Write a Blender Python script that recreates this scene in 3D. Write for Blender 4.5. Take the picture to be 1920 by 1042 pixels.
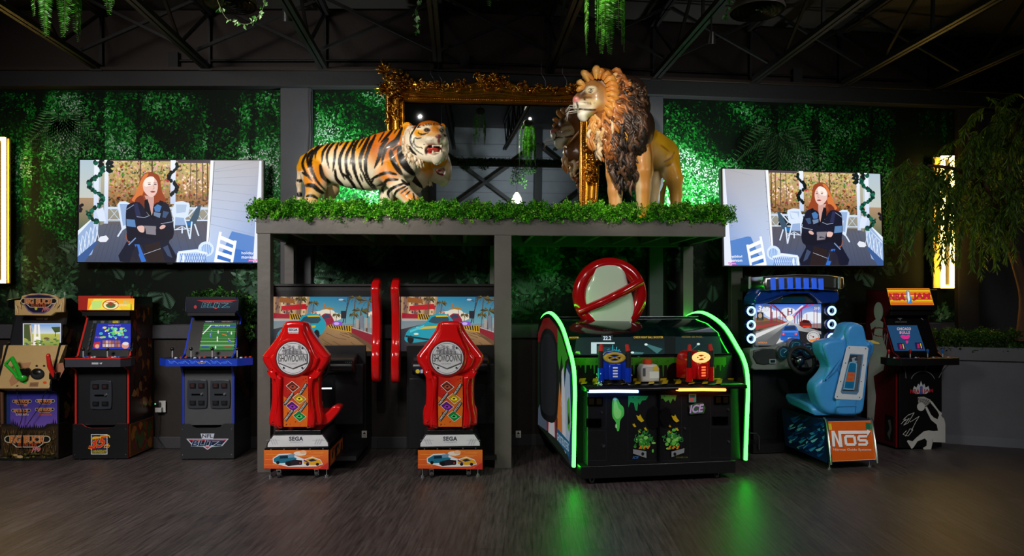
import bpy, math, random
import numpy as np
from mathutils import Vector, Matrix
for o in list(bpy.data.objects): bpy.data.objects.remove(o)
SC = bpy.context.scene
COL = SC.collection
# ---------------------------------------------------------------- camera
CZ, F0, CX, HY = 1.52, 1300.0, 960.0, 566.0      # eye height, focal length in px, principal x, horizon row
cam = bpy.data.cameras.new('camera'); camo = bpy.data.objects.new('camera', cam); COL.objects.link(camo)
camo.location = (0, 0, CZ); camo.rotation_euler = (math.pi/2, 0, 0)
cam.sensor_width = 36; cam.lens = 36*F0/1920; cam.shift_y = (HY-521)/1920; cam.clip_end = 100
SC.camera = camo
# ---------------------------------------------------------------- colour, world
SC.view_settings.view_transform = 'Standard'; SC.view_settings.look = 'None'
SC.view_settings.exposure = 0.0; SC.view_settings.gamma = 1.0
SC.view_settings.use_curve_mapping = False
w = bpy.data.worlds.new('dark_room'); SC.world = w; w.use_nodes = True
w.node_tree.nodes['Background'].inputs[0].default_value = (.5, .55, .7, 1)
w.node_tree.nodes['Background'].inputs[1].default_value = .004
# ---------------------------------------------------------------- lights of the room, with added fills
def area(name, loc, target, sx, sy, power, col, spread=180):
    l = bpy.data.lights.new(name, 'AREA'); l.shape = 'RECTANGLE'; l.size = sx; l.size_y = sy; l.energy = power; l.color = col
    l.spread = math.radians(spread)
    o = bpy.data.objects.new(name, l); COL.objects.link(o); o.location = loc
    o.rotation_euler = (Vector(target)-Vector(loc)).to_track_quat('-Z', 'Y').to_euler(); return o
def spot(name, loc, target, power, col, ang, blend=.6, r=.05):
    l = bpy.data.lights.new(name, 'SPOT'); l.energy = power; l.color = col; l.spot_size = math.radians(ang); l.spot_blend = blend; l.shadow_soft_size = r
    o = bpy.data.objects.new(name, l); COL.objects.link(o); o.location = loc
    o.rotation_euler = (Vector(target)-Vector(loc)).to_track_quat('-Z', 'Y').to_euler(); return o
area('fill_light', (-3.9, 1.7, 3.75), (-2.5, 6.4, .8), 1.6, 1.0, 70, (1, .95, .91), 100)  # added fill lamp, out of view, brightens the left half
area('fill_light', (4.1, 2.1, 3.75), (2.5, 6.6, .8), 1.4, 1.0, 20, (1, .95, .93), 90)  # weaker fill lamp added for the right half, out of view
spot('spot_lamp', (2.7, 2.4, 4.1), (3.2, 6.45, .85), 150, (1, .96, .92), 24, .9, .03)  # added narrow spot that brightens the blue racing seat
for hx, hy, ht, hp in ((-.9, 2.2, (-.9, 5.9, .6), 90), (1.0, 2.3, (.9, 5.9, .5), 60), (-.4, .2, (-.7, 3.9, 0), 70)):
    spot('spot_lamp', (hx, hy, 4.1), ht, hp, (1, .95, .90), 78, 1, .02)  # added spots that fill the floor and the middle machines
spot('rear_wash', (1.6, -.6, 3.0), (1.2, -3.2, 3.5), 90, (.85, .95, 1), 100, 1, .03)  # wash lamp added so the rear wall shows in the mirror
spot('tiger_spot', (-2.3, 3.3, 3.8), (-1.25, 6.5, 2.75), 330, (1, .90, .72), 30, .8, .08)
spot('lion_spot', (.1, 3.3, 4.0), (1.1, 6.55, 2.95), 430, (1, .90, .72), 30, .8, .08)
spot('lion_spot', (3.0, 4.2, 4.0), (1.5, 6.75, 2.85), 150, (1, .88, .62), 24, .9, .05)  # added warm spot, brightens the lion's right side
spot('mural_uplight', (-1.62, 6.93, 2.36), (-1.66, 7.5, 3.05), 95, (.86, 1, .97), 125, 1, .04)
spot('mural_uplight', (1.86, 7.25, 2.36), (1.96, 7.8, 3.0), 95, (.86, 1, .97), 125, 1, .04)
# ---------------------------------------------------------------- helpers
R = random.Random(7)
def lin(c):
    return tuple((v/255/12.92 if v <= 10.3 else ((v/255+.055)/1.055)**2.4) for v in c)
def mixc(a, b, t): return tuple(x*(1-t)+y*t for x, y in zip(a, b))
_M = {}
def mat(name, rough=.5, metal=0., coat=0., emis=0., bump=0., bscale=60., var=.06, vscale=9., samp=True, spec=.5):
    if name in _M: return _M[name]
    m = bpy.data.materials.new(name); m.use_nodes = True; nt = m.node_tree; N = nt.nodes; b = N['Principled BSDF']
    at = N.new('ShaderNodeAttribute'); at.attribute_name = 'Col'
    tc = N.new('ShaderNodeTexCoord')
    nz = N.new('ShaderNodeTexNoise'); nz.inputs['Scale'].default_value = vscale; nz.inputs['Detail'].default_value = 5
    nt.links.new(tc.outputs['Object'], nz.inputs['Vector'])
    mr = N.new('ShaderNodeMapRange'); mr.inputs['To Min'].default_value = 1-var*2; mr.inputs['To Max'].default_value = 1+var*2
    nt.links.new(nz.outputs['Fac'], mr.inputs['Value'])
    mx = N.new('ShaderNodeVectorMath'); mx.operation = 'SCALE'
    nt.links.new(at.outputs['Color'], mx.inputs[0]); nt.links.new(mr.outputs[0], mx.inputs['Scale'])
    nt.links.new(mx.outputs[0], b.inputs['Base Color'])
    b.inputs['Roughness'].default_value = rough; b.inputs['Metallic'].default_value = metal
    b.inputs['Coat Weight'].default_value = coat; b.inputs['Coat Roughness'].default_value = .08
    b.inputs['Specular IOR Level'].default_value = spec
    if emis:
        nt.links.new(at.outputs['Color'], b.inputs['Emission Color']); b.inputs['Emission Strength'].default_value = emis
        b.inputs['Base Color'].default_value = (.02, .02, .02, 1)
        for l in list(b.inputs['Base Color'].links): nt.links.remove(l)
        if not samp: m.cycles.emission_sampling = 'NONE'
    if bump:
        n2 = N.new('ShaderNodeTexNoise'); n2.inputs['Scale'].default_value = bscale; n2.inputs['Detail'].default_value = 6
        nt.links.new(tc.outputs['Object'], n2.inputs['Vector'])
        bp = N.new('ShaderNodeBump'); bp.inputs['Strength'].default_value = bump; bp.inputs['Distance'].default_value = .01
        nt.links.new(n2.outputs['Fac'], bp.inputs['Height']); nt.links.new(bp.outputs[0], b.inputs['Normal'])
    _M[name] = m; return m
MAT_PAINT = mat('matt_paint', .55, bump=.05)
MAT_SATIN = mat('satin_plastic', .32)
MAT_GLOSS = mat('gloss_plastic', .14, coat=.6, var=.02)
MAT_PRINT = mat('printed_vinyl', .3, var=.04, vscale=20)
MAT_BLACK = mat('black_laminate', .38, bump=.06, bscale=140)
MAT_STEEL = mat('brushed_metal', .28, metal=1)
MAT_RUB = mat('rubber', .7)
MAT_SCREEN = mat('lit_screen', .35, emis=1.08, samp=True, spec=.15)
MAT_SCREENS = mat('lit_small_screen', .35, emis=.9, samp=False, spec=.15)
MAT_LEAF = mat('artificial_leaf', .45, var=.18, vscale=25)
_n = MAT_LEAF.node_tree; _tr = _n.nodes.new('ShaderNodeBsdfTranslucent'); _mx = _n.nodes.new('ShaderNodeMixShader'); _mx.inputs[0].default_value = .38
_b = _n.nodes['Principled BSDF']; _n.links.new(_b.inputs['Base Color'].links[0].from_socket, _tr.inputs['Color']); _n.links.new(_b.outputs[0], _mx.inputs[1]); _n.links.new(_tr.outputs[0], _mx.inputs[2]); _n.links.new(_mx.outputs[0], _n.nodes['Material Output'].inputs['Surface'])
MAT_FIBRE = mat('painted_fibreglass', .42, coat=.12, bump=.12, bscale=70, var=.07)
MAT_GOLD = mat('gilded_resin', .24, metal=.92, bump=.15, bscale=90, var=.25, vscale=14)
MAT_MURAL = mat('mural_print', .6, var=.3, vscale=2.2, spec=.12)
MAT_WALL = mat('wall_paint', .6, bump=.12, bscale=30, var=.12, vscale=2.5)
MAT_WOODP = mat('painted_timber', .5, bump=.2, bscale=18, var=.12, vscale=5)
MAT_CLOTH = mat('carpet', .9, bump=.3)
MAT_GLASSY = mat('smoked_acrylic', .08, coat=.5, var=.02)
def glow(name, s): return mat(name, .4, emis=s, var=.0)

class MB:
    def __init__(s): s.v = []; s.f = []; s.c = []; s.sm = []; s.T = None; s.art = False
    def add(s, vs, fs, col, smooth=False):
        n = len(s.v)
        if s.T is not None: vs = [tuple(s.T @ Vector(p)) for p in vs]
        s.v.extend([tuple(p) for p in vs])
        for f in fs: s.f.append([i+n for i in f]); s.c.append(col); s.sm.append(smooth)
    def box(s, x0, x1, y0, y1, z0, z1, col):
        s.add([(x0,y0,z0),(x1,y0,z0),(x1,y1,z0),(x0,y1,z0),(x0,y0,z1),(x1,y0,z1),(x1,y1,z1),(x0,y1,z1)],
              [(0,3,2,1),(4,5,6,7),(0,1,5,4),(1,2,6,5),(2,3,7,6),(3,0,4,7)], col); return s
    def beam(s, p, q, w, h, col, up=(0,0,1)):
        p = Vector(p); q = Vector(q); d = (q-p).normalized(); u = Vector(up)
        sd = d.cross(u)
        if sd.length < 1e-4: sd = d.cross(Vector((0,1,0)))
        sd.normalize(); u = sd.cross(d); a = sd*w/2; b = u*h/2
        vs = [p-a-b, p+a-b, p+a+b, p-a+b, q-a-b, q+a-b, q+a+b, q-a+b]
        s.add(vs, [(0,1,2,3),(7,6,5,4),(0,4,5,1),(1,5,6,2),(2,6,7,3),(3,7,4,0)], col); return s
    def tube(s, pts, r, n, col, caps=True, flat=1., upv=None):
        pts = [Vector(p) for p in pts]; m = len(pts); rs = r if isinstance(r, (list, tuple)) else [r]*m
        vs = []; prev = Vector(upv) if upv else None
        for i, p in enumerate(pts):
            t = (pts[min(i+1, m-1)]-pts[max(i-1, 0)])
            t = t.normalized() if t.length > 1e-9 else Vector((0,0,1))
            if prev is None:
                prev = Vector((0,0,1)) if abs(t.z) < .9 else Vector((1,0,0))
            a = t.cross(prev)
            if a.length < 1e-5: a = t.cross(Vector((1,.3,.2)))
            a.normalize(); b = a.cross(t); prev = b
            for k in range(n):
                g = 2*math.pi*k/n; vs.append(p+a*math.cos(g)*rs[i]+b*math.sin(g)*rs[i]*flat)
        fs = [(i*n+k, i*n+(k+1) % n, (i+1)*n+(k+1) % n, (i+1)*n+k) for i in range(m-1) for k in range(n)]
        s.add(vs, fs, col, True)
        if caps:
            s.add(vs[:n], [list(range(n))], col); s.add(vs[-n:], [list(range(n))[::-1]], col)
        return s
    def cyl(s, p, q, r0, r1=None, n=20, col=(.5,.5,.5)): return s.tube([p, q], [r0, r0 if r1 is None else r1], n, col)
    def lathe(s, prof, n, col, c=(0,0,0), ax=(0,0,1), cols=None):
        ax = Vector(ax).normalized(); a = ax.cross(Vector((1,0,0)) if abs(ax.x) < .9 else Vector((0,1,0))).normalized(); b = ax.cross(a); c = Vector(c)
        vs = [c+ax*z+(a*math.cos(2*math.pi*k/n)+b*math.sin(2*math.pi*k/n))*r for r, z in prof for k in range(n)]
        for i in range(len(prof)-1):
            fs = [(i*n+k, i*n+(k+1) % n, (i+1)*n+(k+1) % n, (i+1)*n+k) for k in range(n)]
            m = len(s.v)
            s.add(vs, fs, cols[i] if cols else col, True) if i == 0 else None
            if i:
                for f in fs: s.f.append([x+s._base for x in f]); s.c.append(cols[i] if cols else col); s.sm.append(True)
            else: s._base = m
        return s
    def ell(s, c, r, col, n=16, m=10, T=None):
        if not isinstance(r, (list, tuple)): r = (r, r, r)
        vs = []
        for i in range(m+1):
            t = math.pi*i/m
            for k in range(n):
                g = 2*math.pi*k/n; p = Vector((r[0]*math.sin(t)*math.cos(g), r[1]*math.sin(t)*math.sin(g), r[2]*math.cos(t)))
                if T is not None: p = T @ p
                vs.append(p+Vector(c))
        fs = [(i*n+k, i*n+(k+1) % n, (i+1)*n+(k+1) % n, (i+1)*n+k) for i in range(m) for k in range(n)]
        s.add(vs, fs, col, True); return s
    def torus(s, c, Rr, r, col, ax=(0,1,0), n=36, m=10, a0=0, a1=2*math.pi, sx=1., sy=1.):
        ax = Vector(ax).normalized(); a = ax.cross(Vector((0,0,1)) if abs(ax.z) < .9 else Vector((1,0,0))).normalized(); b = ax.cross(a); c = Vector(c)
        full = abs(a1-a0-2*math.pi) < 1e-6; N = n if full else n+1; vs = []
        for i in range(N):
            g = a0+(a1-a0)*i/n; d = a*math.cos(g)*sx+b*math.sin(g)*sy
            for k in range(m):
                h = 2*math.pi*k/m; vs.append(c+d*Rr+d*math.cos(h)*r+ax*math.sin(h)*r)
        fs = [(i*m+k, i*m+(k+1) % m, ((i+1) % N)*m+(k+1) % m, ((i+1) % N)*m+k) for i in range(n) for k in range(m)]
        s.add(vs, fs, col, True); return s
    def slab(s, out, axis, a, b, col, r=0., side=None, steps=3, smooth=False):
        """closed 2D outline extruded along axis from a to b, with rounded rims of radius r.
        axis 'y': outline is (x,z); 'x': (y,z); 'z': (x,y)"""
        n = len(out)
        def to3(p, t): return {'y': (p[0], t, p[1]), 'x': (t, p[0], p[1]), 'z': (p[0], p[1], t)}[axis]
        ar = sum(out[i][0]*out[(i+1) % n][1]-out[(i+1) % n][0]*out[i][1] for i in range(n))
        sg = 1 if ar > 0 else -1; nr = []
        for i in range(n):
            p0, p1, p2 = out[i-1], out[i], out[(i+1) % n]
            e1 = Vector((p1[0]-p0[0], p1[1]-p0[1])); e2 = Vector((p2[0]-p1[0], p2[1]-p1[1]))
            e1 = e1.normalized() if e1.length > 1e-9 else e1; e2 = e2.normalized() if e2.length > 1e-9 else e2
            q = Vector((-(e1.y+e2.y), e1.x+e2.x))*sg
            L = q.length; nr.append(q/L*min(1.6, 2/max(L, .2)) if L > 1e-6 else Vector((0, 0)))
        rings = []; d = 1 if b > a else -1
        if r > 0:
            for j in range(steps+1):
                g = math.pi/2*j/steps; rings.append((r*(1-math.sin(g)), a+d*r*(1-math.cos(g))))
            for j in range(steps+1):
                g = math.pi/2*(1-j/steps); rings.append((r*(1-math.sin(g)), b-d*r*(1-math.cos(g))))
        else: rings = [(0, a), (0, b)]
        vs = [to3((p[0]+q.x*ins, p[1]+q.y*ins), t) for ins, t in rings for p, q in zip(out, nr)]
        fs = [(i*n+k, i*n+(k+1) % n, (i+1)*n+(k+1) % n, (i+1)*n+k) for i in range(len(rings)-1) for k in range(n)]
        s.add(vs, fs, side or col, smooth or r > 0)
        s.add(vs[:n], [list(range(n))], col); s.add(vs[-n:], [list(range(n))], col); return s
    def build(s, name, m, parent=None, bevel=0., sub=0, fix=True):
        me = bpy.data.meshes.new(name); me.from_pydata(s.v, [], s.f); me.update()
        ca = me.color_attributes.new('Col', 'FLOAT_COLOR', 'CORNER'); buf = []
        for f, c in zip(s.f, s.c):
            if isinstance(c[0], (tuple, list)):
                for q in c: buf.extend((q[0], q[1], q[2], 1))
            else: buf.extend((c[0], c[1], c[2], 1)*len(f))
        ca.data.foreach_set('color', buf); me.polygons.foreach_set('use_smooth', s.sm)
        if fix and not s.art:
            import bmesh
            bm = bmesh.new(); bm.from_mesh(me); bmesh.ops.recalc_face_normals(bm, faces=bm.faces); bm.to_mesh(me); bm.free()
        me.materials.append(m); o = bpy.data.objects.new(name, me); COL.objects.link(o)
        if parent: o.parent = parent
        if bevel:
            md = o.modifiers.new('edge', 'BEVEL'); md.width = bevel; md.segments = 2; md.limit_method = 'ANGLE'; md.angle_limit = .6
        if sub: md = o.modifiers.new('smooth', 'SUBSURF'); md.levels = sub; md.render_levels = sub
        return o
def mesh_np(name, V, Fa, C, m, parent=None, smooth=False):
    me = bpy.data.meshes.new(name); k = Fa.shape[1]
    me.vertices.add(len(V)); me.vertices.foreach_set('co', np.asarray(V, dtype=np.float32).ravel())
    me.loops.add(Fa.size); me.loops.foreach_set('vertex_index', np.asarray(Fa, dtype=np.int32).ravel())
    me.polygons.add(len(Fa)); me.polygons.foreach_set('loop_start', np.arange(0, Fa.size, k, dtype=np.int32))
    me.update(calc_edges=True); me.polygons.foreach_set('use_smooth', np.full(len(Fa), smooth))
    ca = me.color_attributes.new('Col', 'FLOAT_COLOR', 'POINT')
    ca.data.foreach_set('color', np.concatenate([C, np.ones((len(C), 1))], 1).astype(np.float32).ravel())
    me.materials.append(m); o = bpy.data.objects.new(name, me); COL.objects.link(o)
    if parent: o.parent = parent
    return o
def leaves_np(P, D, L, W, C, rng, curl=.25):
    """folded leaves: P base (n,3), D direction (n,3), L length, W width, C colours"""
    n = len(P); D = D/np.linalg.norm(D, axis=1, keepdims=True); rv = rng.normal(size=(n, 3))
    S = np.cross(D, rv); S /= np.linalg.norm(S, axis=1, keepdims=True); U = np.cross(S, D)
    L = np.asarray(L).reshape(-1, 1)*np.ones((n, 1)); W = np.asarray(W).reshape(-1, 1)*np.ones((n, 1))
    v = np.stack([P, P+D*L*.45+S*W*.5+U*W*curl, P+D*L, P+D*L*.45-S*W*.5+U*W*curl], 1).reshape(-1, 3)
    i = np.arange(n)*4; f = np.concatenate([np.stack([i, i+1, i+2], 1), np.stack([i, i+2, i+3], 1)])
    return v, f, np.repeat(C, 4, axis=0)
def tag(o, label=None, cat=None, group=None, kind=None):
    if label: o['label'] = label
    if cat: o['category'] = cat
    if group: o['group'] = group
    if kind: o['kind'] = kind
    return o
def thing(name, label, cat, loc=(0,0,0), rz=0., group=None):
    o = bpy.data.objects.new(name, None); COL.objects.link(o); o.location = loc; o.rotation_euler = (0, 0, rz); o.empty_display_size = .1
    o['_m'] = 0; del o['_m']
    return tag(o, label, cat, group)
def struct(name, mb, m, parent=None, bevel=0.):
    return tag(mb.build(name, m, parent, bevel), kind='structure' if parent is None else None)
def mw(o): return Matrix.Translation(o.location) @ Matrix.Rotation(o.rotation_euler[2], 4, 'Z')
def W(px, py, d): return Vector(((px-CX)/F0*d, d, CZ+(HY-py)/F0*d))
def crom(pts, k=4, closed=True):
    out = []; n = len(pts); pts = [Vector(p) for p in pts]
    rng = range(n) if closed else range(n-1)
    for i in rng:
        p0 = pts[i-1] if closed or i else pts[0]; p1 = pts[i]; p2 = pts[(i+1) % n]; p3 = pts[(i+2) % n] if closed or i+2 < n else pts[-1]
        for j in range(k):
            t = j/k; out.append(.5*((2*p1)+(p2-p0)*t+(2*p0-5*p1+4*p2-p3)*t*t+(3*p1-p0-3*p2+p3)*t**3))
    if not closed: out.append(pts[-1])
    return out
_txt = {}
def text_geo(s, bold=0., shear=0., space=1.):
    bold *= .5; k = (s, bold, shear, space)
    if k not in _txt:
        cu = bpy.data.curves.new('t', 'FONT'); cu.body = s; cu.size = 1; cu.offset = bold; cu.shear = shear; cu.space_character = space; cu.resolution_u = 3
        ob = bpy.data.objects.new('t', cu); COL.objects.link(ob); bpy.context.view_layer.update()
        me = ob.to_mesh(); v = [(p.co.x, p.co.y) for p in me.vertices]; f = [list(q.vertices) for q in me.polygons]
        ob.to_mesh_clear(); bpy.data.objects.remove(ob); bpy.data.curves.remove(cu)
        cu = None; _txt[k] = (v, f)
    return _txt[k]
class Art:
    """printed or displayed graphics on the plane through O with normal Nn (local to thing th). Drawing
    coordinates: ox + x/s, oy + y/s are rows and columns as seen from the eye, or metres when flat=(U,V)."""
    def __init__(s, mb, O, Nn, th=None, crop=(0,0,1), flat=None, clip=None, step=6e-5, base=.0012):
        s.mb = mb; mb.art = True; s.O = Vector(O); s.N = Vector(Nn).normalized(); s.crop = crop; s.flat = flat; s.k = base; s.step = step; s.clip = clip
        s.Mi = mw(th).inverted() if th else Matrix.Identity(4)
        s.C = s.Mi @ Vector((0, 0, CZ))
    def P(s, x, y):
        if s.flat: p = s.O+s.flat[0]*x+s.flat[1]*y
        else:
            px = s.crop[0]+x/s.crop[2]; py = s.crop[1]+y/s.crop[2]
            d = s.Mi.to_3x3() @ Vector(((px-CX)/F0, 1, (HY-py)/F0))
            p = s.C+d*((s.O-s.C).dot(s.N)/d.dot(s.N))
        return p+s.N*s.k
    def _clip(s, pts):
        x0, y0, x1, y1 = s.clip
        for ax, lim, sg in ((0, x0, 1), (0, x1, -1), (1, y0, 1), (1, y1, -1)):
            o = []
            for i in range(len(pts)):
                a, b = pts[i-1], pts[i]; ia = (a[ax]-lim)*sg >= 0; ib = (b[ax]-lim)*sg >= 0
                if ia != ib:
                    t = (lim-a[ax])/(b[ax]-a[ax]); o.append((a[0]+(b[0]-a[0])*t, a[1]+(b[1]-a[1])*t))
                if ib: o.append(b)
            pts = o
            if len(pts) < 3: return []
        return pts
    def poly(s, pts, c, cols=None):
        if s.clip and not cols:
            pts = s._clip([tuple(p) for p in pts])
            if len(pts) < 3: return s
        s.k += s.step; s.mb.add([s.P(p[0], p[1]) for p in pts], [list(range(len(pts)))], [lin(q) for q in cols] if cols else lin(c)); return s
    def rect(s, x0, y0, x1, y1, c): return s.poly([(x0,y0),(x1,y0),(x1,y1),(x0,y1)], c)
    def grad(s, x0, y0, x1, y1, ct, cb): return s.poly([(x0,y0),(x1,y0),(x1,y1),(x0,y1)], ct, [ct, ct, cb, cb])
    def ell(s, cx, cy, rx, ry, c, n=24, rot=0.):
        cr, sr = math.cos(rot), math.sin(rot)
        return s.poly([(cx+rx*math.cos(t)*cr-ry*math.sin(t)*sr, cy+rx*math.cos(t)*sr+ry*math.sin(t)*cr) for t in [2*math.pi*i/n for i in range(n)]], c)
    def line(s, pts, w, c):
        for (a, b), (e, f) in zip(pts[:-1], pts[1:]):
            dx, dy = e-a, f-b; L = math.hypot(dx, dy) or 1; nx, ny = -dy/L*w/2, dx/L*w/2
            s.poly([(a+nx,b+ny),(e+nx,f+ny),(e-nx,f-ny),(a-nx,b-ny)], c)
        return s
    def ring(s, cx, cy, rx, ry, w, c, n=32, a0=0, a1=2*math.pi):
        return s.line([(cx+rx*math.cos(a0+(a1-a0)*i/n), cy+ry*math.sin(a0+(a1-a0)*i/n)) for i in range(n+1)], w, c)
    def text(s, t, cx, cy, w, h, c, bold=0., shear=0., rot=0., out=None, ow=.03, space=1., skew=0., yup=False, mirror=False):
        if out: s.text(t, cx, cy, w*(1+.02), h*(1+.06), out, bold+ow, shear, rot, None, 0, space, skew, yup, mirror)
        v, f = text_geo(t, bold, shear, space); xs = [p[0] for p in v]; ys = [p[1] for p in v]
        ax, bx, ay, by = min(xs), max(xs), min(ys), max(ys); s.k += s.step; q = []; cr, sr = math.cos(rot), math.sin(rot)
        for x, y in v:
            u = ((x-ax)/(bx-ax)-.5)*w; z = -((y-ay)/(by-ay)-.5)*h
            if yup: z = -z
            if mirror: u = -u
            z += u*skew
            q.append(s.P(cx+u*cr-z*sr, cy+u*sr+z*cr))
        s.mb.add(q, f, lin(c)); return s
def art_part(name, m, th, O, Nn, crop, fn, **k):
    mb = MB(); a = Art(mb, O, Nn, th, crop, **k); fn(a); return mb.build(name, m, th)
# ================================================================ the room
D0, XB, TR = 7.35, -.96, .12        # back wall distance, x of its bend, slope of its right half
def wall_y(x): return D0 + max(0., x-XB)*TR
XR = 5.6
wall_c = lin((66, 66, 70)); 
def wallstrip(mb, x0, x1, z0, z1, off, th, col):
    xs = [x0]+([XB] if x0 < XB < x1 else [])+[x1]
    n = len(xs); vs = [(x, wall_y(x)-off, z) for x in xs for z in (z0, z1)]+[(x, wall_y(x)-off+th, z) for x in xs for z in (z0, z1)]
    fs = []
    for i in range(n-1):
        a = i*2; b = a+2; c = a+2*n; d = c+2
        fs += [(a, b, b+1, a+1), (c+1, d+1, d, c), (a+1, b+1, d+1, c+1), (a, c, d, b)]
    fs += [(0, 1, 2*n+1, 2*n), (2*n-2, 4*n-2, 4*n-1, 2*n-1)]
    mb.add(vs, fs, col)
mb = MB(); wallstrip(mb, -6.3, 6.9, 0, 4.6, 0, .2, wall_c); struct('wall_back', mb, MAT_WALL)
mb = MB(); wallstrip(mb, -6.3, 6.9, 3.93, 4.6, .02, .015, lin((48, 35, 29))); struct('trim_1', mb, MAT_WALL)      # brown upper band
mb = MB(); wallstrip(mb, -6.3, 6.9, 3.765, 3.925, .14, .13, lin((36, 36, 38))); struct('trim_2', mb, MAT_WALL, bevel=.006)
mb = MB(); wallstrip(mb, -6.3, 6.9, 3.925, 3.955, .17, .16, lin((44, 32, 26))); struct('trim_3', mb, MAT_WALL)
mb = MB(); wallstrip(mb, -6.3, 4.9, 1.14, 1.28, .16, .15, lin((64, 64, 70))); struct('trim_4', mb, MAT_WALL, bevel=.006)
mb = MB(); wallstrip(mb, -6.3, 4.9, .12, 1.14, .12, .11, lin((40, 33, 28))); struct('trim_5', mb, MAT_WALL)
mb = MB(); wallstrip(mb, -6.3, 4.9, 0, .12, .15, .14, lin((58, 58, 60))); struct('baseboard_back', mb, MAT_WALL, bevel=.004)
mb = MB(); mb.box(-6.5, -6.3, -3.2, 7.6, 0, 4.6, lin((40, 40, 42))); struct('wall_left', mb, MAT_WALL)
mb = MB(); mb.box(6.9, 7.1, -3.2, 8.4, 0, 4.6, lin((30, 30, 32))); struct('wall_right', mb, MAT_WALL)
mb = MB(); mb.box(-6.5, 7.1, -3.4, -3.2, 0, 4.6, lin((150, 156, 164)))
for i in range(14): mb.box(-6.5, 7.1, -3.205, -3.19, .3+i*.3, .306+i*.3, lin((60, 62, 66)))
struct('wall_rear', mb, MAT_WALL)
mb = MB(); mb.box(-6.5, 7.1, -3.4, 8.6, 4.6, 4.7, lin((42, 36, 33))); struct('ceiling', mb, MAT_WALL)
# floor: dark wood-look planks running towards the back wall
def floor_mat():
    m = bpy.data.materials.new('dark_wood_planks'); m.use_nodes = True; nt = m.node_tree; N = nt.nodes; L = nt.links; b = N['Principled BSDF']
    tc = N.new('ShaderNodeTexCoord'); mp = N.new('ShaderNodeMapping'); mp.inputs['Rotation'].default_value = (0, 0, math.pi/2+.03)
    L.new(tc.outputs['Object'], mp.inputs[0])
    br = N.new('ShaderNodeTexBrick'); L.new(mp.outputs[0], br.inputs[0]); br.inputs['Scale'].default_value = 1
    br.inputs['Brick Width'].default_value = 1.22; br.inputs['Row Height'].default_value = .18; br.inputs['Mortar Size'].default_value = .0016; br.inputs['Mortar Smooth'].default_value = .3
    br.inputs['Color1'].default_value = (*lin((78, 70, 69)), 1); br.inputs['Color2'].default_value = (*lin((66, 58, 57)), 1); br.inputs['Mortar'].default_value = (*lin((38, 31, 29)), 1)
    mp2 = N.new('ShaderNodeMapping'); mp2.inputs['Scale'].default_value = (1.2, 16, 1); L.new(mp.outputs[0], mp2.inputs[0])
    nz = N.new('ShaderNodeTexNoise'); nz.inputs['Scale'].default_value = 3; nz.inputs['Detail'].default_value = 9; nz.inputs['Roughness'].default_value = .62; L.new(mp2.outputs[0], nz.inputs['Vector'])
    mr = N.new('ShaderNodeMapRange'); mr.inputs['From Min'].default_value = .3; mr.inputs['From Max'].default_value = .7; mr.inputs['To Min'].default_value = .3; mr.inputs['To Max'].default_value = 1.75; L.new(nz.outputs['Fac'], mr.inputs['Value'])
    mx = N.new('ShaderNodeVectorMath'); mx.operation = 'SCALE'; L.new(br.outputs['Color'], mx.inputs[0]); L.new(mr.outputs[0], mx.inputs['Scale']); L.new(mx.outputs[0], b.inputs['Base Color'])
    r2 = N.new('ShaderNodeMapRange'); r2.inputs['To Min'].default_value = .36; r2.inputs['To Max'].default_value = .56; L.new(nz.outputs['Fac'], r2.inputs['Value']); L.new(r2.outputs[0], b.inputs['Roughness'])
    bp = N.new('ShaderNodeBump'); bp.inputs['Strength'].default_value = .22; bp.inputs['Distance'].default_value = .004; L.new(nz.outputs['Fac'], bp.inputs['Height']); L.new(bp.outputs[0], b.inputs['Normal'])
    return m
mb = MB(); mb.box(-6.5, 7.1, -3.4, 8.6, -.1, 0, lin((60, 50, 48))); struct('floor', mb, floor_mat())
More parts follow.
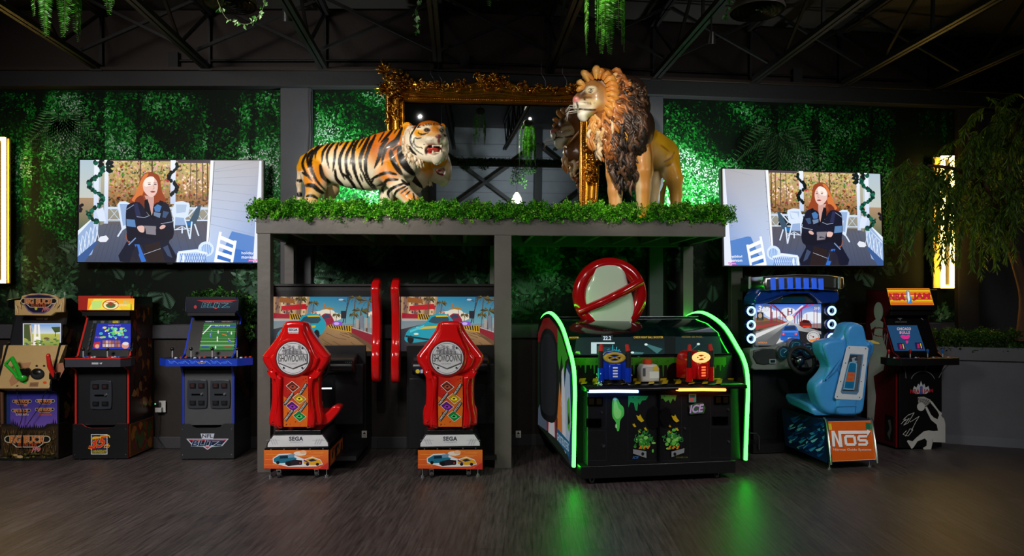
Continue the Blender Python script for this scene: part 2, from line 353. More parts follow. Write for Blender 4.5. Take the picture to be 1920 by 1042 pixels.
# murals: a jungle printed on the wall, leaf by leaf
def mural(name, label, x0, x1, z0, z1, seed, n, trunks, palms=()):
    rg = np.random.default_rng(seed); U = Vector((1, 0, 0)); sl = TR if x0 >= XB else 0.
    def on(x, z, k=0.): return (x, wall_y(x)-.012-k, z)
    Vs, Fs, Cs = [], [], []; cnt = 0
    def push(v, f, c):
        nonlocal cnt
        Vs.append(v); Fs.append(f+cnt); Cs.append(c); cnt += len(v)
    xs = [x0]+([XB] if x0 < XB < x1 else [])+[x1]
    v = np.array([on(x, z) for x in xs for z in (z0, z1)]); fs = []
    for i in range(len(xs)-1): fs += [(2*i, 2*i+2, 2*i+3), (2*i, 2*i+3, 2*i+1)]
    push(v, np.array(fs), np.array([lin((5, 12, 7))]*len(v)))
    under = True
    for tx, tw, tc, lean in trunks:
        p = [];  K = 10
        for i in range(K+1):
            z = z0+(z1-z0)*i/K; xx = tx+lean*i/K+.02*math.sin(i*1.7+tx*9)
            for sg in (-1, 1): p.append(on(min(max(xx+sg*tw/2, x0), x1), z, .0004))
        push(np.array(p), np.array([q for i in range(K) for q in ((2*i, 2*i+1, 2*i+3), (2*i, 2*i+3, 2*i+2))]), np.array([lin(tc)]*len(p)))
    ph = rg.uniform(0, 6.28, 12)
    def field(x, z, s):
        return (np.sin(x*2.3*s+ph[0]+1.3*np.sin(z*1.9*s+ph[1]))+np.sin(z*3.1*s+ph[2]+1.1*np.sin(x*2.7*s+ph[3]))+np.sin((x+z)*4.7*s+ph[4])*.6)/2.6
    gx_ = np.arange(x0, x1+.001, (x1-x0)/round((x1-x0)/.016)); gz_ = np.linspace(z0, z1, 150); GX, GZ = [q.ravel() for q in np.meshgrid(gx_, gz_, indexing='ij')]; nz_ = len(gz_)
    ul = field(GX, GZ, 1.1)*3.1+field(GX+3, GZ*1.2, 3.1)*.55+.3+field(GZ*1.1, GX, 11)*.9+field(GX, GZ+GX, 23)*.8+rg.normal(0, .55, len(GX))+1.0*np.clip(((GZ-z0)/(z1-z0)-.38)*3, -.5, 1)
    for tx, tw, tc, lean in trunks: ul -= (np.abs(GX-tx-lean*(GZ-z0)/(z1-z0)) < tw*.5)*9
    for hx_, hz_ in ((-1.72, 3.02), (2.02, 3.1), (-1.25, 2.75), (2.35, 2.8), (-2.6, 2.9)): ul += 2.6*np.exp(-((GX-hx_)/.34)**2-((GZ-hz_)/.3)**2)  # paler underlay: uplight haze painted into the print's sky patches
    pal = np.array([lin(c) for c in [(6, 22, 9), (8, 46, 14), (12, 88, 26), (24, 136, 42), (70, 186, 80), (168, 216, 186), (222, 236, 230)]])
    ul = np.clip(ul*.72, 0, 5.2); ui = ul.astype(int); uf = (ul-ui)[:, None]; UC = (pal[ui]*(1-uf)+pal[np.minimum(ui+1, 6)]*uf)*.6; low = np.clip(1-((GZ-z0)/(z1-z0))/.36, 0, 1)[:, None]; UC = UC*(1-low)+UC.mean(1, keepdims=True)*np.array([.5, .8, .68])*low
    ii = np.arange(len(GX)).reshape(len(gx_), nz_); q0, q1, q2, q3 = ii[:-1, :-1].ravel(), ii[1:, :-1].ravel(), ii[1:, 1:].ravel(), ii[:-1, 1:].ravel()
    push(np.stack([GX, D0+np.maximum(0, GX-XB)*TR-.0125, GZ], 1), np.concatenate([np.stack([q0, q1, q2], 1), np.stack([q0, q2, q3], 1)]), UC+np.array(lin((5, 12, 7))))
    X = rg.uniform(x0+.02, x1-.02, n); Z = rg.uniform(z0+.02, z1-.02, n)
    zt = (Z-z0)/(z1-z0); fb = field(X, Z, 1.1)*1.0+field(X+3, Z*1.2, 3.1)*.55
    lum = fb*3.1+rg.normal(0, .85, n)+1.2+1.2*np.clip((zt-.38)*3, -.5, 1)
    for gx, gz in ((-1.72, 3.02), (2.02, 3.1), (-1.25, 2.75), (2.35, 2.8), (-2.6, 2.9)): lum = lum+3.6*np.exp(-((X-gx)/.30)**2-((Z-gz)/.26)**2)  # leaves paler around these points, uplight glow put into their colour
    dark = np.zeros(n)
    for tx, tw, tc, lean in trunks: dark += (np.abs(X-tx-lean*zt) < tw*.5)*rg.uniform(1.2, 3.6, n)
    lum = np.clip(lum-dark, 0, 5.99); 
    keep = (lum > .25); X, Z, zt, lum = X[keep], Z[keep], zt[keep], lum[keep]; m = len(X)
    sz = rg.uniform(.014, .044, m)*(1+.9*(zt < .35)); sz[lum > 4.6] *= .62
    ang = rg.normal(0, 1.1, m)+np.where(zt > .4, -1.2, .6); asp = rg.uniform(.28, .6, m)
    i0 = lum.astype(int); fr = (lum-i0)[:, None]; C = pal[i0]*(1-fr)+pal[np.minimum(i0+1, 6)]*fr
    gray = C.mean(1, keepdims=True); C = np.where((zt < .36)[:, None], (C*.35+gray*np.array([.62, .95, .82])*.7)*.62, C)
    order = np.argsort(lum+rg.normal(0, .8, m)); K = np.empty(m); K[order] = np.linspace(.0006, .0042, m)
    ca, sa = np.cos(ang), np.sin(ang); pts = []
    for lx, ly in ((0, 0), (.35, .5), (.75, .34), (1, 0), (.7, -.36), (.3, -.5)):
        a = lx*sz; b = ly*sz*asp; px = np.clip(X+a*ca-b*sa, x0, x1); pz = np.clip(Z+a*sa+b*ca, z0, z1)
        pts.append(np.stack([px, D0+np.maximum(0, px-XB)*TR-.012-K, pz], 1))
    v = np.stack(pts, 1).reshape(-1, 3); i = np.arange(m)*6
    f = np.concatenate([np.stack([i, i+a, i+b], 1) for a, b in ((1, 2), (2, 3), (3, 4), (4, 5))])
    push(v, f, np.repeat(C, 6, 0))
    # palm and fern fronds of the undergrowth
    fr_ = []
    for _ in range(int((x1-x0)*9)): fr_.append((rg.uniform(x0+.15, x1-.15), z0+rg.uniform(.02, .30)*(z1-z0), rg.uniform(0.2, 2.9), rg.uniform(.18, .34), (lambda g: (84*g, 120*g, 98*g))(rg.uniform(.4, 1)), .05))
    for px_, pz_, s_ in palms:
        for k in range(13): fr_.append((px_, pz_, -.5-2.1*k/12+rg.uniform(-.05, .05), s_*rg.uniform(.8, 1.1), (34, 74, 40) if k % 3 else (96, 150, 96), .03))
    for fx, fz, a, L, c, wd in fr_:
        Q = []; g = []; nb = 12
        for k in range(nb):
            t = .15+.85*k/nb; bx = fx+math.cos(a)*L*t; bz = fz+math.sin(a)*L*t-.25*L*t*t
            for sg in (-1, 1):
                aa = a+sg*.75-.3*t; l2 = L*.42*(1-t*.75); ex = bx+math.cos(aa)*l2; ez = bz+math.sin(aa)*l2
                nx, nz = -math.sin(aa)*l2*wd*1.6, math.cos(aa)*l2*wd*1.6; mx_, mz_ = (bx+ex)/2, (bz+ez)/2; j = len(Q)
                for x_, z_ in ((bx, bz), (mx_+nx, mz_+nz), (ex, ez), (mx_-nx, mz_-nz)): Q.append(on(min(max(x_, x0), x1), min(max(z_, z0), z1), .0046))
                g += [(j, j+1, j+2), (j, j+2, j+3)]
        push(np.array(Q), np.array(g), np.array([lin(c)]*len(Q)))
    o = mesh_np(name, np.concatenate(Vs), np.concatenate(Fs), np.concatenate(Cs), MAT_MURAL); return tag(o, label, 'mural')
dk = (14, 17, 15); br = (46, 44, 38)
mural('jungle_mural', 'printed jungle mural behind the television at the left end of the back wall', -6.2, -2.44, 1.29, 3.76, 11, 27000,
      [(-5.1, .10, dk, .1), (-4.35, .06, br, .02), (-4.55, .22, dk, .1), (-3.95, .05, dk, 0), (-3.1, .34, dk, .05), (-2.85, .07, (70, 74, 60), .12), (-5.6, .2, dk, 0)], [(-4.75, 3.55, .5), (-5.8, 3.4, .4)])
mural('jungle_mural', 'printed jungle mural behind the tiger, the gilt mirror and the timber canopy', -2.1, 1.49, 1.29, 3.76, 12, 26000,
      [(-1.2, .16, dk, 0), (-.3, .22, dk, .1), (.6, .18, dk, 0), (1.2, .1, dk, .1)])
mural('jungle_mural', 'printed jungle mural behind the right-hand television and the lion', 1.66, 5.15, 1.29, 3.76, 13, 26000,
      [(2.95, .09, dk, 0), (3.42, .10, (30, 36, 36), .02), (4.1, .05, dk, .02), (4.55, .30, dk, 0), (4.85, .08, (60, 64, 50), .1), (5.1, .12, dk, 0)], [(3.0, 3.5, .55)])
mb = MB()
for x in (-3.7, -4.9, 2.45, 3.6): mb.box(x-.002, x+.002, wall_y(x)-.0175, wall_y(x)-.016, 1.29, 3.76, lin((60, 90, 70)))
# grey wall columns between the printed panels
mb = MB(); mb.box(-2.43, -2.11, 7.27, 7.36, 1.28, 3.765, lin((72, 72, 77))); struct('trim_6', mb, MAT_WALL, bevel=.004)
mb = MB(); mb.box(1.5, 1.65, wall_y(1.5)-.08, 7.75, 1.28, 3.765, lin((78, 80, 86))); struct('trim_7', mb, MAT_WALL, bevel=.004)
mb = MB(); mb.box(5.16, 5.4, wall_y(5.2)-.08, 8.3, 0, 3.765, lin((34, 32, 32))); struct('trim_8', mb, MAT_WALL, bevel=.004)
mb = MB(); mb.tube([W(584, 172, 7.25), W(583, 200, 7.25), W(585, 250, 7.25), W(582, 300, 7.25), W(584, 375, 7.25)], .006, 6, lin((12, 12, 12)))
tag(mb.build('hanging_cable', MAT_RUB), 'black power cable hanging down the grey wall column behind the tiger', 'cable')
# roof trusses over the hall
AX = .075
jx = [(x-CX)/F0*7.2 for x in (-40, 180, 385, 605, 820, 1030, 1240, 1440, 1630, 1830)]
tl = ['roof truss over the left end of the wall', 'roof truss running in above the orange-marquee cabinet', 'roof truss meeting the wall above the left television', 'roof truss meeting the wall right of the grey column',
      'roof truss meeting the wall above the left corner of the mirror', 'roof truss meeting the wall just left of the lion head', 'roof truss meeting the wall right of the lion head', 'roof truss meeting the wall above the right television', 'roof truss meeting the wall above the right edge of the right television', 'roof truss over the tree at the right end']
steel = lin((14, 12, 11))
for k, x in enumerate(jx):
    th = thing('roof_truss', 'dark steel '+tl[k], 'truss', (x, wall_y(x)-.05, 3.93), AX, 'steel trusses under the ceiling')
    mb = MB(); mb.beam((-.025, 0, .03), (-.025, -9.3, .03), .035, .05, steel); mb.beam((.025, 0, .03), (.025, -9.3, .03), .035, .05, steel); mb.build('bottom_chord', MAT_PAINT, th)
    mb = MB(); mb.beam((-.025, 0, .62), (-.025, -9.3, .62), .035, .05, steel); mb.beam((.025, 0, .62), (.025, -9.3, .62), .035, .05, steel); mb.build('top_chord', MAT_PAINT, th)
    mb = MB()
    for j in range(6):
        y = -j*1.55; mb.beam((0, y, .03), (0, y-.02, .62), .026, .026, steel); mb.beam((0, y-.02, .62), (0, y-.77, .03), .026, .026, steel); mb.beam((0, y-.77, .03), (0, y-1.55, .62), .026, .026, steel)
    mb.build('web_bars', MAT_PAINT, th)
    mb = MB(); mb.box(-.06, .06, -.12, .04, -.012, .01, steel); mb.build('bearing_plate', MAT_PAINT, th)
    if k < len(jx)-1 and k:
        dx = jx[k+1]-x
        mb = MB(); dy = wall_y(jx[k+1])-wall_y(x)
        for ya, yb, za, zb in ((-.45, -.45+dy*.3, .08, .6), (-.52, -.52+dy*.3, .6, .08), (-3., -3., .08, .6), (-3.07, -3.07, .6, .08)):
            mb = MB(); mb.beam((.03, ya, za), (dx-.03, yb, zb), .028, .028, steel); mb.build('cross_brace', MAT_PAINT, th)
# conduit with boxes on the brown band
mb = MB(); mb.tube([(x, wall_y(x)-.05, 4.06) for x in (-3.55, -2, XB, 0, 2, 4, 4.6)], .012, 8, steel)
for x in (-3.55, -.5, .95, 3.2): mb.box(x-.05, x+.05, wall_y(x)-.09, wall_y(x)-.02, 3.98, 4.14, steel)
tag(mb.build('conduit', MAT_PAINT), 'thin electrical conduit with junction boxes along the brown band above the murals', 'conduit')
# rear of the hall, seen only in the mirror: columns, braces
mb = MB()
for x in (-3.2, -.55, 2.1, 4.6): mb.box(x-.09, x+.09, -3.18, -3.0, 0, 4.6, lin((30, 30, 32)))
struct('trim_9', mb, MAT_PAINT)
th = thing('wall_brace', 'black diagonal cross bracing on the far wall seen in the mirror', 'brace', (0, -3.0, 0))
for a, b in ((-3.2, -.55), (-.55, 2.1), (2.1, 4.6)):
    for z0, z1, y in ((2.3, 4.2, 0), (4.2, 2.3, -.03)): mb = MB(); mb.beam((a, y, z0), (b, y, z1), .08, .08, lin((14, 14, 15))); mb.build('diagonal', MAT_PAINT, th)
# ================================================================ televisions
def tv_picture(a, mir):
    """programme on the screen; coordinates 0..1548 x 0..865"""
    rg = random.Random(3)
    a.grad(0, 0, 1548, 865, (190, 186, 160), (96, 92, 96))
    a.grad(0, 0, 180, 330, (176, 196, 208), (196, 200, 190)); a.grad(0, 320, 180, 620, (170, 140, 110), (60, 96, 70))
    a.grad(240, 0, 1110, 380, (196, 178, 120), (150, 100, 60))
    for i in range(1150):      # autumn trees beyond the porch
        x = rg.uniform(240, 1110); y = rg.uniform(0, 400); t = y/400; 
        if rg.random() < .5+.2*(x > 850): c = (235-60*t+rg.uniform(-25, 15), 200-90*t+rg.uniform(-30, 30), 150-80*t+rg.uniform(-40, 40))
        else: c = (110+rg.uniform(-50, 70), 110-30*t+rg.uniform(-40, 50), 60+rg.uniform(-40, 20))
        if 880 < x < 1090 and 140 < y < 280 and rg.random() < .6: c = (255, 214, 190)
        if y > 300: c = tuple(q*.62 for q in c)
        a.ell(x, y, rg.uniform(4, 15), rg.uniform(4, 12), tuple(max(0, min(255, q)) for q in c), 7, rg.uniform(0, 3))
    for x in (950, 1000, 1050, 1090, 620, 520): a.line([(x, 0), (x+rg.uniform(-18, 18), 330)], rg.uniform(6, 14), (92, 70, 52))
    a.rect(840, 0, 1115, 22, (84, 70, 78)); a.rect(255, 0, 850, 8, (90, 74, 70))
    a.poly([(0, 865), (170, 560), (260, 525), (1100, 515), (1110, 700), (1180, 865)], (0, 0, 0), [(70, 76, 96), (92, 96, 110), (100, 92, 96), (88, 84, 92), (80, 84, 104), (60, 80, 120)])
    for i in range(9): a.line([(140+i*42, 865), (250+i*32, 540)], 2, (60, 62, 78)); 
    for i in range(9): a.line([(620+i*70, 865), (560+i*62, 520)], 2, (64, 62, 74))
    # back rail
    for y in (402, 412, 508): a.rect(250, y-4, 1095, y+5, (206, 220, 240))
    for i in range(10):
        x = 262+i*88; a.line([(x, 405), (x+84, 505)], 5, (196, 212, 236)); a.line([(x+84, 405), (x, 505)], 5, (196, 212, 236))
    # near rail at the left
    a.poly([(0, 600), (190, 430), (196, 470), (0, 668)], (226, 236, 250)); a.poly([(0, 865), (120, 800), (170, 620), (176, 450), (150, 470), (0, 640)], (150, 176, 214))
    for i in range(5):
        x = 12+i*34; a.line([(x, 840-i*34), (x+26, 640-i*34)], 5, (236, 244, 255)); a.line([(x+30, 810-i*34), (x, 680-i*34)], 5, (226, 236, 252))
    a.poly([(0, 865), (0, 822), (150, 690), (168, 700), (60, 865)], (60, 92, 150))
    # garlanded posts
    for px, w, y1, n, s in ((150, 42, 560, 26, 1), (235, 34, 540, 0, 1), (800, 44, 370, 17, .9)):
        a.grad(px-w/2, 0, px+w/2, y1, (236, 242, 250), (190, 206, 236))
    a.poly([(180, 520), (150, 430), (210, 400), (236, 520)], (214, 226, 244))
    for i in range(64):
        t = i/64; y = 20+t*520; x = 148+62*math.sin(t*13)+rg.uniform(-16, 16)
        a.ell(x, y, rg.uniform(10, 26), rg.uniform(10, 22), rg.choice([(12, 66, 52), (20, 90, 66), (8, 40, 34), (30, 110, 84)]), 7, rg.uniform(0, 3))
    for i in range(14): a.ell(262+rg.uniform(-22, 22), 20+rg.uniform(-10, 80), 18, 15, (16, 30, 30), 7)
    for i in range(9): a.ell(190+rg.uniform(-16, 16), rg.uniform(0, 60), 18, 15, (18, 22, 26), 7)
    for i in range(34):
        t = i/34; a.ell(800+34*math.sin(t*9+1)+rg.uniform(-10, 10), 30+t*270, rg.uniform(10, 22), rg.uniform(10, 18), rg.choice([(12, 26, 24), (18, 36, 34), (8, 16, 18)]), 7, rg.uniform(0, 3))
    for i in range(8): a.ell(22+rg.uniform(-20, 16), 380+rg.uniform(0, 60), 16, 14, (30, 26, 34), 7)
    # wicker armchairs behind
    wk = (214, 228, 246); wd = (150, 176, 216)
    a.poly([(330, 380), (350, 352), (400, 350), (440, 370), (450, 560), (400, 580), (372, 600)], wk); a.poly([(350, 372), (420, 372), (430, 540), (380, 560)], wd)
    a.line([(392, 560), (336, 650)], 13, wk)
    a.poly([(788, 430), (820, 352), (880, 346), (938, 362), (944, 386), (930, 470), (900, 500), (800, 480)], wk); a.poly([(826, 374), (918, 376), (908, 440), (830, 450)], (176, 196, 222))
    a.poly([(960, 480), (1010, 380), (1040, 376), (1020, 480), (980, 560), (930, 570), (928, 540)], (60, 84, 104)); a.poly([(905, 525), (975, 525), (960, 552), (910, 552)], (20, 110, 180))
    a.line([(790, 430), (880, 492), (935, 470), (1005, 392)], 11, wk)
    a.poly([(815, 480), (900, 490), (905, 550), (820, 552)], wd)
    for q in ([(815, 480), (812, 580)], [(900, 490), (946, 668)], [(962, 520), (946, 668)], [(985, 540), (1020, 640)], [(880, 570), (880, 620)]): a.line(q, 12, wk)
    a.line([(812, 590), (950, 580)], 7, wk); a.line([(820, 590), (880, 560), (945, 600)], 6, wk)
    # cup on the deck
    a.poly([(168, 680), (190, 650), (240, 640), (262, 668), (240, 695), (190, 696)], (226, 230, 240))
    # clapboard wall
    a.poly([(1070, 865), (1110, 700), (1135, 0), (1548, 0), (1548, 865)], (0, 0, 0), [(150, 186, 236), (186, 204, 236), (186, 186, 190), (170, 166, 170), (120, 160, 220)])
    for i, (y0, y1) in enumerate(((80, 0), (96, 56), (150, 130), (200, 214), (250, 300), (330, 370), (400, 450), (470, 540), (540, 640))): a.line([(1150-i*4, y0), (1540, y1)], 3, (150, 156, 176))
    a.poly([(1300, 600), (1548, 660), (1548, 865), (1240, 865), (1210, 800)], (84, 130, 200)); a.poly([(1150, 865), (1160, 800), (1300, 740), (1548, 800), (1548, 865)], (50, 110, 196))
    a.poly([(1085, 700), (1118, 0), (1142, 0), (1112, 700)], (240, 244, 255)); a.line([(1150, 10), (1106, 690)], 4, (70, 66, 76))
    a.poly([(1532, 0), (1548, 0), (1548, 865), (1478, 865)], (226, 232, 250))
    # lattice-backed chair and ladder-back rocker in front
    a.ell(1082, 752, 66, 64, (214, 232, 255), 24); a.ell(1086, 756, 46, 46, (130, 170, 226), 20)
    a.poly([(838, 865), (850, 772), (1010, 752), (1100, 790), (1060, 865)], (196, 218, 250))
    for i in range(11): a.line([(866+i*20, 865), (886+i*20, 790)], 5, (90, 130, 200)); a.line([(886+i*20, 865), (866+i*20, 790)], 5, (90, 130, 200))
    a.line([(842, 865), (850, 785), (1000, 768), (1090, 790)], 17, (232, 242, 255)); a.line([(892, 865), (892, 800)], 17, (232, 242, 255))
    for i in range(7): a.line([(1040+i*16, 700+abs(i-3)*6), (1050+i*12, 800)], 4, (226, 238, 255))
    a.line([(1160, 865), (1204, 606)], 22, (244, 248, 255)); a.line([(1300, 865), (1330, 680)], 22, (244, 248, 255))
    for i in range(4): a.poly([(1194-i*12, 632+i*66), (1328-i*10, 688+i*60), (1322-i*10, 722+i*60), (1190-i*12, 664+i*66)], (244, 248, 255))
    a.text('holiday', 1432, 788, 100, 30, (250, 250, 255), bold=.02, mirror=False); a.text('movies', 1432, 820, 100, 26, (250, 250, 255), bold=.02)
    for i in range(6): a.line([(1436+i*13, 862), (1450+i*12, 836)], 6, (214, 60, 170)); a.line([(1444+i*13, 850), (1458+i*12, 846)], 5, (250, 220, 250))
    # woman in a plaid coat with crossed arms
    hair = (150, 66, 34)
    a.poly(crom([(520, 170), (560, 112), (620, 102), (678, 130), (694, 190), (706, 260), (740, 340), (720, 370), (640, 380), (560, 430), (520, 470), (476, 440), (486, 390), (430, 350), (470, 300), (500, 250)], 4), hair)
    a.poly(crom([(524, 180), (556, 124), (592, 116), (560, 180), (548, 280), (500, 350), (452, 340), (480, 290)], 4), (214, 120, 62))
    a.poly(crom([(480, 340), (540, 300), (560, 380), (536, 470), (490, 450)], 4), (120, 50, 30))
    a.poly([(560, 300), (640, 310), (640, 360), (625, 450), (600, 400), (575, 340)], (206, 160, 150))
    a.poly(crom([(548, 190), (580, 148), (630, 144), (664, 180), (672, 230), (660, 280), (628, 312), (596, 306), (560, 270), (546, 230)], 5), (232, 196, 186))
    a.poly(crom([(560, 168), (600, 140), (640, 148), (632, 200), (600, 220), (556, 220)], 4), (248, 232, 222))
    for x in (600, 650): a.ell(x, 205, 12, 5, (100, 84, 90)); a.line([(x-14, 192), (x+12, 190)], 4, (170, 120, 100))
    a.line([(636, 212), (642, 240), (626, 246)], 4, (190, 140, 130)); a.ell(630, 268, 22, 8, (176, 92, 90)); a.ell(630, 268, 15, 3, (110, 50, 56))
    coat = (22, 24, 44)
    a.poly(crom([(360, 860), (420, 680), (405, 560), (406, 420), (430, 372), (520, 360), (590, 460), (625, 470), (640, 380), (700, 352), (765, 380), (800, 520), (812, 600), (800, 660), (770, 700), (820, 865)], 3), coat)
    a.poly([(560, 340), (586, 330), (632, 470), (690, 340), (720, 350), (700, 420), (640, 510), (560, 420)], (16, 16, 28)); a.poly([(596, 350), (634, 350), (632, 440), (622, 470)], (206, 158, 150))
    for q, c in (([(642, 400), (670, 374), (706, 390), (690, 440), (650, 436)], (70, 120, 180)), ([(640, 440), (700, 450), (690, 490), (640, 470)], (110, 130, 160)), ([(720, 430), (770, 440), (740, 490), (712, 484)], (60, 84, 120)),
                 ([(408, 500), (480, 506), (490, 570), (412, 560)], (90, 130, 180)), ([(470, 370), (500, 366), (530, 470), (490, 480)], (40, 44, 80)), ([(560, 556), (660, 560), (662, 640), (574, 630)], (120, 116, 126)),
                 ([(440, 865), (490, 720), (540, 720), (600, 865)], (40, 36, 46)), ([(480, 715), (520, 715), (580, 860), (540, 865)], (50, 110, 200)), ([(455, 790), (500, 720), (520, 790), (500, 865)], (34, 32, 50)), ([(720, 740), (760, 720), (800, 830), (760, 810)], (60, 74, 104)),
                 ([(560, 720), (690, 690), (740, 865), (600, 865)], (40, 28, 30))): a.poly(q, c)
    for q in ([(496, 480), (560, 488), (604, 470)], [(410, 420), (470, 380)], [(430, 700), (520, 600), (560, 560)], [(700, 540), (806, 520)], [(420, 640), (500, 650)], [(560, 800), (700, 750)]): a.line(q, 4, (170, 180, 200))
    a.poly(crom([(406, 640), (420, 690), (440, 700), (430, 620)], 3), (170, 90, 60))
    a.poly(crom([(420, 600), (520, 570), (640, 590), (760, 560), (806, 600), (780, 670), (660, 680), (520, 650), (430, 690)], 4), (20, 20, 36))
    a.poly(crom([(500, 566), (545, 556), (562, 575), (556, 612), (520, 606)], 4), (226, 184, 174)); a.poly([(566, 558), (656, 560), (660, 636), (578, 626)], (130, 124, 134))
    a.poly(crom([(690, 570), (716, 548), (740, 556), (730, 576), (700, 586)], 3), (220, 176, 166)); a.line([(430, 720), (490, 660)], 10, (120, 150, 200))
def television(label, tl, tr, br_, bl, mirror):
    tl, tr, br_, bl = [Vector(q) for q in (tl, tr, br_, bl)]
    c = (bl+br_)/2; rz = math.atan2((br_-bl).y, (br_-bl).x)
    th = thing('television', label, 'television', c, rz, None); Mi = mw(th).inverted()
    q = [Mi @ v for v in (tl, tr, br_, bl)]
    n = (q[1]-q[0]).cross(q[0]-q[3]).normalized()
    if n.y > 0: n = -n
    mb = MB(); e = .012; zc = (q[0]+q[1]+q[2]+q[3])/4
    out = [v+(v-zc).normalized()*e*1.6 for v in q]
    vs = out+[v-n*.05 for v in out]
    mb.add([v-n*.002 for v in out]+[v-n*.05 for v in out], [(0,1,2,3),(4,7,6,5),(0,4,5,1),(1,5,6,2),(2,6,7,3),(3,7,4,0)], lin((14, 14, 16)))
    for i in range(4):
        a, b = out[i], out[(i+1) % 4]; a2, b2 = q[i], q[(i+1) % 4]
        mb.add([a+n*.004, b+n*.004, b2+n*.004, a2+n*.004, a-n*.002, b-n*.002, b2-n*.002, a2-n*.002], [(0,1,2,3),(0,4,5,1),(2,6,7,3)], lin((12, 12, 14)))
    mb.build('bezel', MAT_SATIN, th)
    mb = MB(); b0 = .11 if mirror else .05; mb.box(-.25, .25, b0, b0+(.10 if mirror else .135), .3, .7, lin((20, 20, 20))); mb.build('wall_bracket', MAT_PAINT, th)
    mb = MB(); mb.box(-.03, .03, -.006, .004, -.022, -.010, lin((70, 70, 74))); mb.build('badge', MAT_STEEL, th)
    mb = MB()
    class TVArt(Art):
        def P(s, x, y):
            u, v = x/1548, y/865
            if mirror: u = 1-u
            return q[0]*(1-u)*(1-v)+q[1]*u*(1-v)+q[2]*u*v+q[3]*(1-u)*v+n*s.k
    a = TVArt(mb, (0,0,0), n, th, clip=(0, 0, 1548, 865), step=1.2e-5, base=.0005); tv_picture(a, mirror); mb.build('screen', MAT_SCREEN, th)
television('large television left of the canopy, red-haired woman on its porch picture', W(150, 300, 7.15), W(491, 302, 7.15), W(491, 492, 7.15), W(147, 491, 7.15), False)
television('large tilted television right of the canopy, its porch picture mirrored', W(1354, 317, 7.52), W(1650, 326, 7.85), W(1655, 498, 7.72), W(1357, 498, 7.40), True)
mb = MB(); mb.box(-.065, .065, -.05, .05, 0, 2.45, lin((66, 62, 58)))
o = mb.build('support_post', MAT_WOODP, bevel=.004); o.location = (2.46, 7.64, 0); o.rotation_euler = (0, 0, AX)
tag(o, 'dark painted post carrying the right-hand television, beside the silver racing cabinet', 'post')
# ================================================================ neon lamps
def neon(label, x0, x1, z0, z1, y, r=.014, wallx=None):
    th = thing('wall_light', label, 'lamp', ((x0+x1)/2, y, z0))
    w2 = (x1-x0)/2; h = z1-z0
    mb = MB(); col = (1., .62, .13); mb.box(-w2-r, w2+r, -r, r, -r, r, col); mb.box(-w2-r, w2+r, -r, r, h-r, h+r, col)
    mb.box(-w2-r, -w2+r, -r, r, r, h-r, col); mb.box(w2-r, w2+r, -r, r, r, h-r, col); mb.build('light_tube', glow('neon_warm', 20), th)
    mb = MB(); mb.box(-w2-.075, w2+.02, r+.035, r+.06, -r, h+r, lin((206, 160, 70))); mb.box(-w2, w2, r, r+.035, -r, h+r, lin((40, 34, 24))); mb.build('housing_glow_plate', MAT_PAINT, th)  # yellow plate behind the housing added to carry the tube's wall glow
    return th
neon('tall yellow neon tube loop behind the weeping tree at the right', W(1768, 0, 7.9).x, W(1785, 0, 7.9).x, W(0, 537, 7.9).z, W(0, 295, 7.9).z, 7.9, .017)
neon('tall yellow neon tube loop cut by the left edge of the photo', W(-12, 0, 7.15).x, W(7, 0, 7.15).x, W(0, 528, 7.15).z, W(0, 260, 7.15).z, 7.15)
# ================================================================ timber canopy
tmb = lin((96, 91, 86)); PX, PY = -2.278, 6.17
pg = thing('timber_canopy', 'dark timber canopy over the racing and shooting machines, under hedge and statues', 'canopy', (PX, PY, 0), AX)
LP, DP = 4.29, .99
def pbox(name, *a):
    mb = MB(); mb.box(*a, tmb); return mb.build(name, MAT_WOODP, pg, bevel=.004)
pbox('front_beam', 0, LP, 0, .05, 2.13, 2.28); pbox('rear_beam', .02, LP, DP-.02, DP+.03, 2.11, 2.26)
pbox('side_beam', 0, .05, .05, DP-.02, 2.13, 2.28); pbox('side_beam', LP-.05, LP, .05, DP-.02, 2.13, 2.28)
for n_, (x0, x1, y0, y1, zt) in {'a': (.01, .125, .0, .11, 2.13), 'b': (2.125, 2.28, .0, .12, 2.13), 'c': (.03, .125, DP-.12, DP-.02, 2.11), 'd': (2.12, 2.22, DP-.12, DP-.02, 2.11), 'e': (4.17, 4.28, DP-.12, DP-.02, 2.11)}.items():
    pbox('post', x0, x1, y0+(.001 if y0 == 0 else 0), y1, 0, zt)
for k in range(13):
    x = .26+k*.316; pbox('joist', x, x+.036, .05, DP-.02, 2.14, 2.25)
mb = MB(); mb.box(.0, LP, -.0, DP+.05, 2.2805, 2.296, lin((60, 58, 54))); mb.build('deck', MAT_WOODP, pg)
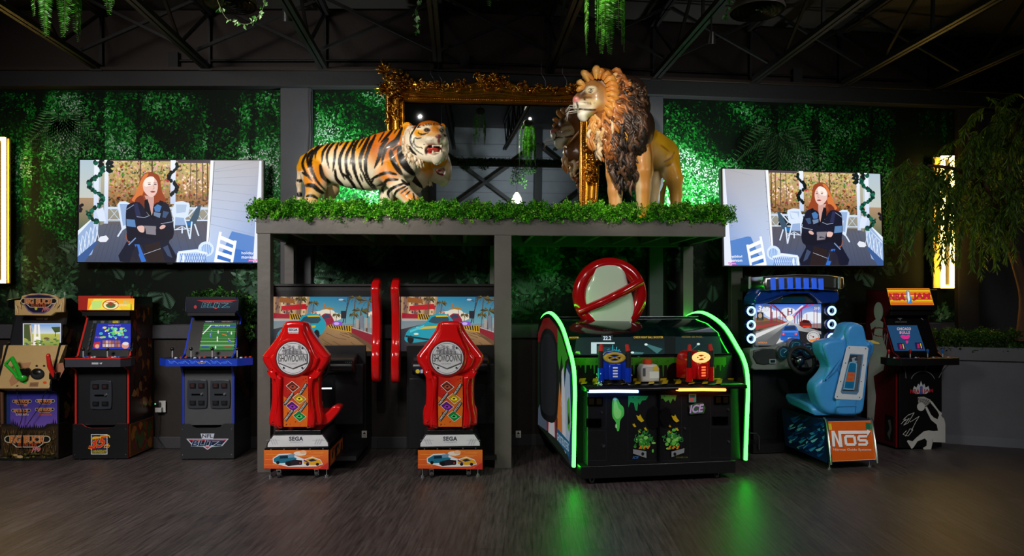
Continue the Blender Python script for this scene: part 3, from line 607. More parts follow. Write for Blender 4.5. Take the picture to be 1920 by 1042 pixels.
# boxwood hedge on the canopy
def hedge(name, label, parentM, x0, x1, y0, y1, z0, z1, n, seed, cols, size=.016, cat='hedge', over=.05, tilt=0.):
    rg = np.random.default_rng(seed)
    nc = n//7; cx = rg.uniform(x0-over*.6, x1+over*.6, nc); cy = y0+(y1-y0)*rg.uniform(0, 1, nc)**1.6; cz = z0+(z1-z0)*rg.uniform(0, 1, nc)
    cz = np.where(cy < y0+.07, cz-.03*rg.uniform(0, 1.2, nc), cz)+.016*np.sin(cx*23)+.014*np.sin(cx*61+1)
    C0 = np.array([lin(c) for c in cols]); ci = rg.integers(0, len(cols), nc)
    P = np.repeat(np.stack([cx, cy, cz], 1), 7, 0)+rg.normal(0, size*.55, (nc*7, 3)); D = rg.normal(0, 1, (nc*7, 3))+np.array([0, -.5, .55])
    L = rg.uniform(.7, 1.25, nc*7)*size; C = C0[np.repeat(ci, 7)]*rg.uniform(.6, 1.3, (nc*7, 1))
    v, f, c = leaves_np(P, D, L, L*.8, C, rg); v = (np.array(parentM.to_3x3()) @ v.T).T+np.array(parentM.translation)
    return tag(mesh_np(name, v, f, c, MAT_LEAF), label, cat, kind='stuff')
MPg = mw(pg)
hg = hedge('boxwood_hedge', 'bright green artificial boxwood hedge running along the top of the timber canopy', MPg, -.03, LP+.05, -.05, .30, 2.29, 2.43, 52000, 4, [(86, 186, 26), (120, 220, 40), (56, 140, 22), (170, 240, 80), (40, 104, 20)], .019)
# wall-washer fixtures standing among the statues
for k, (x, y, lb) in enumerate(((-1.62, 6.90, 'small black uplight on the canopy behind the tiger'), (1.86, 7.22, 'small black uplight on the canopy behind the lion'))):
    mb = MB(); mb.cyl((0, 0, 0), (0, 0, .05), .045, .045, 16, lin((16, 16, 16))); o = mb.build('uplight', MAT_SATIN); o.location = (x, y-.0, 2.297); tag(o, lb, 'lamp')
# ================================================================ gilded mirror
gold = lin((206, 140, 42)); gold2 = lin((150, 86, 22)); gold3 = lin((236, 178, 72))
MY = 7.16; mx0 = W(722, 0, MY).x; mx1 = W(1121, 0, MY+.15).x; rz = .07
mr = thing('gilded_mirror', 'huge mirror in an ornate gilded frame standing on the canopy behind tiger and lion', 'mirror', (mx0, MY, 2.312), rz)
mr.rotation_euler = (.062, 0, rz)
wM = (mx1-mx0)/math.cos(rz); iT = CZ+(HY-197)/F0*MY-2.30; oT = CZ+(HY-160)/F0*MY-2.30
lw = .205; rw = .20
mb = MB(); mb.box(lw-.03, wM-rw+.03, .02, .03, .0, iT+.03, (.92, .94, .94)); 
gm = mat('mirror_silver', .015, metal=1, var=0); mb.build('mirror_glass', gm, mr)
mb = MB(); mb.box(0.02, wM-.02, .035, .06, 0, oT, lin((30, 22, 14))); mb.build('backboard', MAT_PAINT, mr)
def rail(fn_in, fn_out, n, vertical, name):
    """moulded rail between an inner edge and an outer (curved) edge"""
    prof = [(0, -.02), (.05, -.055), (.12, -.05), (.16, -.03), (.2, -.03), (.24, -.055), (.45, -.07), (.62, -.05), (.72, -.075), (.8, -.105), (.9, -.11), (1, -.07), (1, .0)]
    vs = []; 
    for i in range(n+1):
        t = i/n; a = Vector(fn_in(t)); b = Vector(fn_out(t))
        for u, d in prof: p = a+(b-a)*u; vs.append((p.x, d, p.y))
    m = len(prof); fs = [(i*m+k, i*m+k+1, (i+1)*m+k+1, (i+1)*m+k) for i in range(n) for k in range(m-1)]
    mb = MB(); mb.add(vs, fs, gold, True); return mb
def top_out(t):
    x = t*wM; z = oT-.035
    z += .085*math.exp(-((x-wM/2)/.22)**2)+.12*math.exp(-(x/.28)**2)+.10*math.exp(-((wM-x)/.28)**2)
    return (x, z)
def side_out(t, s):
    z = t*oT; d = .0+.06*math.exp(-((z-.62)/.26)**2)*1+.035*math.exp(-((z-oT)/.2)**2)+.02*math.sin(z*7)
    return d
rail(lambda t: (lw+t*(wM-lw-rw), iT), lambda t: top_out(.03+.94*t), 60, False, '').build('top_rail', MAT_GOLD, mr)
rail(lambda t: (lw, t*iT), lambda t: (.045-side_out(t, 0), t*oT), 40, True, '').build('side_rail', MAT_GOLD, mr)
rail(lambda t: (wM-rw, t*iT), lambda t: (wM-.045+side_out(t, 1), t*oT), 40, True, '').build('side_rail', MAT_GOLD, mr)
def beads(p, q, n, r):
    mb = MB()
    for i in range(n):
        t = (i+.5)/n; mb.ell((p[0]+(q[0]-p[0])*t, -.062, p[1]+(q[1]-p[1])*t), r, gold3, 6, 4)
    return mb
beads((lw, iT+.03), (wM-rw, iT+.03), 90, .0085).build('bead_moulding', MAT_GOLD, mr)
beads((lw-.03, 0), (lw-.03, iT), 60, .0085).build('bead_moulding', MAT_GOLD, mr); beads((wM-rw+.03, 0), (wM-rw+.03, iT), 60, .0085).build('bead_moulding', MAT_GOLD, mr)
def scroll(mb, x, z, s, a0, turns, hand, y=-.09, r=.014):
    p = []; n = 22
    for i in range(n+1):
        t = i/n; rr = s*(1-t*.82); g = a0+hand*turns*2*math.pi*t; p.append((x+rr*math.cos(g), y-.02*math.sin(t*3), z+rr*math.sin(g)))
    mb.tube(p, [r*(.6+.6*math.sin(3.1*i/n)) for i in range(n+1)], 7, RG.choice([gold, gold3, gold2]))
    mb.ell(p[-1], r*1.5, gold3, 8, 6)
def acanthus(mb, x, z, a, L, n=5, y=-.1):
    for k in range(n):
        b = a+(k-(n-1)/2)*.42; l2 = L*(1-.12*abs(k-(n-1)/2)); p = []
        for i in range(6):
            t = i/5; p.append((x+math.cos(b)*l2*t, y-.035*math.sin(t*2.6), z+math.sin(b)*l2*t+(-.1*l2*t*t)))
        mb.tube(p, [L*.12*math.sin(.35+2.6*i/5)+.002 for i in range(6)], 6, RG.choice([gold, gold3, gold2]), flat=.6)
RG = random.Random(5)
def ornament(name, spots):
    for (cx, cz, w, h, n) in spots:
        mb = MB()
        for i in range(n):
            x = cx+RG.uniform(-w, w); z = cz+RG.uniform(-h, h)
            if i % 2: scroll(mb, x, z, RG.uniform(.022, .05), RG.uniform(0, 6), RG.uniform(.8, 1.3), RG.choice([-1, 1]), r=RG.uniform(.006, .011))
            else: acanthus(mb, x, z, RG.uniform(0, 6.28), RG.uniform(.04, .075), RG.choice([3, 4, 5]))
        for i in range(n): mb.ell((cx+RG.uniform(-w, w), -.105, cz+RG.uniform(-h, h)), RG.uniform(.007, .014), gold3, 8, 5)
        mb.build(name, MAT_GOLD, mr)
def shell(cx, cz, s, a=math.pi/2):
    mb = MB(); mb.ell((cx, -.12, cz), (s*.32, .03, s*.3), gold3, 14, 8)
    acanthus(mb, cx, cz, a, s, 9, -.11); acanthus(mb, cx, cz, a+math.pi, s*.7, 5, -.11)
    mb.torus((cx, -.12, cz), s*.42, s*.08, gold, n=24, m=8)
    return mb
ornament('carved_ornament', [(.10, oT+.0, .08, .09, 18), (.10, oT-.26, .05, .13, 14), (.30, oT-.03, .10, .05, 12), (wM/2, oT+.0, .17, .07, 26), (wM/2-.33, oT-.05, .12, .04, 10), (wM/2+.33, oT-.05, .12, .04, 10),
    (wM-.30, oT-.03, .10, .05, 12), (wM-.10, oT+.0, .08, .09, 18), (.09, .62, .06, .17, 14), (wM-.09, .62, .075, .20, 34), (wM/2-.55, oT-.05, .10, .025, 7), (wM/2+.55, oT-.05, .10, .025, 7), (.52, oT-.06, .1, .025, 7), (wM-.10, .2, .03, .1, 6), (wM-.10, oT-.30, .05, .12, 12)])
shell(wM/2, oT+.01, .11).build('crest_shell', MAT_GOLD, mr); shell(wM-.08, .68, .10, 0).build('side_shell', MAT_GOLD, mr); shell(.08, .68, .09, math.pi).build('side_shell', MAT_GOLD, mr)
for sx, cx in ((-1, .03), (1, wM-.03)):
    mb = MB(); acanthus(mb, cx, oT+.06, math.pi/2+sx*.35*-1, .15, 7); acanthus(mb, cx-sx*.0, oT-.1, math.pi/2+sx*-1.5 if sx < 0 else 0, .12, 7); mb.build('corner_leaf', MAT_GOLD, mr)
for px in (815, 829, 1023, 1063):
    mb = MB(); a = W(px, 164, MY); b = W(px-8, 138, MY-.02); mb.tube([a, (a+b)/2+Vector((.02, 0, 0)), b, b+Vector((0, 0, .2))], .0025, 5, lin((120, 120, 120)))
    tag(mb.build('hanging_wire', MAT_STEEL), {815: 'thin steel wire above the left part of the mirror frame, first from the corner', 829: 'thin steel wire above the mirror frame, second from its left corner', 1023: 'thin steel wire above the mirror frame between its crest and the lion', 1063: 'thin steel wire above the mirror frame beside the lion head'}[px], 'wire', 'wires from ceiling to mirror')
# ================================================================ upright arcade cabinets
def spt(th, px, py, y):
    """local (x, z) of the photo point px,py on the local plane y=const of a thing"""
    Mi = mw(th).inverted(); C = Mi @ Vector((0, 0, CZ)); d = Mi.to_3x3() @ Vector(((px-CX)/F0, 1, (HY-py)/F0)); p = C+d*((y-C.y)/d.y); return p.x, p.z
def screws(mb, pts, y, r=.006):
    for x, z in pts: mb.cyl((x, y, z), (x, y-.004, z), r, r, 8, lin((150, 150, 150)))
def coin_door(th, x, z, w, h, y):
    mb = MB(); o = crom([(x-w/2, z-h/2+.03), (x-w/2+.03, z-h/2), (x+w/2-.03, z-h/2), (x+w/2, z-h/2+.03), (x+w/2, z+h/2-.03), (x+w/2-.03, z+h/2), (x-w/2+.03, z+h/2), (x-w/2, z+h/2-.03)], 3)
    mb.slab(o, 'y', y, y-.016, lin((52, 56, 62)), .005)
    d = mb.build('coin_door', MAT_SATIN, th)
    for sx in (-.22, .22):
        for sz, hh in ((.30, .13), (-.30, .12)):
            mb = MB()
            cx, cz = x+sx*w, z+sz*h; mb.box(cx-.11*w*1.3, cx+.11*w*1.3, y-.028, y-.014, cz-hh*h*.62, cz+hh*h*.62, lin((20, 20, 24)))
            mb.box(cx-.09*w, cx+.09*w, y-.031, y-.026, cz-hh*h*.40, cz+hh*h*.40, lin((60, 34, 36) if sz > 0 else (30, 32, 36))); mb.build('coin_slot', MAT_SATIN, d)
    mb = MB(); mb.box(x-.28*w, x+.2*w, y-.020, y-.014, z-.012, z+.004, lin((34, 36, 40))); mb.cyl((x+.24*w, y-.014, z), (x+.24*w, y-.03, z), .011, .011, 12, lin((220, 224, 230))); mb.build('lock', MAT_STEEL, d)
def joystick(th, x, y, z, col, h=.07, bat=False):
    mb = MB(); mb.cyl((x, y, z), (x, y, z+.004), .022, .022, 14, lin((14, 14, 14))); mb.cyl((x, y, z), (x, y, z+h*.7), .006, .006, 8, lin((190, 190, 196)))
    if bat: mb.lathe([(.004, 0), (.008, .012), (.014, .035), (.012, .048), (.0, .055)], 12, lin(col), (x, y, z+h*.35))
    else: mb.ell((x, y, z+h*.85), .017, lin(col), 12, 8)
    return mb.build('joystick', MAT_GLOSS, th)
def button(th, x, y, z, col, r=.014):
    mb = MB(); mb.cyl((x, y, z), (x, y, z+.005), r*1.25, r*1.2, 14, lin(tuple(c*.8 for c in col))); mb.cyl((x, y, z+.005), (x, y, z+.011), r*.85, r*.75, 14, lin(col)); return mb.build('button', MAT_GLOSS, th)
def side_panels(th, prof, w, trim, art, y_art=None):
    """prof: closed (y,z) profile of each side; trim: edge moulding colour"""
    for sx in (-1, 1):
        mb = MB(); x0 = sx*w/2; mb.slab(prof, 'x', x0-.009, x0+.009, lin((18, 18, 20)), 0, lin(trim)); p = mb.build('side_panel', MAT_PRINT, th)
        if sx == 1 and art:
            mb = MB(); a = Art(mb, (x0+.009, 0, 0), (1, 0, 0), None, flat=(Vector((0, 1, 0)), Vector((0, 0, 1)))); art(a); mb.build('side_artwork', MAT_PRINT, p)
def blot_art(seed, base, pal, x0, x1, z0, z1, n=60, s=.09):
    def f(a):
        rg = random.Random(seed); a.rect(x0, z0, x1, z1, base)
        for i in range(n):
            x = rg.uniform(x0+.04, x1-.04); z = rg.uniform(z0+.04, z1-.04); c = rg.choice(pal); k = rg.randint(3, 7); g0 = rg.uniform(0, 6)
            a.poly([(min(x1, max(x0, x+rg.uniform(.3, 1)*s*math.cos(g0+6.28*j/k))), min(z1, max(z0, z+rg.uniform(.3, 1)*s*1.3*math.sin(g0+6.28*j/k)))) for j in range(k)], c)
    return f
def riser(th, w, h, d, art, body=(26, 26, 30), notch=True, edge=(28, 28, 32)):
    z = h; q = .03
    o = [(-w/2, 0.012), (w/2, .012), (w/2, z), (w*.30, z), (w*.24, z-q*1.0), (w*.16, z-q*1.3), (-w*.18, z-q*1.3), (-w*.26, z-q*.9), (-w*.34, z), (-w/2, z)]
    mb = MB(); mb.slab(o, 'y', .0, .016, lin(body), 0, lin(edge)); r = mb.build('riser_panel', MAT_BLACK, th)
    mb = MB(); 
    for sx in (-1, 1): mb.box(sx*(w/2-.009)-.009, sx*(w/2-.009)+.009, .017, d, .012, z, lin(body))
    mb.box(-w/2+.02, w/2-.02, d-.02, d, .012, z, lin(body)); mb.box(-w/2+.02, w/2-.02, .02, d-.02, z-.06, z-.045, lin(body)); mb.build('riser_box', MAT_BLACK, th)
    mb = MB(); screws(mb, [(-w/2+.02, .05), (w/2-.02, .05), (-w/2+.02, z-.05), (w/2-.02, z-.05)], 0, .006)
    mb.build('screws', MAT_STEEL, r)
    for sx in (-.4, .25):
        mb = MB(); mb.cyl((sx*w, .03, 0), (sx*w, .03, .013), .012, .009, 10, lin((170, 170, 174))); mb.build('foot', MAT_STEEL, th)
    mb = MB(); a = Art(mb, (0, 0, 0), (0, -1, 0), th, art[0]); art[1](a); mb.build('riser_artwork', MAT_PRINT, r)
# ---- the blue football cabinet
FY = .0
def blitz_logo(a, cx, cy, s, top=True):
    a.poly([(cx-115*s, cy-22*s), (cx-30*s, cy-22*s), (cx-38*s, cy-50*s), (cx+38*s, cy-50*s), (cx+30*s, cy-22*s), (cx+115*s, cy-22*s), (cx+80*s, cy+18*s), (cx+24*s, cy+22*s), (cx, cy+38*s), (cx-24*s, cy+22*s), (cx-80*s, cy+18*s)], (206, 214, 230))
    a.poly([(cx-104*s, cy-17*s), (cx+104*s, cy-17*s), (cx+76*s, cy+13*s), (cx-76*s, cy+13*s)], (24, 30, 60)); a.poly([(cx-108*s, cy-19*s), (cx+108*s, cy-19*s), (cx+96*s, cy-12*s), (cx-96*s, cy-12*s)], (216, 50, 56))
    a.poly([(cx-16*s, cy+20*s), (cx+16*s, cy+20*s), (cx, cy+33*s)], (224, 60, 76))
    if top: a.text('NFL', cx, cy-37*s, 58*s, 20*s, (26, 34, 66), bold=.05, out=(230, 234, 244), ow=.05)
    a.text('BLITZ', cx, cy+2*s, 176*s, 32*s, (28, 44, 92), bold=.06, shear=.25, out=(206, 232, 240), ow=.06)
def build_blitz():
    X0, Y0 = W(388.5, 0, 6.68).x, 6.68
    th = thing('arcade_cabinet', 'blue-edged football arcade cabinet with two coin doors and blue control deck', 'arcade machine', (X0, Y0, 0), .05, 'upright arcade cabinets'); w = .475
    C1 = (280, 520, 2.895)
    riser(th, .505, .345, .50, (C1, lambda a: blitz_logo(a, 316, 897, 1.0)), body=(40, 42, 46))
    prof = [(.03, .33), (.03, .80), (-.02, .90), (-.02, .985), (.06, 1.02), (.245, 1.36), (.10, 1.43), (.11, 1.565), (.50, 1.565), (.52, 1.2), (.50, .33)]
    side_panels(th, prof, w, (36, 60, 190), blot_art(5, (24, 14, 16), [(70, 26, 26), (44, 30, 40), (96, 50, 40), (20, 20, 30)], .1, .48, .4, 1.3, 40))
    mb = MB(); mb.box(-w/2+.01, w/2-.01, .035, .05, .33, .86, lin((76, 78, 82))); mb.box(-w/2+.01, w/2-.01, .052, .06, .8, .93, lin((10, 10, 12))); mb.build('front_panel', MAT_BLACK, th)
    for cxp in (262, 386):
        x, z = spt(th, 280+cxp/2.895, 520+632/2.895, .03); coin_door(th, x, z, .185, .275, .035)
    mb = MB(); mb.box(-w/2+.01, w/2-.01, .485, .495, .33, 1.55, lin((16, 16, 18))); mb.build('back_panel', MAT_BLACK, th)
    # control deck
    o = [(-.33, -.14), (.33, -.14), (.44, -.02), (.40, .10), (-.40, .10), (-.44, -.02)]
    mb = MB(); mb.slab(o, 'z', .915, .985, lin((16, 16, 24)), .0, lin((30, 66, 196))); dk_ = mb.build('control_deck', MAT_PRINT, th, bevel=.004)
    mb = MB(); a = Art(mb, (0, -.14, 0), (0, -1, 0), th, C1)
    for i in range(6): 
        x = 100+i*58; a.line([(x, 448+(i % 2)*14), (x+20, 462), (x+34, 452), (x+58, 470)], 2.2, (120, 170, 250)); a.ell(x+20, 462, 16, 7, (52, 104, 228), 9)
    blitz_logo(a, 285, 462, .20, False); mb.build('deck_artwork', MAT_PRINT, dk_)
    z = .985
    for i, (px, py) in enumerate(((125, 410), (227, 405), (342, 405), (477, 405))):
        x, _ = spt(th, 280+px/2.895, 0, -.02); joystick(th, x, -.02, z, (16, 16, 18), .10)
        for dx, dy, c in ((.055, -.07, (214, 226, 250)), (.085, -.03, (220, 60, 40)), (.115, .01, (220, 70, 30))): button(th, x+dx if x+dx < .42 else x-.05, dy, z, c)
    # screen, leaning back
    A = Vector((0, .055, 1.00)); B = Vector((0, .225, 1.35)); up = (B-A).normalized(); nn = Vector((0, -up.z, up.y))
    mb = MB(); mb.add([(-w/2+.01, .05, .99), (w/2-.01, .05, .99), (w/2-.01, .24, 1.385), (-w/2+.01, .24, 1.385)], [(0, 1, 2, 3)], lin((4, 4, 6))); mb.build('monitor_bezel', MAT_BLACK, th)
    def pic(a):
        a.poly([(303, 235), (474, 235), (460, 398), (275, 398)], (30, 110, 36)); a.clip = (270, 232, 478, 399)
        for i in range(13): y = 262+i*11.5; a.line([(296-i*2, y), (472, y+1)], 1.2, (70, 150, 76) if i % 3 else (150, 200, 150))
        a.poly([(303, 235), (474, 235), (472, 250), (300, 250)], (14, 22, 40)); a.rect(336, 260, 474, 271, (36, 70, 160)); a.text('BLITZ 20', 400, 265, 80, 6, (210, 220, 240))
        a.line([(292, 310), (338, 262)], 5, (240, 244, 240)); a.line([(338, 262), (440, 262)], 3, (226, 226, 120)); a.line([(280, 350), (466, 350)], 2, (230, 214, 70)); a.line([(278, 372), (464, 372)], 2, (210, 230, 210))
        for x, y, c in ((340, 300, (60, 90, 220)), (334, 318, (90, 120, 240)), (376, 300, (230, 230, 236)), (372, 332, (240, 240, 244)), (372, 344, (220, 220, 226)), (434, 344, (50, 80, 200)), (440, 352, (60, 90, 220)), (448, 306, (220, 220, 224)), (362, 382, (236, 236, 240)), (428, 306, (40, 60, 190))):
            a.ell(x, y, 4, 8, c, 8); a.ell(x, y-8, 3, 3, (220, 190, 160), 8)
        a.line([(398, 310), (424, 318)], 4, (240, 110, 40)); a.rect(286, 377, 326, 385, (30, 60, 150)); a.rect(410, 377, 446, 385, (150, 60, 40)); a.text('HOME 0', 330, 243, 44, 6, (230, 230, 230)); a.text('VISITORS 7', 424, 243, 60, 6, (240, 150, 60))
        a.clip = None
    art_part('screen', MAT_SCREENS, th, A, nn, C1, pic, base=.012)
    # marquee
    mb = MB(); mb.box(-w/2-.004, w/2+.004, .095, .115, 1.415, 1.57, lin((16, 20, 36))); m_ = mb.build('marquee', MAT_PRINT, th, bevel=.003)
    def mq(a):
        a.poly([(250, 113), (486, 118), (482, 180), (240, 178)], (14, 20, 44)); a.poly([(255, 122), (478, 122), (430, 136), (300, 136)], (190, 40, 44)); a.poly([(268, 138), (470, 138), (430, 164), (300, 164)], (20, 34, 60))
        a.text('BLITZ', 366, 149, 168, 28, (16, 34, 60), bold=.04, shear=.25, out=(100, 200, 214), ow=.05); a.poly([(348, 164), (374, 164), (361, 172)], (224, 70, 70)); a.ell(250, 160, 8, 10, (200, 60, 70), 12)
    art_part('marquee_artwork', MAT_PRINT, m_ if False else th, (0, .095, 0), (0, -1, 0), C1, mq)
    mb = MB(); mb.box(-w/2, w/2, .115, .5, 1.545, 1.56, lin((14, 14, 18))); mb.box(-w/2+.01, w/2-.01, .1, .24, 1.385, 1.42, lin((12, 12, 14))); mb.build('top_cover', MAT_BLACK, th)
build_blitz()
# ---- the red cabinet with the orange marquee
def build_red():
    X0, Y0 = W(188, 0, 6.68).x, 6.68
    th = thing('arcade_cabinet', 'red-edged black arcade cabinet with glowing orange marquee and 35th anniversary emblem', 'arcade machine', (X0, Y0, 0), .04, 'upright arcade cabinets'); w = .475; C = (0, 520, 2.893)
    def rart(a):
        a.rect(494, 849, 583, 959, (226, 228, 232)); a.rect(498, 853, 579, 955, (46, 50, 78))
        for i in range(5): a.line([(506+i*16, 858), (500+i*17, 930)], 5, (30, 34, 52) if i % 2 else (70, 76, 120))
        a.rect(500, 932, 578, 953, (40, 40, 46)); a.text('ANNIVERSARY', 539, 943, 76, 17, (220, 200, 60), bold=.03)
        a.text('35', 532, 892, 104, 62, (236, 60, 36), bold=.06, shear=.4, out=(250, 214, 60), ow=.03, skew=-.14); a.line([(478, 920), (510, 928), (548, 916)], 4, (224, 30, 30)); a.line([(500, 872), (548, 866)], 9, (250, 206, 50)); a.line([(545, 860), (592, 856), (596, 868)], 6, (250, 200, 40))
        a.text('th', 580, 912, 34, 24, (250, 170, 50), bold=.04, shear=.5)
    riser(th, .52, .345, .50, (C, rart), body=(20, 21, 25), edge=(190, 40, 30))
    prof = [(.03, .33), (.03, .86), (-.05, .90), (-.05, .955), (.06, 1.00), (.225, 1.36), (.09, 1.455), (.10, 1.575), (.50, 1.575), (.52, 1.2), (.50, .33)]
    side_panels(th, prof, w+.02, (206, 44, 36), blot_art(8, (70, 26, 14), [(150, 60, 30), (190, 110, 50), (96, 40, 20), (210, 150, 90), (60, 20, 20), (120, 30, 24)], .06, .5, .38, 1.5, 60, .06))
    mb = MB(); mb.box(.262, .2655, .03, .50, .02, .335, lin((150, 90, 30))); a = Art(mb, (.2655, 0, 0), (1, 0, 0), None, flat=(Vector((0, 1, 0)), Vector((0, 0, 1)))); blot_art(9, (110, 66, 26), [(190, 60, 30), (210, 130, 40), (90, 110, 50), (140, 40, 30)], .04, .49, .03, .33, 40, .07)(a); mb.build('riser_side_artwork', MAT_PRINT, th)
    mb = MB(); mb.box(-w/2+.01, w/2-.01, .035, .05, .33, .92, lin((30, 31, 35))); mb.build('front_panel', MAT_BLACK, th)
    x, z = spt(th, 551/2.893, 520+636/2.893, .035); coin_door(th, x, z, .20, .275, .035)
    mb = MB(); mb.box(-w/2+.01, w/2-.01, .485, .495, .33, 1.55, lin((16, 16, 18))); mb.build('back_panel', MAT_BLACK, th)
    o = [(-.255, -.13), (.255, -.13), (.30, -.02), (.28, .10), (-.28, .10), (-.30, -.02)]
    mb = MB(); mb.slab(o, 'z', .905, .985, lin((22, 22, 28)), 0, lin((66, 66, 74))); mb.slab([(q[0]*1.012, q[1]*1.012-.0005) for q in o], 'z', .981, .990, lin((30, 30, 34)), 0, lin((224, 44, 36))); dk_ = mb.build('control_deck', MAT_PRINT, th, bevel=.003)
    art_part('deck_artwork', MAT_PRINT, th, (0, -.13, 0), (0, -1, 0), C, lambda a: (a.rect(498, 461, 534, 471, (200, 204, 212)), a.poly([(538, 464), (556, 460), (550, 472)], (210, 214, 220))))
    for k, px in enumerate((452, 583)):
        x, _ = spt(th, px/2.893, 0, -.02); joystick(th, x, -.02, .99, (18, 18, 20), .09)
        for i in range(6): button(th, x+.05+.034*(i % 3), -.085+.045*(i//3), .99, ((70, 110, 220), (214, 40, 50), (224, 226, 236))[(i+k) % 3], .013)
    A = Vector((0, .06, 1.0)); B = Vector((0, .215, 1.36)); up = (B-A).normalized(); nn = Vector((0, -up.z, up.y))
    mb = MB(); mb.add([(-w/2+.005, .055, .985), (w/2-.005, .055, .985), (w/2-.005, .22, 1.385), (-w/2+.005, .22, 1.385)], [(0, 1, 2, 3)], lin((10, 12, 15))); mb.build('monitor_bezel', MAT_BLACK, th)
    def bez(a):
        for i in range(11): c = ((84, 88, 92), (40, 52, 58), (110, 110, 112), (30, 60, 60))[i % 4]; a.poly([(508+i*21, 236), (528+i*21, 236), (526+i*21, 250), (506+i*21, 250)], c)
        a.rect(614, 236, 644, 249, (220, 206, 40)); a.text('PRO', 629, 242, 22, 8, (60, 50, 20)); a.poly([(722, 236), (742, 236), (738, 260), (716, 262)], (180, 40, 44))
        for i in range(6): a.poly([(726-i*3, 262+i*24), (738-i*3, 262+i*24), (733-i*3, 282+i*24), (722-i*3, 282+i*24)], ((40, 90, 96), (80, 84, 90), (30, 60, 66))[i % 3]); a.poly([(504-i*5, 256+i*24), (514-i*5, 256+i*24), (508-i*5, 276+i*24), (498-i*5, 276+i*24)], ((46, 66, 76), (80, 70, 66))[i % 2])
    art_part('bezel_artwork', MAT_PRINT, th, A, nn, C, bez, base=.010)
    def pic(a):
        a.poly([(531, 252), (722, 252), (708, 392), (505, 392)], (24, 44, 170)); rg = random.Random(2)
        for i in range(46):
            x = rg.gauss(620, 42); y = rg.gauss(298, 17)
            if 545 < x < 705 and 272 < y < 334: a.ell(x, y, rg.uniform(4, 13), rg.uniform(3, 9), rg.choice([(90, 210, 120), (120, 226, 190), (226, 214, 110), (70, 180, 200), (150, 220, 90)]), 7)
        for i in range(8): a.rect(556+i*18, 278+(i*13) % 40, 563+i*18, 284+(i*13) % 40, rg.choice([(230, 40, 40), (240, 240, 255), (60, 90, 240)]))
        a.text('PLAYER SELECT', 626, 263, 66, 7, (226, 150, 240)); a.text('1P SELECT', 545, 328, 44, 8, (240, 120, 60)); a.text('2P GUEST', 684, 328, 42, 8, (120, 120, 250))
        for i in range(6):
            for j in range(2): a.rect(561+i*16.5, 345+j*19, 575+i*16.5, 361+j*19, rg.choice([(214, 170, 140), (196, 120, 90), (230, 220, 210), (150, 90, 80), (120, 100, 150)]))
        a.ell(530, 372, 18, 17, (206, 50, 60), 14); a.ell(532, 376, 11, 12, (226, 176, 140), 12); a.poly([(516, 356), (548, 350), (550, 364), (514, 368)], (196, 34, 40))
        a.ell(684, 372, 20, 18, (226, 150, 130), 14); a.ell(686, 362, 17, 9, (236, 226, 226), 12)
    art_part('screen', MAT_SCREENS, th, A, nn, C, pic, base=.014)
    mb = MB(); mb.box(-w/2-.012, w/2+.012, .075, .1, 1.44, 1.58, lin((190, 40, 28))); mb.box(-w/2, w/2, .1, .5, 1.565, 1.575, lin((40, 16, 14))); mb.box(-w/2+.01, w/2-.01, .1, .225, 1.40, 1.44, lin((14, 12, 12))); mb.build('marquee_box', MAT_BLACK, th)
    def mq(a):
        a.poly([(479, 114), (729, 114), (727, 177), (472, 177)], (0, 0, 0), [(250, 170, 30), (250, 160, 30), (250, 214, 40), (252, 130, 30)]); a.poly([(510, 116), (600, 116), (660, 175), (480, 175)], (250, 226, 70))
        a.poly([(497, 128), (556, 124), (545, 168), (500, 172)], (190, 226, 120)); a.text('PRO', 686, 135, 30, 20, (160, 214, 150), bold=.02)
        a.ell(601, 148, 45, 28, (206, 52, 20)); a.ell(601, 149, 40, 24, (250, 236, 170)); a.ell(601, 152, 26, 14, (50, 110, 60)); a.poly([(570, 150), (601, 132), (634, 150), (612, 146), (601, 158), (590, 146)], (150, 60, 30)); a.text('CHAMPIONSHIP', 600, 135, 62, 8, (170, 30, 20), bold=.03)
        a.text('EDITION', 662, 150, 50, 12, (240, 240, 200), bold=.03); a.ell(702, 152, 16, 9, (236, 226, 60))
    art_part('marquee_artwork', mat('lit_marquee', .3, emis=.95, samp=False), th, (0, .075, 0), (0, -1, 0), C, mq)
    mb = MB(); mb.box(-w/2+.01, w/2-.01, .10, .3, 1.384, 1.40, lin((12, 12, 12))); mb.build('speaker_panel', MAT_BLACK, th)
build_red()
# ---- the deer-hunting cabinet
def bbh(a, cx, cy, s, pro=True):
    for sx in (-1, 1): a.ell(cx+sx*100*s, cy-8*s, 26*s, 20*s, (200, 196, 170), 16); a.ell(cx+sx*100*s, cy-8*s, 20*s, 15*s, (30, 26, 24), 16)
    a.poly([(cx-92*s, cy-28*s), (cx+92*s, cy-28*s), (cx+84*s, cy+18*s), (cx+60*s, cy+36*s), (cx-60*s, cy+36*s), (cx-84*s, cy+14*s)], (206, 200, 180)); a.poly([(cx-88*s, cy-24*s), (cx+88*s, cy-24*s), (cx+80*s, cy+16*s), (cx+56*s, cy+32*s), (cx-56*s, cy+32*s), (cx-80*s, cy+12*s)], (38, 28, 24))
    a.text('BIG BUCK', cx, cy-7*s, 190*s, 38*s, (206, 116, 44), bold=.07, out=(226, 210, 180), ow=.05); a.text('HUNTER', cx, cy+22*s, 104*s, 18*s, (200, 80, 40), bold=.04, space=1.15)
    if pro: a.text('Pro', cx+46*s, cy+46*s, 52*s, 28*s, (200, 30, 30), bold=.03, shear=.5, out=(236, 226, 226), ow=.05, skew=-.15)
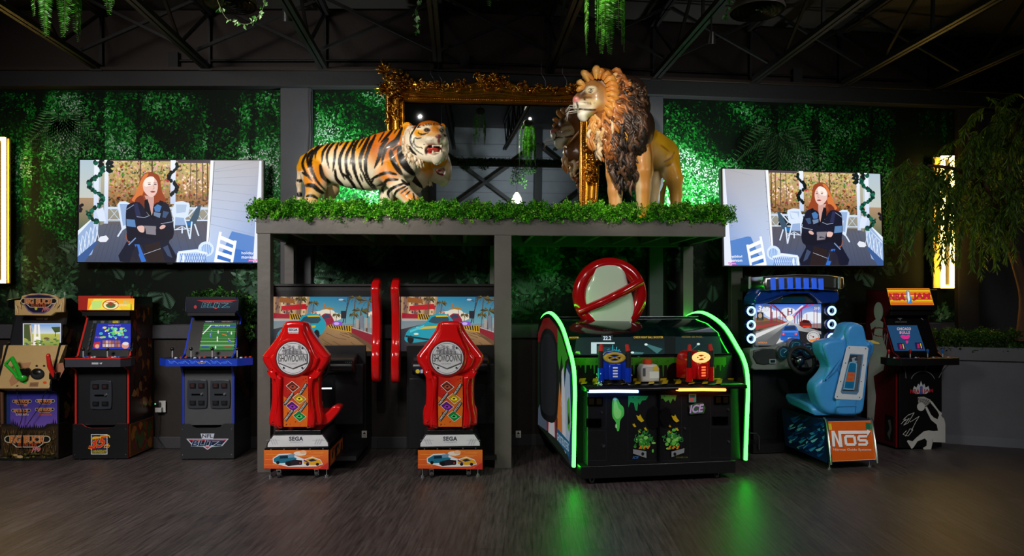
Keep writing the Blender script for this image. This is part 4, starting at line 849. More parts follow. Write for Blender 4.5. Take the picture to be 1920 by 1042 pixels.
def build_buck():
    X0, Y0 = W(56, 0, 6.68).x, 6.68
    th = thing('arcade_cabinet', 'tan hunting arcade cabinet with one green and one red rifle on its console', 'arcade machine', (X0, Y0, 0), .03, 'upright arcade cabinets'); w = .50; C = (0, 520, 2.893)
    def rart(a):
        rg = random.Random(4); a.poly([(10, 806), (100, 806), (126, 826), (240, 826), (272, 806), (313, 806), (313, 992), (8, 990)], (58, 44, 30))
        for i in range(420):
            x = rg.uniform(14, 306); y = rg.uniform(832, 975); c = rg.choice([(120, 86, 44), (96, 70, 36), (146, 110, 60), (60, 50, 26), (70, 74, 34)]); t = rg.uniform(-5, 5); a.poly([(x, y), (x+3, y), (x+t+1, max(810 if x < 96 or x > 276 else 829, y-rg.uniform(10, 34)))], c)
        for i in range(60): x = rg.uniform(14, 300); y = rg.uniform(950, 985); a.ell(x, y, rg.uniform(6, 16), 4, rg.choice([(34, 32, 22), (70, 66, 30), (104, 110, 40)]), 8)
        a.rect(12, 976, 310, 990, (26, 26, 24)); a.ell(120, 968, 16, 8, (206, 170, 120), 10); a.ell(96, 960, 14, 6, (190, 150, 100), 10); bbh(a, 160, 882, 1.0)
    riser(th, .54, .345, .50, (C, rart), body=(34, 28, 22))
    prof = [(.03, .33), (.03, .64), (-.085, .675), (-.09, .74), (.06, 1.12), (.10, 1.13), (.18, 1.44), (.05, 1.47), (.06, 1.54), (.22, 1.56), (.46, 1.44), (.52, 1.2), (.50, .33)]
    side_panels(th, prof, w, (20, 20, 22), blot_art(18, (30, 18, 14), [(70, 34, 22), (110, 60, 30), (54, 30, 20), (90, 76, 30)], .08, .48, .36, 1.3, 50, .06))
    mb = MB(); mb.box(-w/2+.01, w/2-.01, .03, .05, .33, .82, lin((40, 60, 120))); mb.build('front_panel', MAT_PRINT, th)
    def fr(a):
        a.poly([(56, 606), (311, 606), (311, 812), (270, 812), (240, 826), (126, 826), (100, 812), (56, 812)], (0, 0, 0), [(16, 40, 130), (16, 40, 130), (120, 90, 190), (120, 90, 190), (120, 96, 196), (120, 96, 196), (120, 90, 190), (120, 90, 190)])
        rg = random.Random(6)
        for i in range(22): x = 60+i*11.5; h = rg.uniform(16, 46)*(1.2 if x > 270 or x < 110 else .8); yb = 812 if (x < 100 or x > 272) else 825; a.poly([(max(57, x-8), yb), (min(310, x+8), yb), (x, yb-h)], (20, 26, 50))
        for cx, cy in ((120, 674), (246, 672), (116, 724), (244, 718)): bbh(a, cx, cy, .42, cx < 200)
        a.text('SAFARI', 122, 744, 70, 10, (206, 200, 210), bold=.03); a.text('OPEN SEASON', 246, 744, 74, 11, (220, 110, 40), bold=.03)
    art_part('front_artwork', MAT_PRINT, th, (0, .03, 0), (0, -1, 0), C, fr)
    mb = MB(); mb.box(-w/2+.01, w/2-.01, .485, .495, .33, 1.42, lin((16, 16, 18))); mb.build('back_panel', MAT_BLACK, th)
    # sloped gun console
    A = Vector((0, -.10, .70)); B = Vector((0, .06, 1.10)); up = (B-A).normalized(); nn = Vector((0, -up.z, up.y)); tan = (206, 172, 116)
    mb = MB(); mb.add([(-.24, -.10, .70), (.24, -.10, .70), (.30, .06, 1.10), (-.29, .06, 1.10), (-.24, .03, .66), (.24, .03, .66), (.30, .1, 1.10), (-.30, .1, 1.10)], [(0,1,2,3),(0,4,5,1),(1,5,6,2),(2,6,7,3),(3,7,4,0),(4,7,6,5)], lin(tan)); mb.build('console', MAT_PRINT, th, bevel=.004)
    def cons(a):
        a.poly([(104, 466), (170, 460), (150, 500), (108, 560), (60, 590), (50, 560)], (186, 134, 96)); a.poly([(296, 470), (344, 462), (350, 500), (318, 560), (300, 540)], (170, 116, 88)); a.ell(204, 524, 39, 31, (22, 22, 22), 24); a.ell(204, 522, 30, 23, (40, 40, 40), 24)
        for x in (200, 240): a.ell(x, 480, 7, 5, (20, 20, 20), 10)
        a.ell(134, 569, 11, 8, (40, 200, 60), 12); a.ell(244, 570, 10, 7, (230, 80, 40), 12); a.poly([(164, 570), (210, 568), (206, 592), (160, 592)], (150, 110, 80)); a.text('BIG BUCK', 186, 581, 36, 10, (90, 60, 44))
        a.line([(90, 590), (100, 586)], 6, (60, 50, 40))
    art_part('console_artwork', MAT_PRINT, th, A, nn, C, cons, base=.003)
    x, z = spt(th, 204/2.893, 520+521/2.893, -.03); mb = MB(); mb.ell((x, -.02, z), (.062, .035, .05), lin((20, 20, 20)), 18, 10); mb.build('trackball', MAT_SATIN, th)
    art_part('console_strip', MAT_PRINT, th, (0, .055, 1.0), (0, -1, .1), C, lambda a: (a.rect(104, 419, 346, 442, (20, 18, 18)), a.text('HOLSTER', 160, 431, 90, 14, (160, 130, 50), bold=.03), a.text('PLAY', 240, 431, 36, 14, (60, 150, 60)), a.text('START', 310, 431, 50, 14, (180, 50, 50))))
    mb = MB(); mb.add([(-w/2+.01, .075, 1.08), (w/2-.01, .075, 1.08), (w/2-.01, .19, 1.46), (-w/2+.01, .19, 1.46)], [(0, 1, 2, 3)], lin((30, 31, 36))); mb.build('monitor_bezel', MAT_SATIN, th)
    A2 = Vector((0, .08, 1.10)); up = (Vector((0, .19, 1.46))-Vector((0, .075, 1.08))).normalized(); n2 = Vector((0, -up.z, up.y))
    def pic(a):
        rg = random.Random(9); a.rect(127, 250, 333, 398, (206, 206, 230)); a.grad(133, 254, 329, 310, (110, 160, 220), (220, 226, 220)); a.grad(133, 306, 329, 394, (190, 190, 90), (96, 130, 50))
        a.poly([(133, 254), (170, 254), (178, 290), (172, 350), (140, 330), (133, 330)], (70, 84, 40)); a.poly([(280, 270), (329, 268), (329, 296), (300, 300)], (60, 80, 40)); a.line([(304, 290), (302, 322)], 4, (60, 50, 34)); a.line([(168, 260), (178, 380)], 9, (216, 190, 170)); a.line([(196, 256), (188, 390)], 13, (250, 240, 226)); a.line([(212, 256), (222, 392)], 11, (250, 244, 236)); a.line([(190, 330), (214, 330)], 16, (255, 250, 240))
        for i in range(50): x = rg.uniform(136, 326); y = rg.uniform(330, 392); a.ell(x, y, rg.uniform(3, 12), 3, rg.choice([(70, 110, 40), (214, 196, 90), (40, 90, 120), (120, 150, 60)]), 7)
        a.ell(256, 332, 16, 6, (110, 84, 50), 10); a.ell(154, 372, 14, 8, (120, 90, 60), 9)
    art_part('screen', MAT_SCREENS, th, A2, n2, C, pic, base=.008)
    art_part('badge', MAT_PRINT, th, A2, n2, C, lambda a: (a.rect(198, 220, 236, 230, (120, 124, 130)), a.poly([(240, 222), (262, 218), (256, 232), (242, 232)], (140, 144, 150))), base=.002)
    # carved marquee
    mb = MB(); pp = []
    for px, py in ((80, 205), (78, 125), (112, 122), (118, 100), (170, 88), (240, 88), (300, 98), (318, 120), (345, 108), (347, 188), (300, 190), (275, 207)):
        pp.append(spt(th, px/2.893, 520+py/2.893, .03))
    mb.slab(pp, 'y', .03, .07, lin(tan), .006); 
    for sx, pts in ((-1, [(100, 195), (92, 150), (118, 170), (112, 128), (130, 160)]), (1, [(330, 185), (335, 140), (312, 168), (315, 126), (295, 160)])):
        mb.tube([Vector((spt(th, p[0]/2.893, 520+p[1]/2.893, .03)[0], .026, spt(th, p[0]/2.893, 520+p[1]/2.893, .03)[1])) for p in pts], [.006, .013, .006, .013, .004], 6, lin((226, 200, 150)))
    m_ = mb.build('marquee', MAT_SATIN, th)
    def mq(a):
        a.poly([(122, 114), (150, 96), (210, 90), (270, 96), (300, 112), (298, 140), (268, 180), (240, 196), (180, 196), (152, 182), (124, 140)], (120, 100, 130)); a.poly([(128, 116), (154, 100), (210, 95), (266, 100), (294, 114), (292, 138), (264, 176), (238, 190), (182, 190), (156, 176), (130, 138)], (30, 28, 60)); bbh(a, 211, 134, .80); a.ell(196, 168, 8, 9, (200, 200, 60), 8)
    art_part('marquee_artwork', MAT_PRINT, th, (0, .03, 0), (0, -1, 0), C, mq)
    # rifles
    for nm, col, pts in (('green_rifle', (40, 190, 50), [(30, 470), (64, 434), (100, 500), (112, 545), (85, 545), (72, 520)]), ('red_rifle', (214, 36, 30), [(262, 428), (254, 440), (270, 480), (292, 548), (304, 540), (285, 480)])):
        mb = MB(); q = []
        for i, (px, py) in enumerate(pts): x, z = spt(th, px/2.893, 520+py/2.893, -.12); q.append(Vector((x, -.12+.02*(i > 2), z)))
        rr = .016 if nm[0] == 'g' else .015
        if nm[0] == 'g': mb.tube(q+[q[0]], [rr]*7, 8, lin(col)); mb.tube([q[1], (q[2]+q[3])/2, q[3]], [.02, .022, .03], 8, lin(col)); mb.ell(q[3]+Vector((.0, 0, 0)), (.045, .03, .035), lin(col), 12, 8)
        else: mb.tube([q[0], q[2], q[3]], [.018, .024, .018], 8, lin(col)); mb.ell(q[0], (.02, .02, .03), lin(col), 10, 6)
        r_ = mb.build('rifle', MAT_GLOSS, th); r_['label'] = nm.split('_')[0]+' plastic rifle'
        mb = MB(); x, z = spt(th, (125 if nm[0] == 'g' else 292)/2.893, 520+(512 if nm[0] == 'g' else 535)/2.893, -.1); mb.box(x-.035, x+.035, -.12, -.05, z-.03, z+.035, lin((16, 16, 16))); mb.build('holster', MAT_SATIN, th, bevel=.006)
    for k, P in enumerate(([(90, 588), (98, 660), (120, 760), (40, 960), (60, 1000)], [(276, 588), (240, 640), (225, 690), (150, 800), (120, 880), (130, 985), (70, 1008)])):
        mb = MB(); q = []
        for px, py in P: x, z = spt(th, px/2.893, 520+py/2.893, -.03); q.append(Vector((x, -.03-.01*k, max(z, .01))))
        mb.tube(crom(q, 5, False), .0035, 6, lin((14, 14, 14))); mb.build('gun_cable', MAT_RUB, th)
build_buck()
# ================================================================ red racing machines
RED = lin((214, 20, 22)); DRED = lin((150, 14, 16)); BLK = lin((18, 18, 20)); WHT = lin((226, 228, 232)); CHR = lin((200, 200, 206))
def caster(th, x, y, h=.075):
    mb = MB(); mb.box(x-.02, x+.02, y-.02, y+.025, h-.006, h+.004, CHR)
    for sx in (-.016, .016): mb.slab([(y-.012, h), (y+.012, h), (y+.022, .03), (y+.004, .02)], 'x', x+sx-.002, x+sx+.002, CHR)
    c = mb.build('caster', MAT_STEEL, th); mb = MB(); mb.cyl((x-.012, y+.012, .028), (x+.012, y+.012, .028), .028, .028, 16, lin((40, 40, 42))); mb.cyl((x-.014, y+.012, .028), (x+.014, y+.012, .028), .012, .012, 10, CHR); mb.build('wheel', MAT_RUB, c)
def game_race(a):
    """sunny street race, crop frame 645x1042 of the left machine: screen x 80..543, y 135..392"""
    rg = random.Random(21); a.grad(60, 130, 560, 400, (40, 140, 180), (180, 160, 130)); a.clip = (60, 130, 560, 400)
    a.poly([(240, 130), (560, 130), (560, 260), (330, 270)], (0, 0, 0), [(30, 140, 180), (24, 110, 160), (110, 170, 180), (130, 180, 190)])
    for x, y, r in ((330, 215, 26), (300, 226, 30), (360, 232, 28), (280, 240, 20), (540, 220, 18)): a.ell(x, y, r*1.5, r*.7, (250, 238, 214), 12)
    a.poly([(60, 130), (250, 130), (238, 240), (60, 250)], (190, 150, 110)); 
    for i in range(7): a.poly([(66+i*26, 132), (84+i*26, 132), (84+i*24, 224), (66+i*24, 226)], ((206, 170, 130), (150, 110, 90), (226, 200, 160), (120, 90, 90))[i % 4])
    for i in range(26): x = 70+rg.uniform(0, 165); y = 136+rg.uniform(0, 60); a.rect(x, y, x+6, y+9, (90, 70, 80))
    a.poly([(118, 182), (232, 172), (238, 196), (118, 204)], (206, 26, 40)); a.poly([(110, 140), (180, 150), (180, 170), (110, 165)], (160, 96, 40))
    for i in range(30): a.ell(rg.uniform(120, 300), rg.uniform(200, 232), 4, 6, rg.choice([(150, 90, 70), (60, 50, 60), (206, 160, 130), (200, 60, 60)]), 6)
    for px, py, s in ((268, 168, .8), (462, 146, 1.1), (488, 205, 1.3), (524, 160, 1.6), (375, 224, .6), (456, 224, .7), (210, 150, .9)):
        a.line([(px, py), (px-6*s, py+90*s)], 4*s, (104, 74, 50))
        for k in range(9): g = k*.7; a.poly([(px, py-2), (px+26*s*math.cos(g), py+12*s*math.sin(g)-4), (px+34*s*math.cos(g), py+16*s*math.sin(g)+8), (px+14*s*math.cos(g+.3), py+4*s*math.sin(g+.3)+3)], (70, 60, 34) if k % 2 else (110, 96, 44))
    a.line([(440, 136), (404, 262)], 5, (70, 74, 84)); a.line([(428, 140), (416, 262)], 3, (60, 66, 76)); 
    for i in range(7): a.line([(437-i*5, 150+i*16), (424-i*2, 158+i*16)], 2, (60, 66, 76))
    a.rect(396, 205, 420, 240, (40, 40, 50)); a.line([(380, 150), (420, 160)], 4, (70, 70, 80)); a.ell(396, 153, 12, 4, (210, 210, 220), 10)
    a.poly([(296, 190), (340, 186), (366, 196), (340, 199)], (190, 130, 40)); a.line([(318, 170), (322, 192)], 6, (190, 120, 50)); a.line([(345, 196), (348, 224)], 2, (60, 60, 60))
    for x, h in ((465, 30), (484, 44), (506, 34), (530, 50)): a.rect(x, 272-h, x+16, 284, (180, 170, 160) if x % 4 else (130, 136, 150))
    a.poly([(60, 400), (60, 290), (200, 262), (370, 262), (470, 300), (560, 340), (560, 400)], (0, 0, 0), [(50, 46, 54), (60, 60, 70), (90, 80, 80), (150, 110, 76), (150, 112, 70), (120, 84, 52), (110, 80, 50)])
    a.poly([(250, 400), (330, 275), (400, 285), (560, 400)], (0, 0, 0), [(96, 66, 38), (176, 136, 92), (186, 146, 100), (130, 92, 54)])
    for i in range(14): x = 300+rg.uniform(0, 200); y = rg.uniform(300, 390); a.line([(x, y), (x+rg.uniform(20, 50), y+rg.uniform(8, 22))], 2, (90, 64, 38))
    a.poly([(84, 214), (162, 222), (162, 240), (84, 240)], (176, 30, 50)); a.poly([(84, 240), (240, 244), (240, 250), (84, 252)], (190, 186, 180))
    a.poly([(158, 218), (240, 226), (240, 246), (158, 244)], (224, 170, 40)); 
    for i in range(8): a.poly([(160+i*11, 219+i), (166+i*11, 219+i), (174+i*11, 245), (168+i*11, 245)], (50, 40, 34))
    a.poly([(330, 266), (452, 276), (446, 306), (340, 284)], (226, 172, 40))
    for i in range(10): a.poly([(336+i*12, 267+i), (342+i*12, 267+i), (352+i*11, 284+i*2), (346+i*11, 284+i*2)], (50, 40, 34))
    a.poly([(446, 284), (560, 322), (560, 380), (520, 350), (446, 306)], (150, 34, 48)); a.line([(446, 282), (560, 318)], 4, (200, 190, 190))
    for i in range(5): a.line([(480+i*20, 230), (480+i*20, 296+i*7)], 1.5, (90, 90, 100))
    # pursuing red car, purple sparks
    a.poly([(306, 226), (322, 216), (346, 218), (362, 244), (366, 262), (330, 272), (306, 262)], (170, 30, 60)); a.poly([(312, 230), (326, 220), (342, 222), (350, 238), (314, 242)], (60, 70, 96)); a.ell(380, 264, 24, 12, (150, 90, 230), 12); a.ell(376, 264, 13, 7, (226, 190, 255), 10)
    # turquoise car
    a.poly(crom([(96, 330), (118, 290), (190, 262), (212, 232), (240, 220), (290, 220), (314, 240), (328, 266), (322, 290), (300, 316), (240, 336), (150, 352), (108, 350)], 3), (34, 168, 190))
    a.poly([(206, 256), (224, 234), (244, 228), (296, 232), (304, 246), (290, 262), (240, 264)], (50, 84, 100)); a.poly([(240, 226), (290, 224), (300, 232), (242, 233)], (226, 196, 50)); a.poly([(150, 280), (280, 272), (276, 282), (152, 292)], (236, 200, 60)); a.poly([(120, 296), (188, 270), (184, 282), (122, 306)], (90, 214, 224))
    a.ell(284, 312, 13, 20, (24, 24, 28), 12); a.ell(124, 338, 15, 19, (24, 24, 28), 12); a.line([(100, 322), (220, 340)], 9, (26, 60, 70)); a.ell(150, 312, 12, 5, (250, 250, 220), 8)
    a.clip = None
def showdown(label, Xb, Yb, rz, Xr, Yr, wing, crop, cx_crop, scr_l, first):
    th = thing('racing_machine', label, 'racing game', (Xb, Yb, 0), rz, 'red racing seats under the canopy'); Mi = mw(th).inverted()
    C = crop
    # base plinth
    mb = MB(); mb.box(-.275, .275, 0, .62, .085, .245, lin((22, 20, 22))); b = mb.build('base_box', MAT_BLACK, th, bevel=.005)
    def bf(a):
        x0, x1 = cx_crop-150, cx_crop+150; k = x0-37
        a.poly([(x0, 852), (x1, 852), (x1, 942), (x0, 938)], (0, 0, 0), [(236, 120, 40), (240, 130, 50), (224, 70, 40), (226, 90, 40)]); rg = random.Random(5)
        for i in range(16): a.line([(x0+rg.uniform(0, 290), 856+i*5), (x0+rg.uniform(5, 295), 858+i*5)], 2, (250, 160, 70))
        a.ell(k+205, 868, 30, 11, (252, 236, 220), 14); a.ell(k+220, 862, 16, 9, (250, 200, 160), 12); a.poly([(k+290, 940), (k+335, 910), (k+335, 942)], (206, 50, 50))
        w = (240, 244, 250)
        a.poly([(k+78, 890), (k+108, 870), (k+160, 868), (k+200, 884), (k+225, 894), (k+262, 882), (k+300, 896), (k+312, 918), (k+280, 928), (k+215, 930), (k+150, 930), (k+100, 918), (k+80, 912)], w)
        a.poly([(k+82, 892), (k+110, 876), (k+150, 874), (k+190, 890), (k+180, 910), (k+100, 914), (k+84, 906)], (30, 120, 150)); a.poly([(k+112, 880), (k+146, 878), (k+150, 890), (k+110, 892)], (20, 40, 60)); a.poly([(k+150, 872), (k+180, 870), (k+178, 886), (k+150, 888)], (120, 160, 190))
        a.poly([(k+138, 906), (k+180, 896), (k+216, 900), (k+214, 920), (k+150, 926), (k+136, 918)], (40, 34, 44)); a.ell(k+152, 916, 11, 10, (20, 20, 24), 12); a.ell(k+205, 912, 11, 10, (20, 20, 24), 12); a.ell(k+205, 912, 5, 4, (190, 60, 70), 10)
        a.poly([(k+220, 906), (k+240, 892), (k+266, 888), (k+300, 900), (k+308, 916), (k+262, 922), (k+224, 916)], (236, 176, 40)); a.poly([(k+242, 898), (k+264, 892), (k+284, 900), (k+256, 906)], (40, 40, 60)); a.ell(k+240, 918, 8, 7, (20, 20, 24), 10); a.ell(k+286, 918, 8, 7, (20, 20, 24), 10); a.ell(k+102, 910, 8, 8, (20, 20, 24), 10)
        a.line([(k+222, 898), (k+246, 912)], 6, (90, 60, 150))
    art_part('base_artwork', MAT_PRINT, th, (0, 0, 0), (0, -1, 0), C, bf)
    mb = MB(); mb.box(.276, .279, .03, .6, .10, .235, lin((200, 80, 30))); a = Art(mb, (.279, 0, 0), (1, 0, 0), None, flat=(Vector((0, 1, 0)), Vector((0, 0, 1)))); blot_art(3, (214, 110, 40), [(60, 40, 30), (240, 150, 60), (180, 60, 30), (60, 60, 60)], .04, .59, .105, .23, 26, .06)(a); mb.build('side_artwork', MAT_PRINT, th)
    # tread plate and white badge panel
    mb = MB(); mb.box(-.275, .275, 0, .60, .247, .262, lin((30, 30, 34)))
    for i in range(5): mb.cyl((-.22+.11*i, -.003, .254), (-.22+.11*i, .003, .254), .006, .006, 8, CHR)
    mb.build('tread_plate', MAT_STEEL, th)
    mb = MB(); mb.slab([(-.27, .263), (.27, .263), (.265, .30), (.215, .375), (-.215, .375), (-.265, .30)], 'y', .035, .5, lin((24, 24, 28)), .004); mb.slab([(-.258, .268), (.258, .268), (.255, .298), (.208, .366), (-.208, .366), (-.255, .298)], 'y', .028, .036, WHT, .002); mb.build('badge_panel', MAT_SATIN, th)
    def bd(a):
        x = cx_crop; a.text('SEGA', x, 799, 66, 20, (70, 74, 88), bold=.08, space=1.1); a.text('AMUSEMENTS', x, 815, 60, 5, (170, 174, 184))
        for sx in (-1, 1):
            for i in range(3): a.line([(x+sx*(86+i*11), 826), (x+sx*(98+i*11), 800)], 4, (196, 198, 206))
            a.line([(x+sx*140, 806), (x+sx*75, 806)], 1.4, (180, 182, 190))
    art_part('maker_badge', MAT_PRINT, th, (0, .028, 0), (0, -1, 0), C, bd)
    mb = MB(); mb.box(-.195, .195, .03, .45, .376, .41, lin((20, 20, 22))); mb.build('seat_slide', MAT_SATIN, th, bevel=.004)
    # seat shell
    S = lambda pts: [spt(th, C[0]+(p[0]+cx_crop-187)/C[2], C[1]+p[1]/C[2], .06) for p in pts]
    half = [(0, 255), (44, 258), (58, 268), (72, 300), (105, 348), (146, 400), (156, 416), (150, 446), (120, 492), (113, 530), (112, 600), (116, 650), (124, 690), (126, 714), (112, 740), (0, 744)]
    outl = [(187+x, y) for x, y in half]+[(187-x, y) for x, y in half[::-1][1:-1]]
    o = crom([Vector(p) for p in S(outl)], 3); mb = MB(); mb.slab(o, 'y', .02, .17, RED, .045, steps=5, smooth=True)
    # raised spine with rounded shoulders
    def puff(pts, y, r, col, d=.04): mb.slab(crom([Vector(p) for p in S(pts)], 3), 'y', y, y+d, col, r, steps=5, smooth=True)
    puff([(187, 250), (216, 252), (232, 262), (238, 300), (258, 340), (284, 400), (300, 420), (296, 440), (270, 480), (187, 500), (104, 480), (78, 440), (74, 420), (90, 400), (116, 340), (136, 300), (142, 262), (158, 252)], -.015, .030, RED, .06)
    puff([(74, 470), (92, 500), (128, 510), (126, 600), (130, 700), (132, 744), (108, 742), (94, 738), (90, 690), (98, 640), (104, 560), (92, 510)], -.02, .028, RED, .06)
    puff([(300, 470), (282, 500), (246, 510), (248, 600), (244, 700), (242, 744), (266, 742), (280, 738), (284, 690), (276, 640), (270, 560), (282, 510)], -.02, .028, RED, .06)
    if first: puff([(296, 700), (330, 676), (356, 650), (384, 652), (388, 668), (366, 700), (330, 736), (292, 744), (282, 720)], .10, .02, RED, .16)
    else: puff([(296, 640), (310, 655), (314, 700), (302, 736), (290, 744), (280, 700), (286, 660)], .05, .02, RED, .12); puff([(78, 640), (64, 655), (60, 700), (72, 736), (84, 744), (94, 700), (88, 660)], .05, .02, RED, .12)
    seat = mb.build('seat_shell', MAT_GLOSS, th)
    mb = MB(); mb.slab([(.06, .40), (.50, .40), (.56, .45), (.54, .53), (.46, .53), (.42, .47), (.2, .46), (.12, .52)], 'x', -.20, .20, DRED, .03, steps=3); mb.build('seat_cushion', MAT_SATIN, th)
    def badge(a):
        cx, cy = cx_crop-15, 425; a.poly([(cx+r*math.cos(t), cy+r*1.0*math.sin(t)) for r in (84,) for t in [i*math.pi/24 for i in range(48)]], (150, 20, 20)); a.ell(cx, cy, 79, 79, (40, 38, 42), 48); a.ell(cx, cy, 76, 76, (222, 222, 226), 48); a.ring(cx, cy, 70, 70, 1.6, (70, 70, 76), 40)
        rg = random.Random(1)
        for i in range(90): x = cx+rg.uniform(-62, 50); y = cy-rg.uniform(10, 60); a.ell(x, y, rg.uniform(2, 9), rg.uniform(2, 7), rg.choice([(180, 180, 186), (206, 206, 210), (140, 140, 146)]), 7) if math.hypot(x-cx, y-cy) < 62 else 0
        for i, h in enumerate((20, 34, 26, 44, 30, 50, 38, 28, 40, 24)): a.rect(cx-46+i*9, cy-20-h*.6, cx-40+i*9, cy-8, (120, 120, 128) if i % 2 else (160, 160, 166))
        for x, y in ((-42, -48), (44, -48), (-42, 44), (44, 44)): a.ell(cx+x, cy+y, 4.5, 4.5, (50, 50, 54), 10)
        a.poly([(cx-68, cy-20), (cx+68, cy-20), (cx+68, cy+22), (cx, cy+50), (cx-68, cy+22)], (80, 80, 86)); a.poly([(cx-65, cy-17), (cx+65, cy-17), (cx+65, cy+20), (cx, cy+46), (cx-65, cy+20)], (206, 206, 210))
        a.text('SHOWDOWN', cx, cy, 126, 32, (34, 34, 38), bold=.02, space=.92); a.text('THE ULTIMATE', cx-4, cy+26, 44, 5, (110, 110, 116))
    mb = MB(); x, z = spt(th, C[0]+(cx_crop-15)/C[2], C[1]+425/C[2], -.02); mb.lathe([(.0, .0), (.150, .0), (.156, -.006), (.168, -.03), (.172, -.05)], 48, DRED, (x, -.03, z), (0, -1, 0)); mb.lathe([(.165, -.055), (.172, -.02), (.165, -.004), (.150, .002)], 48, RED, (x, -.03, z), (0, -1, 0)); mb.build('badge_rim', MAT_GLOSS, th)
    art_part('round_badge', MAT_PRINT, th, (0, -.033, 0), (0, -1, 0), C, badge)
    def spine(a):
        k = cx_crop-187; a.poly([(k+134, 500), (k+244, 506), (k+246, 620), (k+240, 742), (k+132, 742), (k+130, 620)], (0, 0, 0), [(190, 24, 28), (210, 60, 24), (222, 80, 26), (232, 150, 40), (236, 150, 50), (190, 30, 28)])
        a.poly([(k+132, 600), (k+190, 640), (k+246, 650), (k+241, 742), (k+132, 742)], (228, 110, 30)); rg = random.Random(8)
        for i in range(30): x = k+rg.uniform(140, 236); y = rg.uniform(515, 735); a.poly([(x, y), (x+rg.uniform(2, 7), y+3), (x-2, y+rg.uniform(4, 10))], rg.choice([(150, 20, 24), (240, 150, 60), (110, 20, 24)]))
        for (x, y, c) in ((173, 556, (110, 40, 26)), (204, 611, (190, 140, 20)), (172, 648, (96, 26, 120)), (204, 693, (30, 130, 60))):
            x += k; q = lambda s: [(x-28*s, y-4*s), (x-2*s, y-24*s), (x+30*s, y+2*s), (x+2*s, y+24*s)]; a.poly(q(1.12), (230, 226, 220)); a.poly(q(1), c); a.poly([(x-16, y+2), (x-2, y-9), (x+14, y-2), (x+16, y+6), (x, y+10)], tuple(min(255, v*1.6+20) for v in c)); a.poly([(x-8, y+2), (x, y-5), (x+8, y), (x+2, y+5)], (30, 26, 26))
        for x0, y0, x1, y1, t in ((134, 640, 176, 585, 'THROWDOWN'), (206, 592, 238, 542, 'FACE-OFF'), (138, 712, 174, 664, 'DEMOLITION'), (206, 672, 238, 628, 'KNOCKOUT')):
            a.line([(k+x0, y0), (k+x1, y1)], 15, (22, 18, 20)); a.text(t, k+(x0+x1)/2, (y0+y1)/2, math.hypot(x1-x0, y1-y0)*.92, 9, (226, 226, 226), bold=.03, rot=math.atan2(y1-y0, x1-x0)); a.line([(k+x0-3, y0-2), (k+x1-3, y1-2)], 1.5, (230, 230, 230))
    art_part('seat_back_artwork', MAT_PRINT, th, (0, .0, 0), (0, -1, 0), C, spine, base=.021)
    if first: art_part('headrest_badge', MAT_PRINT, th, (0, -.018, 0), (0, -1, 0), C, lambda a: (a.rect(149, 284, 198, 304, (236, 230, 236)), a.text('SEGA', 173, 293, 42, 12, (40, 40, 80), bold=.08), a.rect(152, 306, 197, 310, (230, 210, 210))))
    for x in (-.16, .16): caster(th, x, .03)
    for x in (-.24, .24):
        mb = MB(); mb.cyl((x, .05, 0), (x, .05, .02), .02, .02, 12, CHR); mb.cyl((x, .05, .02), (x, .05, .085), .006, .006, 8, CHR); mb.build('levelling_foot', MAT_STEEL, th)
    # rear cabinet with big monitor
    p = Mi @ Vector((Xr, Yr, 0)); rx, ry = p.x, p.y
    mb = MB(); mb.box(rx-.43, rx+.43, ry-.02, ry+.34, .09, 1.10, lin((16, 16, 18))); mb.box(rx-.40, rx-.02, ry-.06, ry-.02, .1, .78, lin((22, 22, 26))); mb.build('rear_cabinet', MAT_BLACK, th, bevel=.006)
    mb = MB(); mb.box(rx+.16, rx+.42, ry-.16, ry-.02, .35, .92, lin((26, 26, 30))); mb.cyl((rx+.26, ry-.161, .84), (rx+.26, ry-.15, .84), .035, .035, 18, lin((8, 8, 8))); mb.cyl((rx+.35, ry-.161, .74), (rx+.35, ry-.15, .74), .03, .03, 18, lin((8, 8, 8)))
    mb.cyl((rx+.2, ry-.165, .5), (rx+.2, ry-.15, .5), .01, .01, 10, CHR); mb.build('coin_box', MAT_BLACK, th, bevel=.006)
    art_part('warning_label', MAT_PRINT, th, (0, ry-.162, 0), (0, -1, 0), (C[0]+(cx_crop-187)/C[2], C[1], C[2]), lambda a: (a.rect(492, 762, 516, 794, (200, 200, 196)), a.poly([(496, 778), (504, 766), (512, 778)], (50, 50, 50)), [a.line([(495, 782+i*3), (513, 782+i*3)], 1, (90, 90, 90)) for i in range(4)]))
    mb = MB(); mb.box(rx-.02, rx+.02, ry-.5, ry-.1, .35, .48, lin((16, 16, 18))); mb.box(rx-.05, rx+.42, ry-.55, ry, .09, .13, BLK); mb.build('floor_rail', MAT_BLACK, th)
    z0, z1 = CZ+(HY-656)/F0*Yr, CZ+(HY-556)/F0*Yr
    mb = MB(); mb.box(rx-.52, rx+.52, ry, ry+.08, z0-.04, z1+.12, lin((14, 14, 16))); mb.box(rx-.50, rx+.50, ry-.02, ry+.1, z1+.10, z1+.125, lin((20, 20, 22))); mb.build('monitor_housing', MAT_BLACK, th, bevel=.005)
    sc = MB(); a = Art(sc, (0, ry, 0), (0, -1, 0), th, (C[0]+(scr_l-80)/C[2], C[1], C[2]*1.0)); a.clip = None; game_race(a); 
    sc.build('screen', MAT_SCREEN2, th)
    # frame around the picture so that the artwork ends cleanly
    ax0, _ = spt(th, C[0]+(scr_l)/C[2], 0, ry); ax1, _ = spt(th, C[0]+(scr_l+463)/C[2], 0, ry); mb = MB(); f = .05
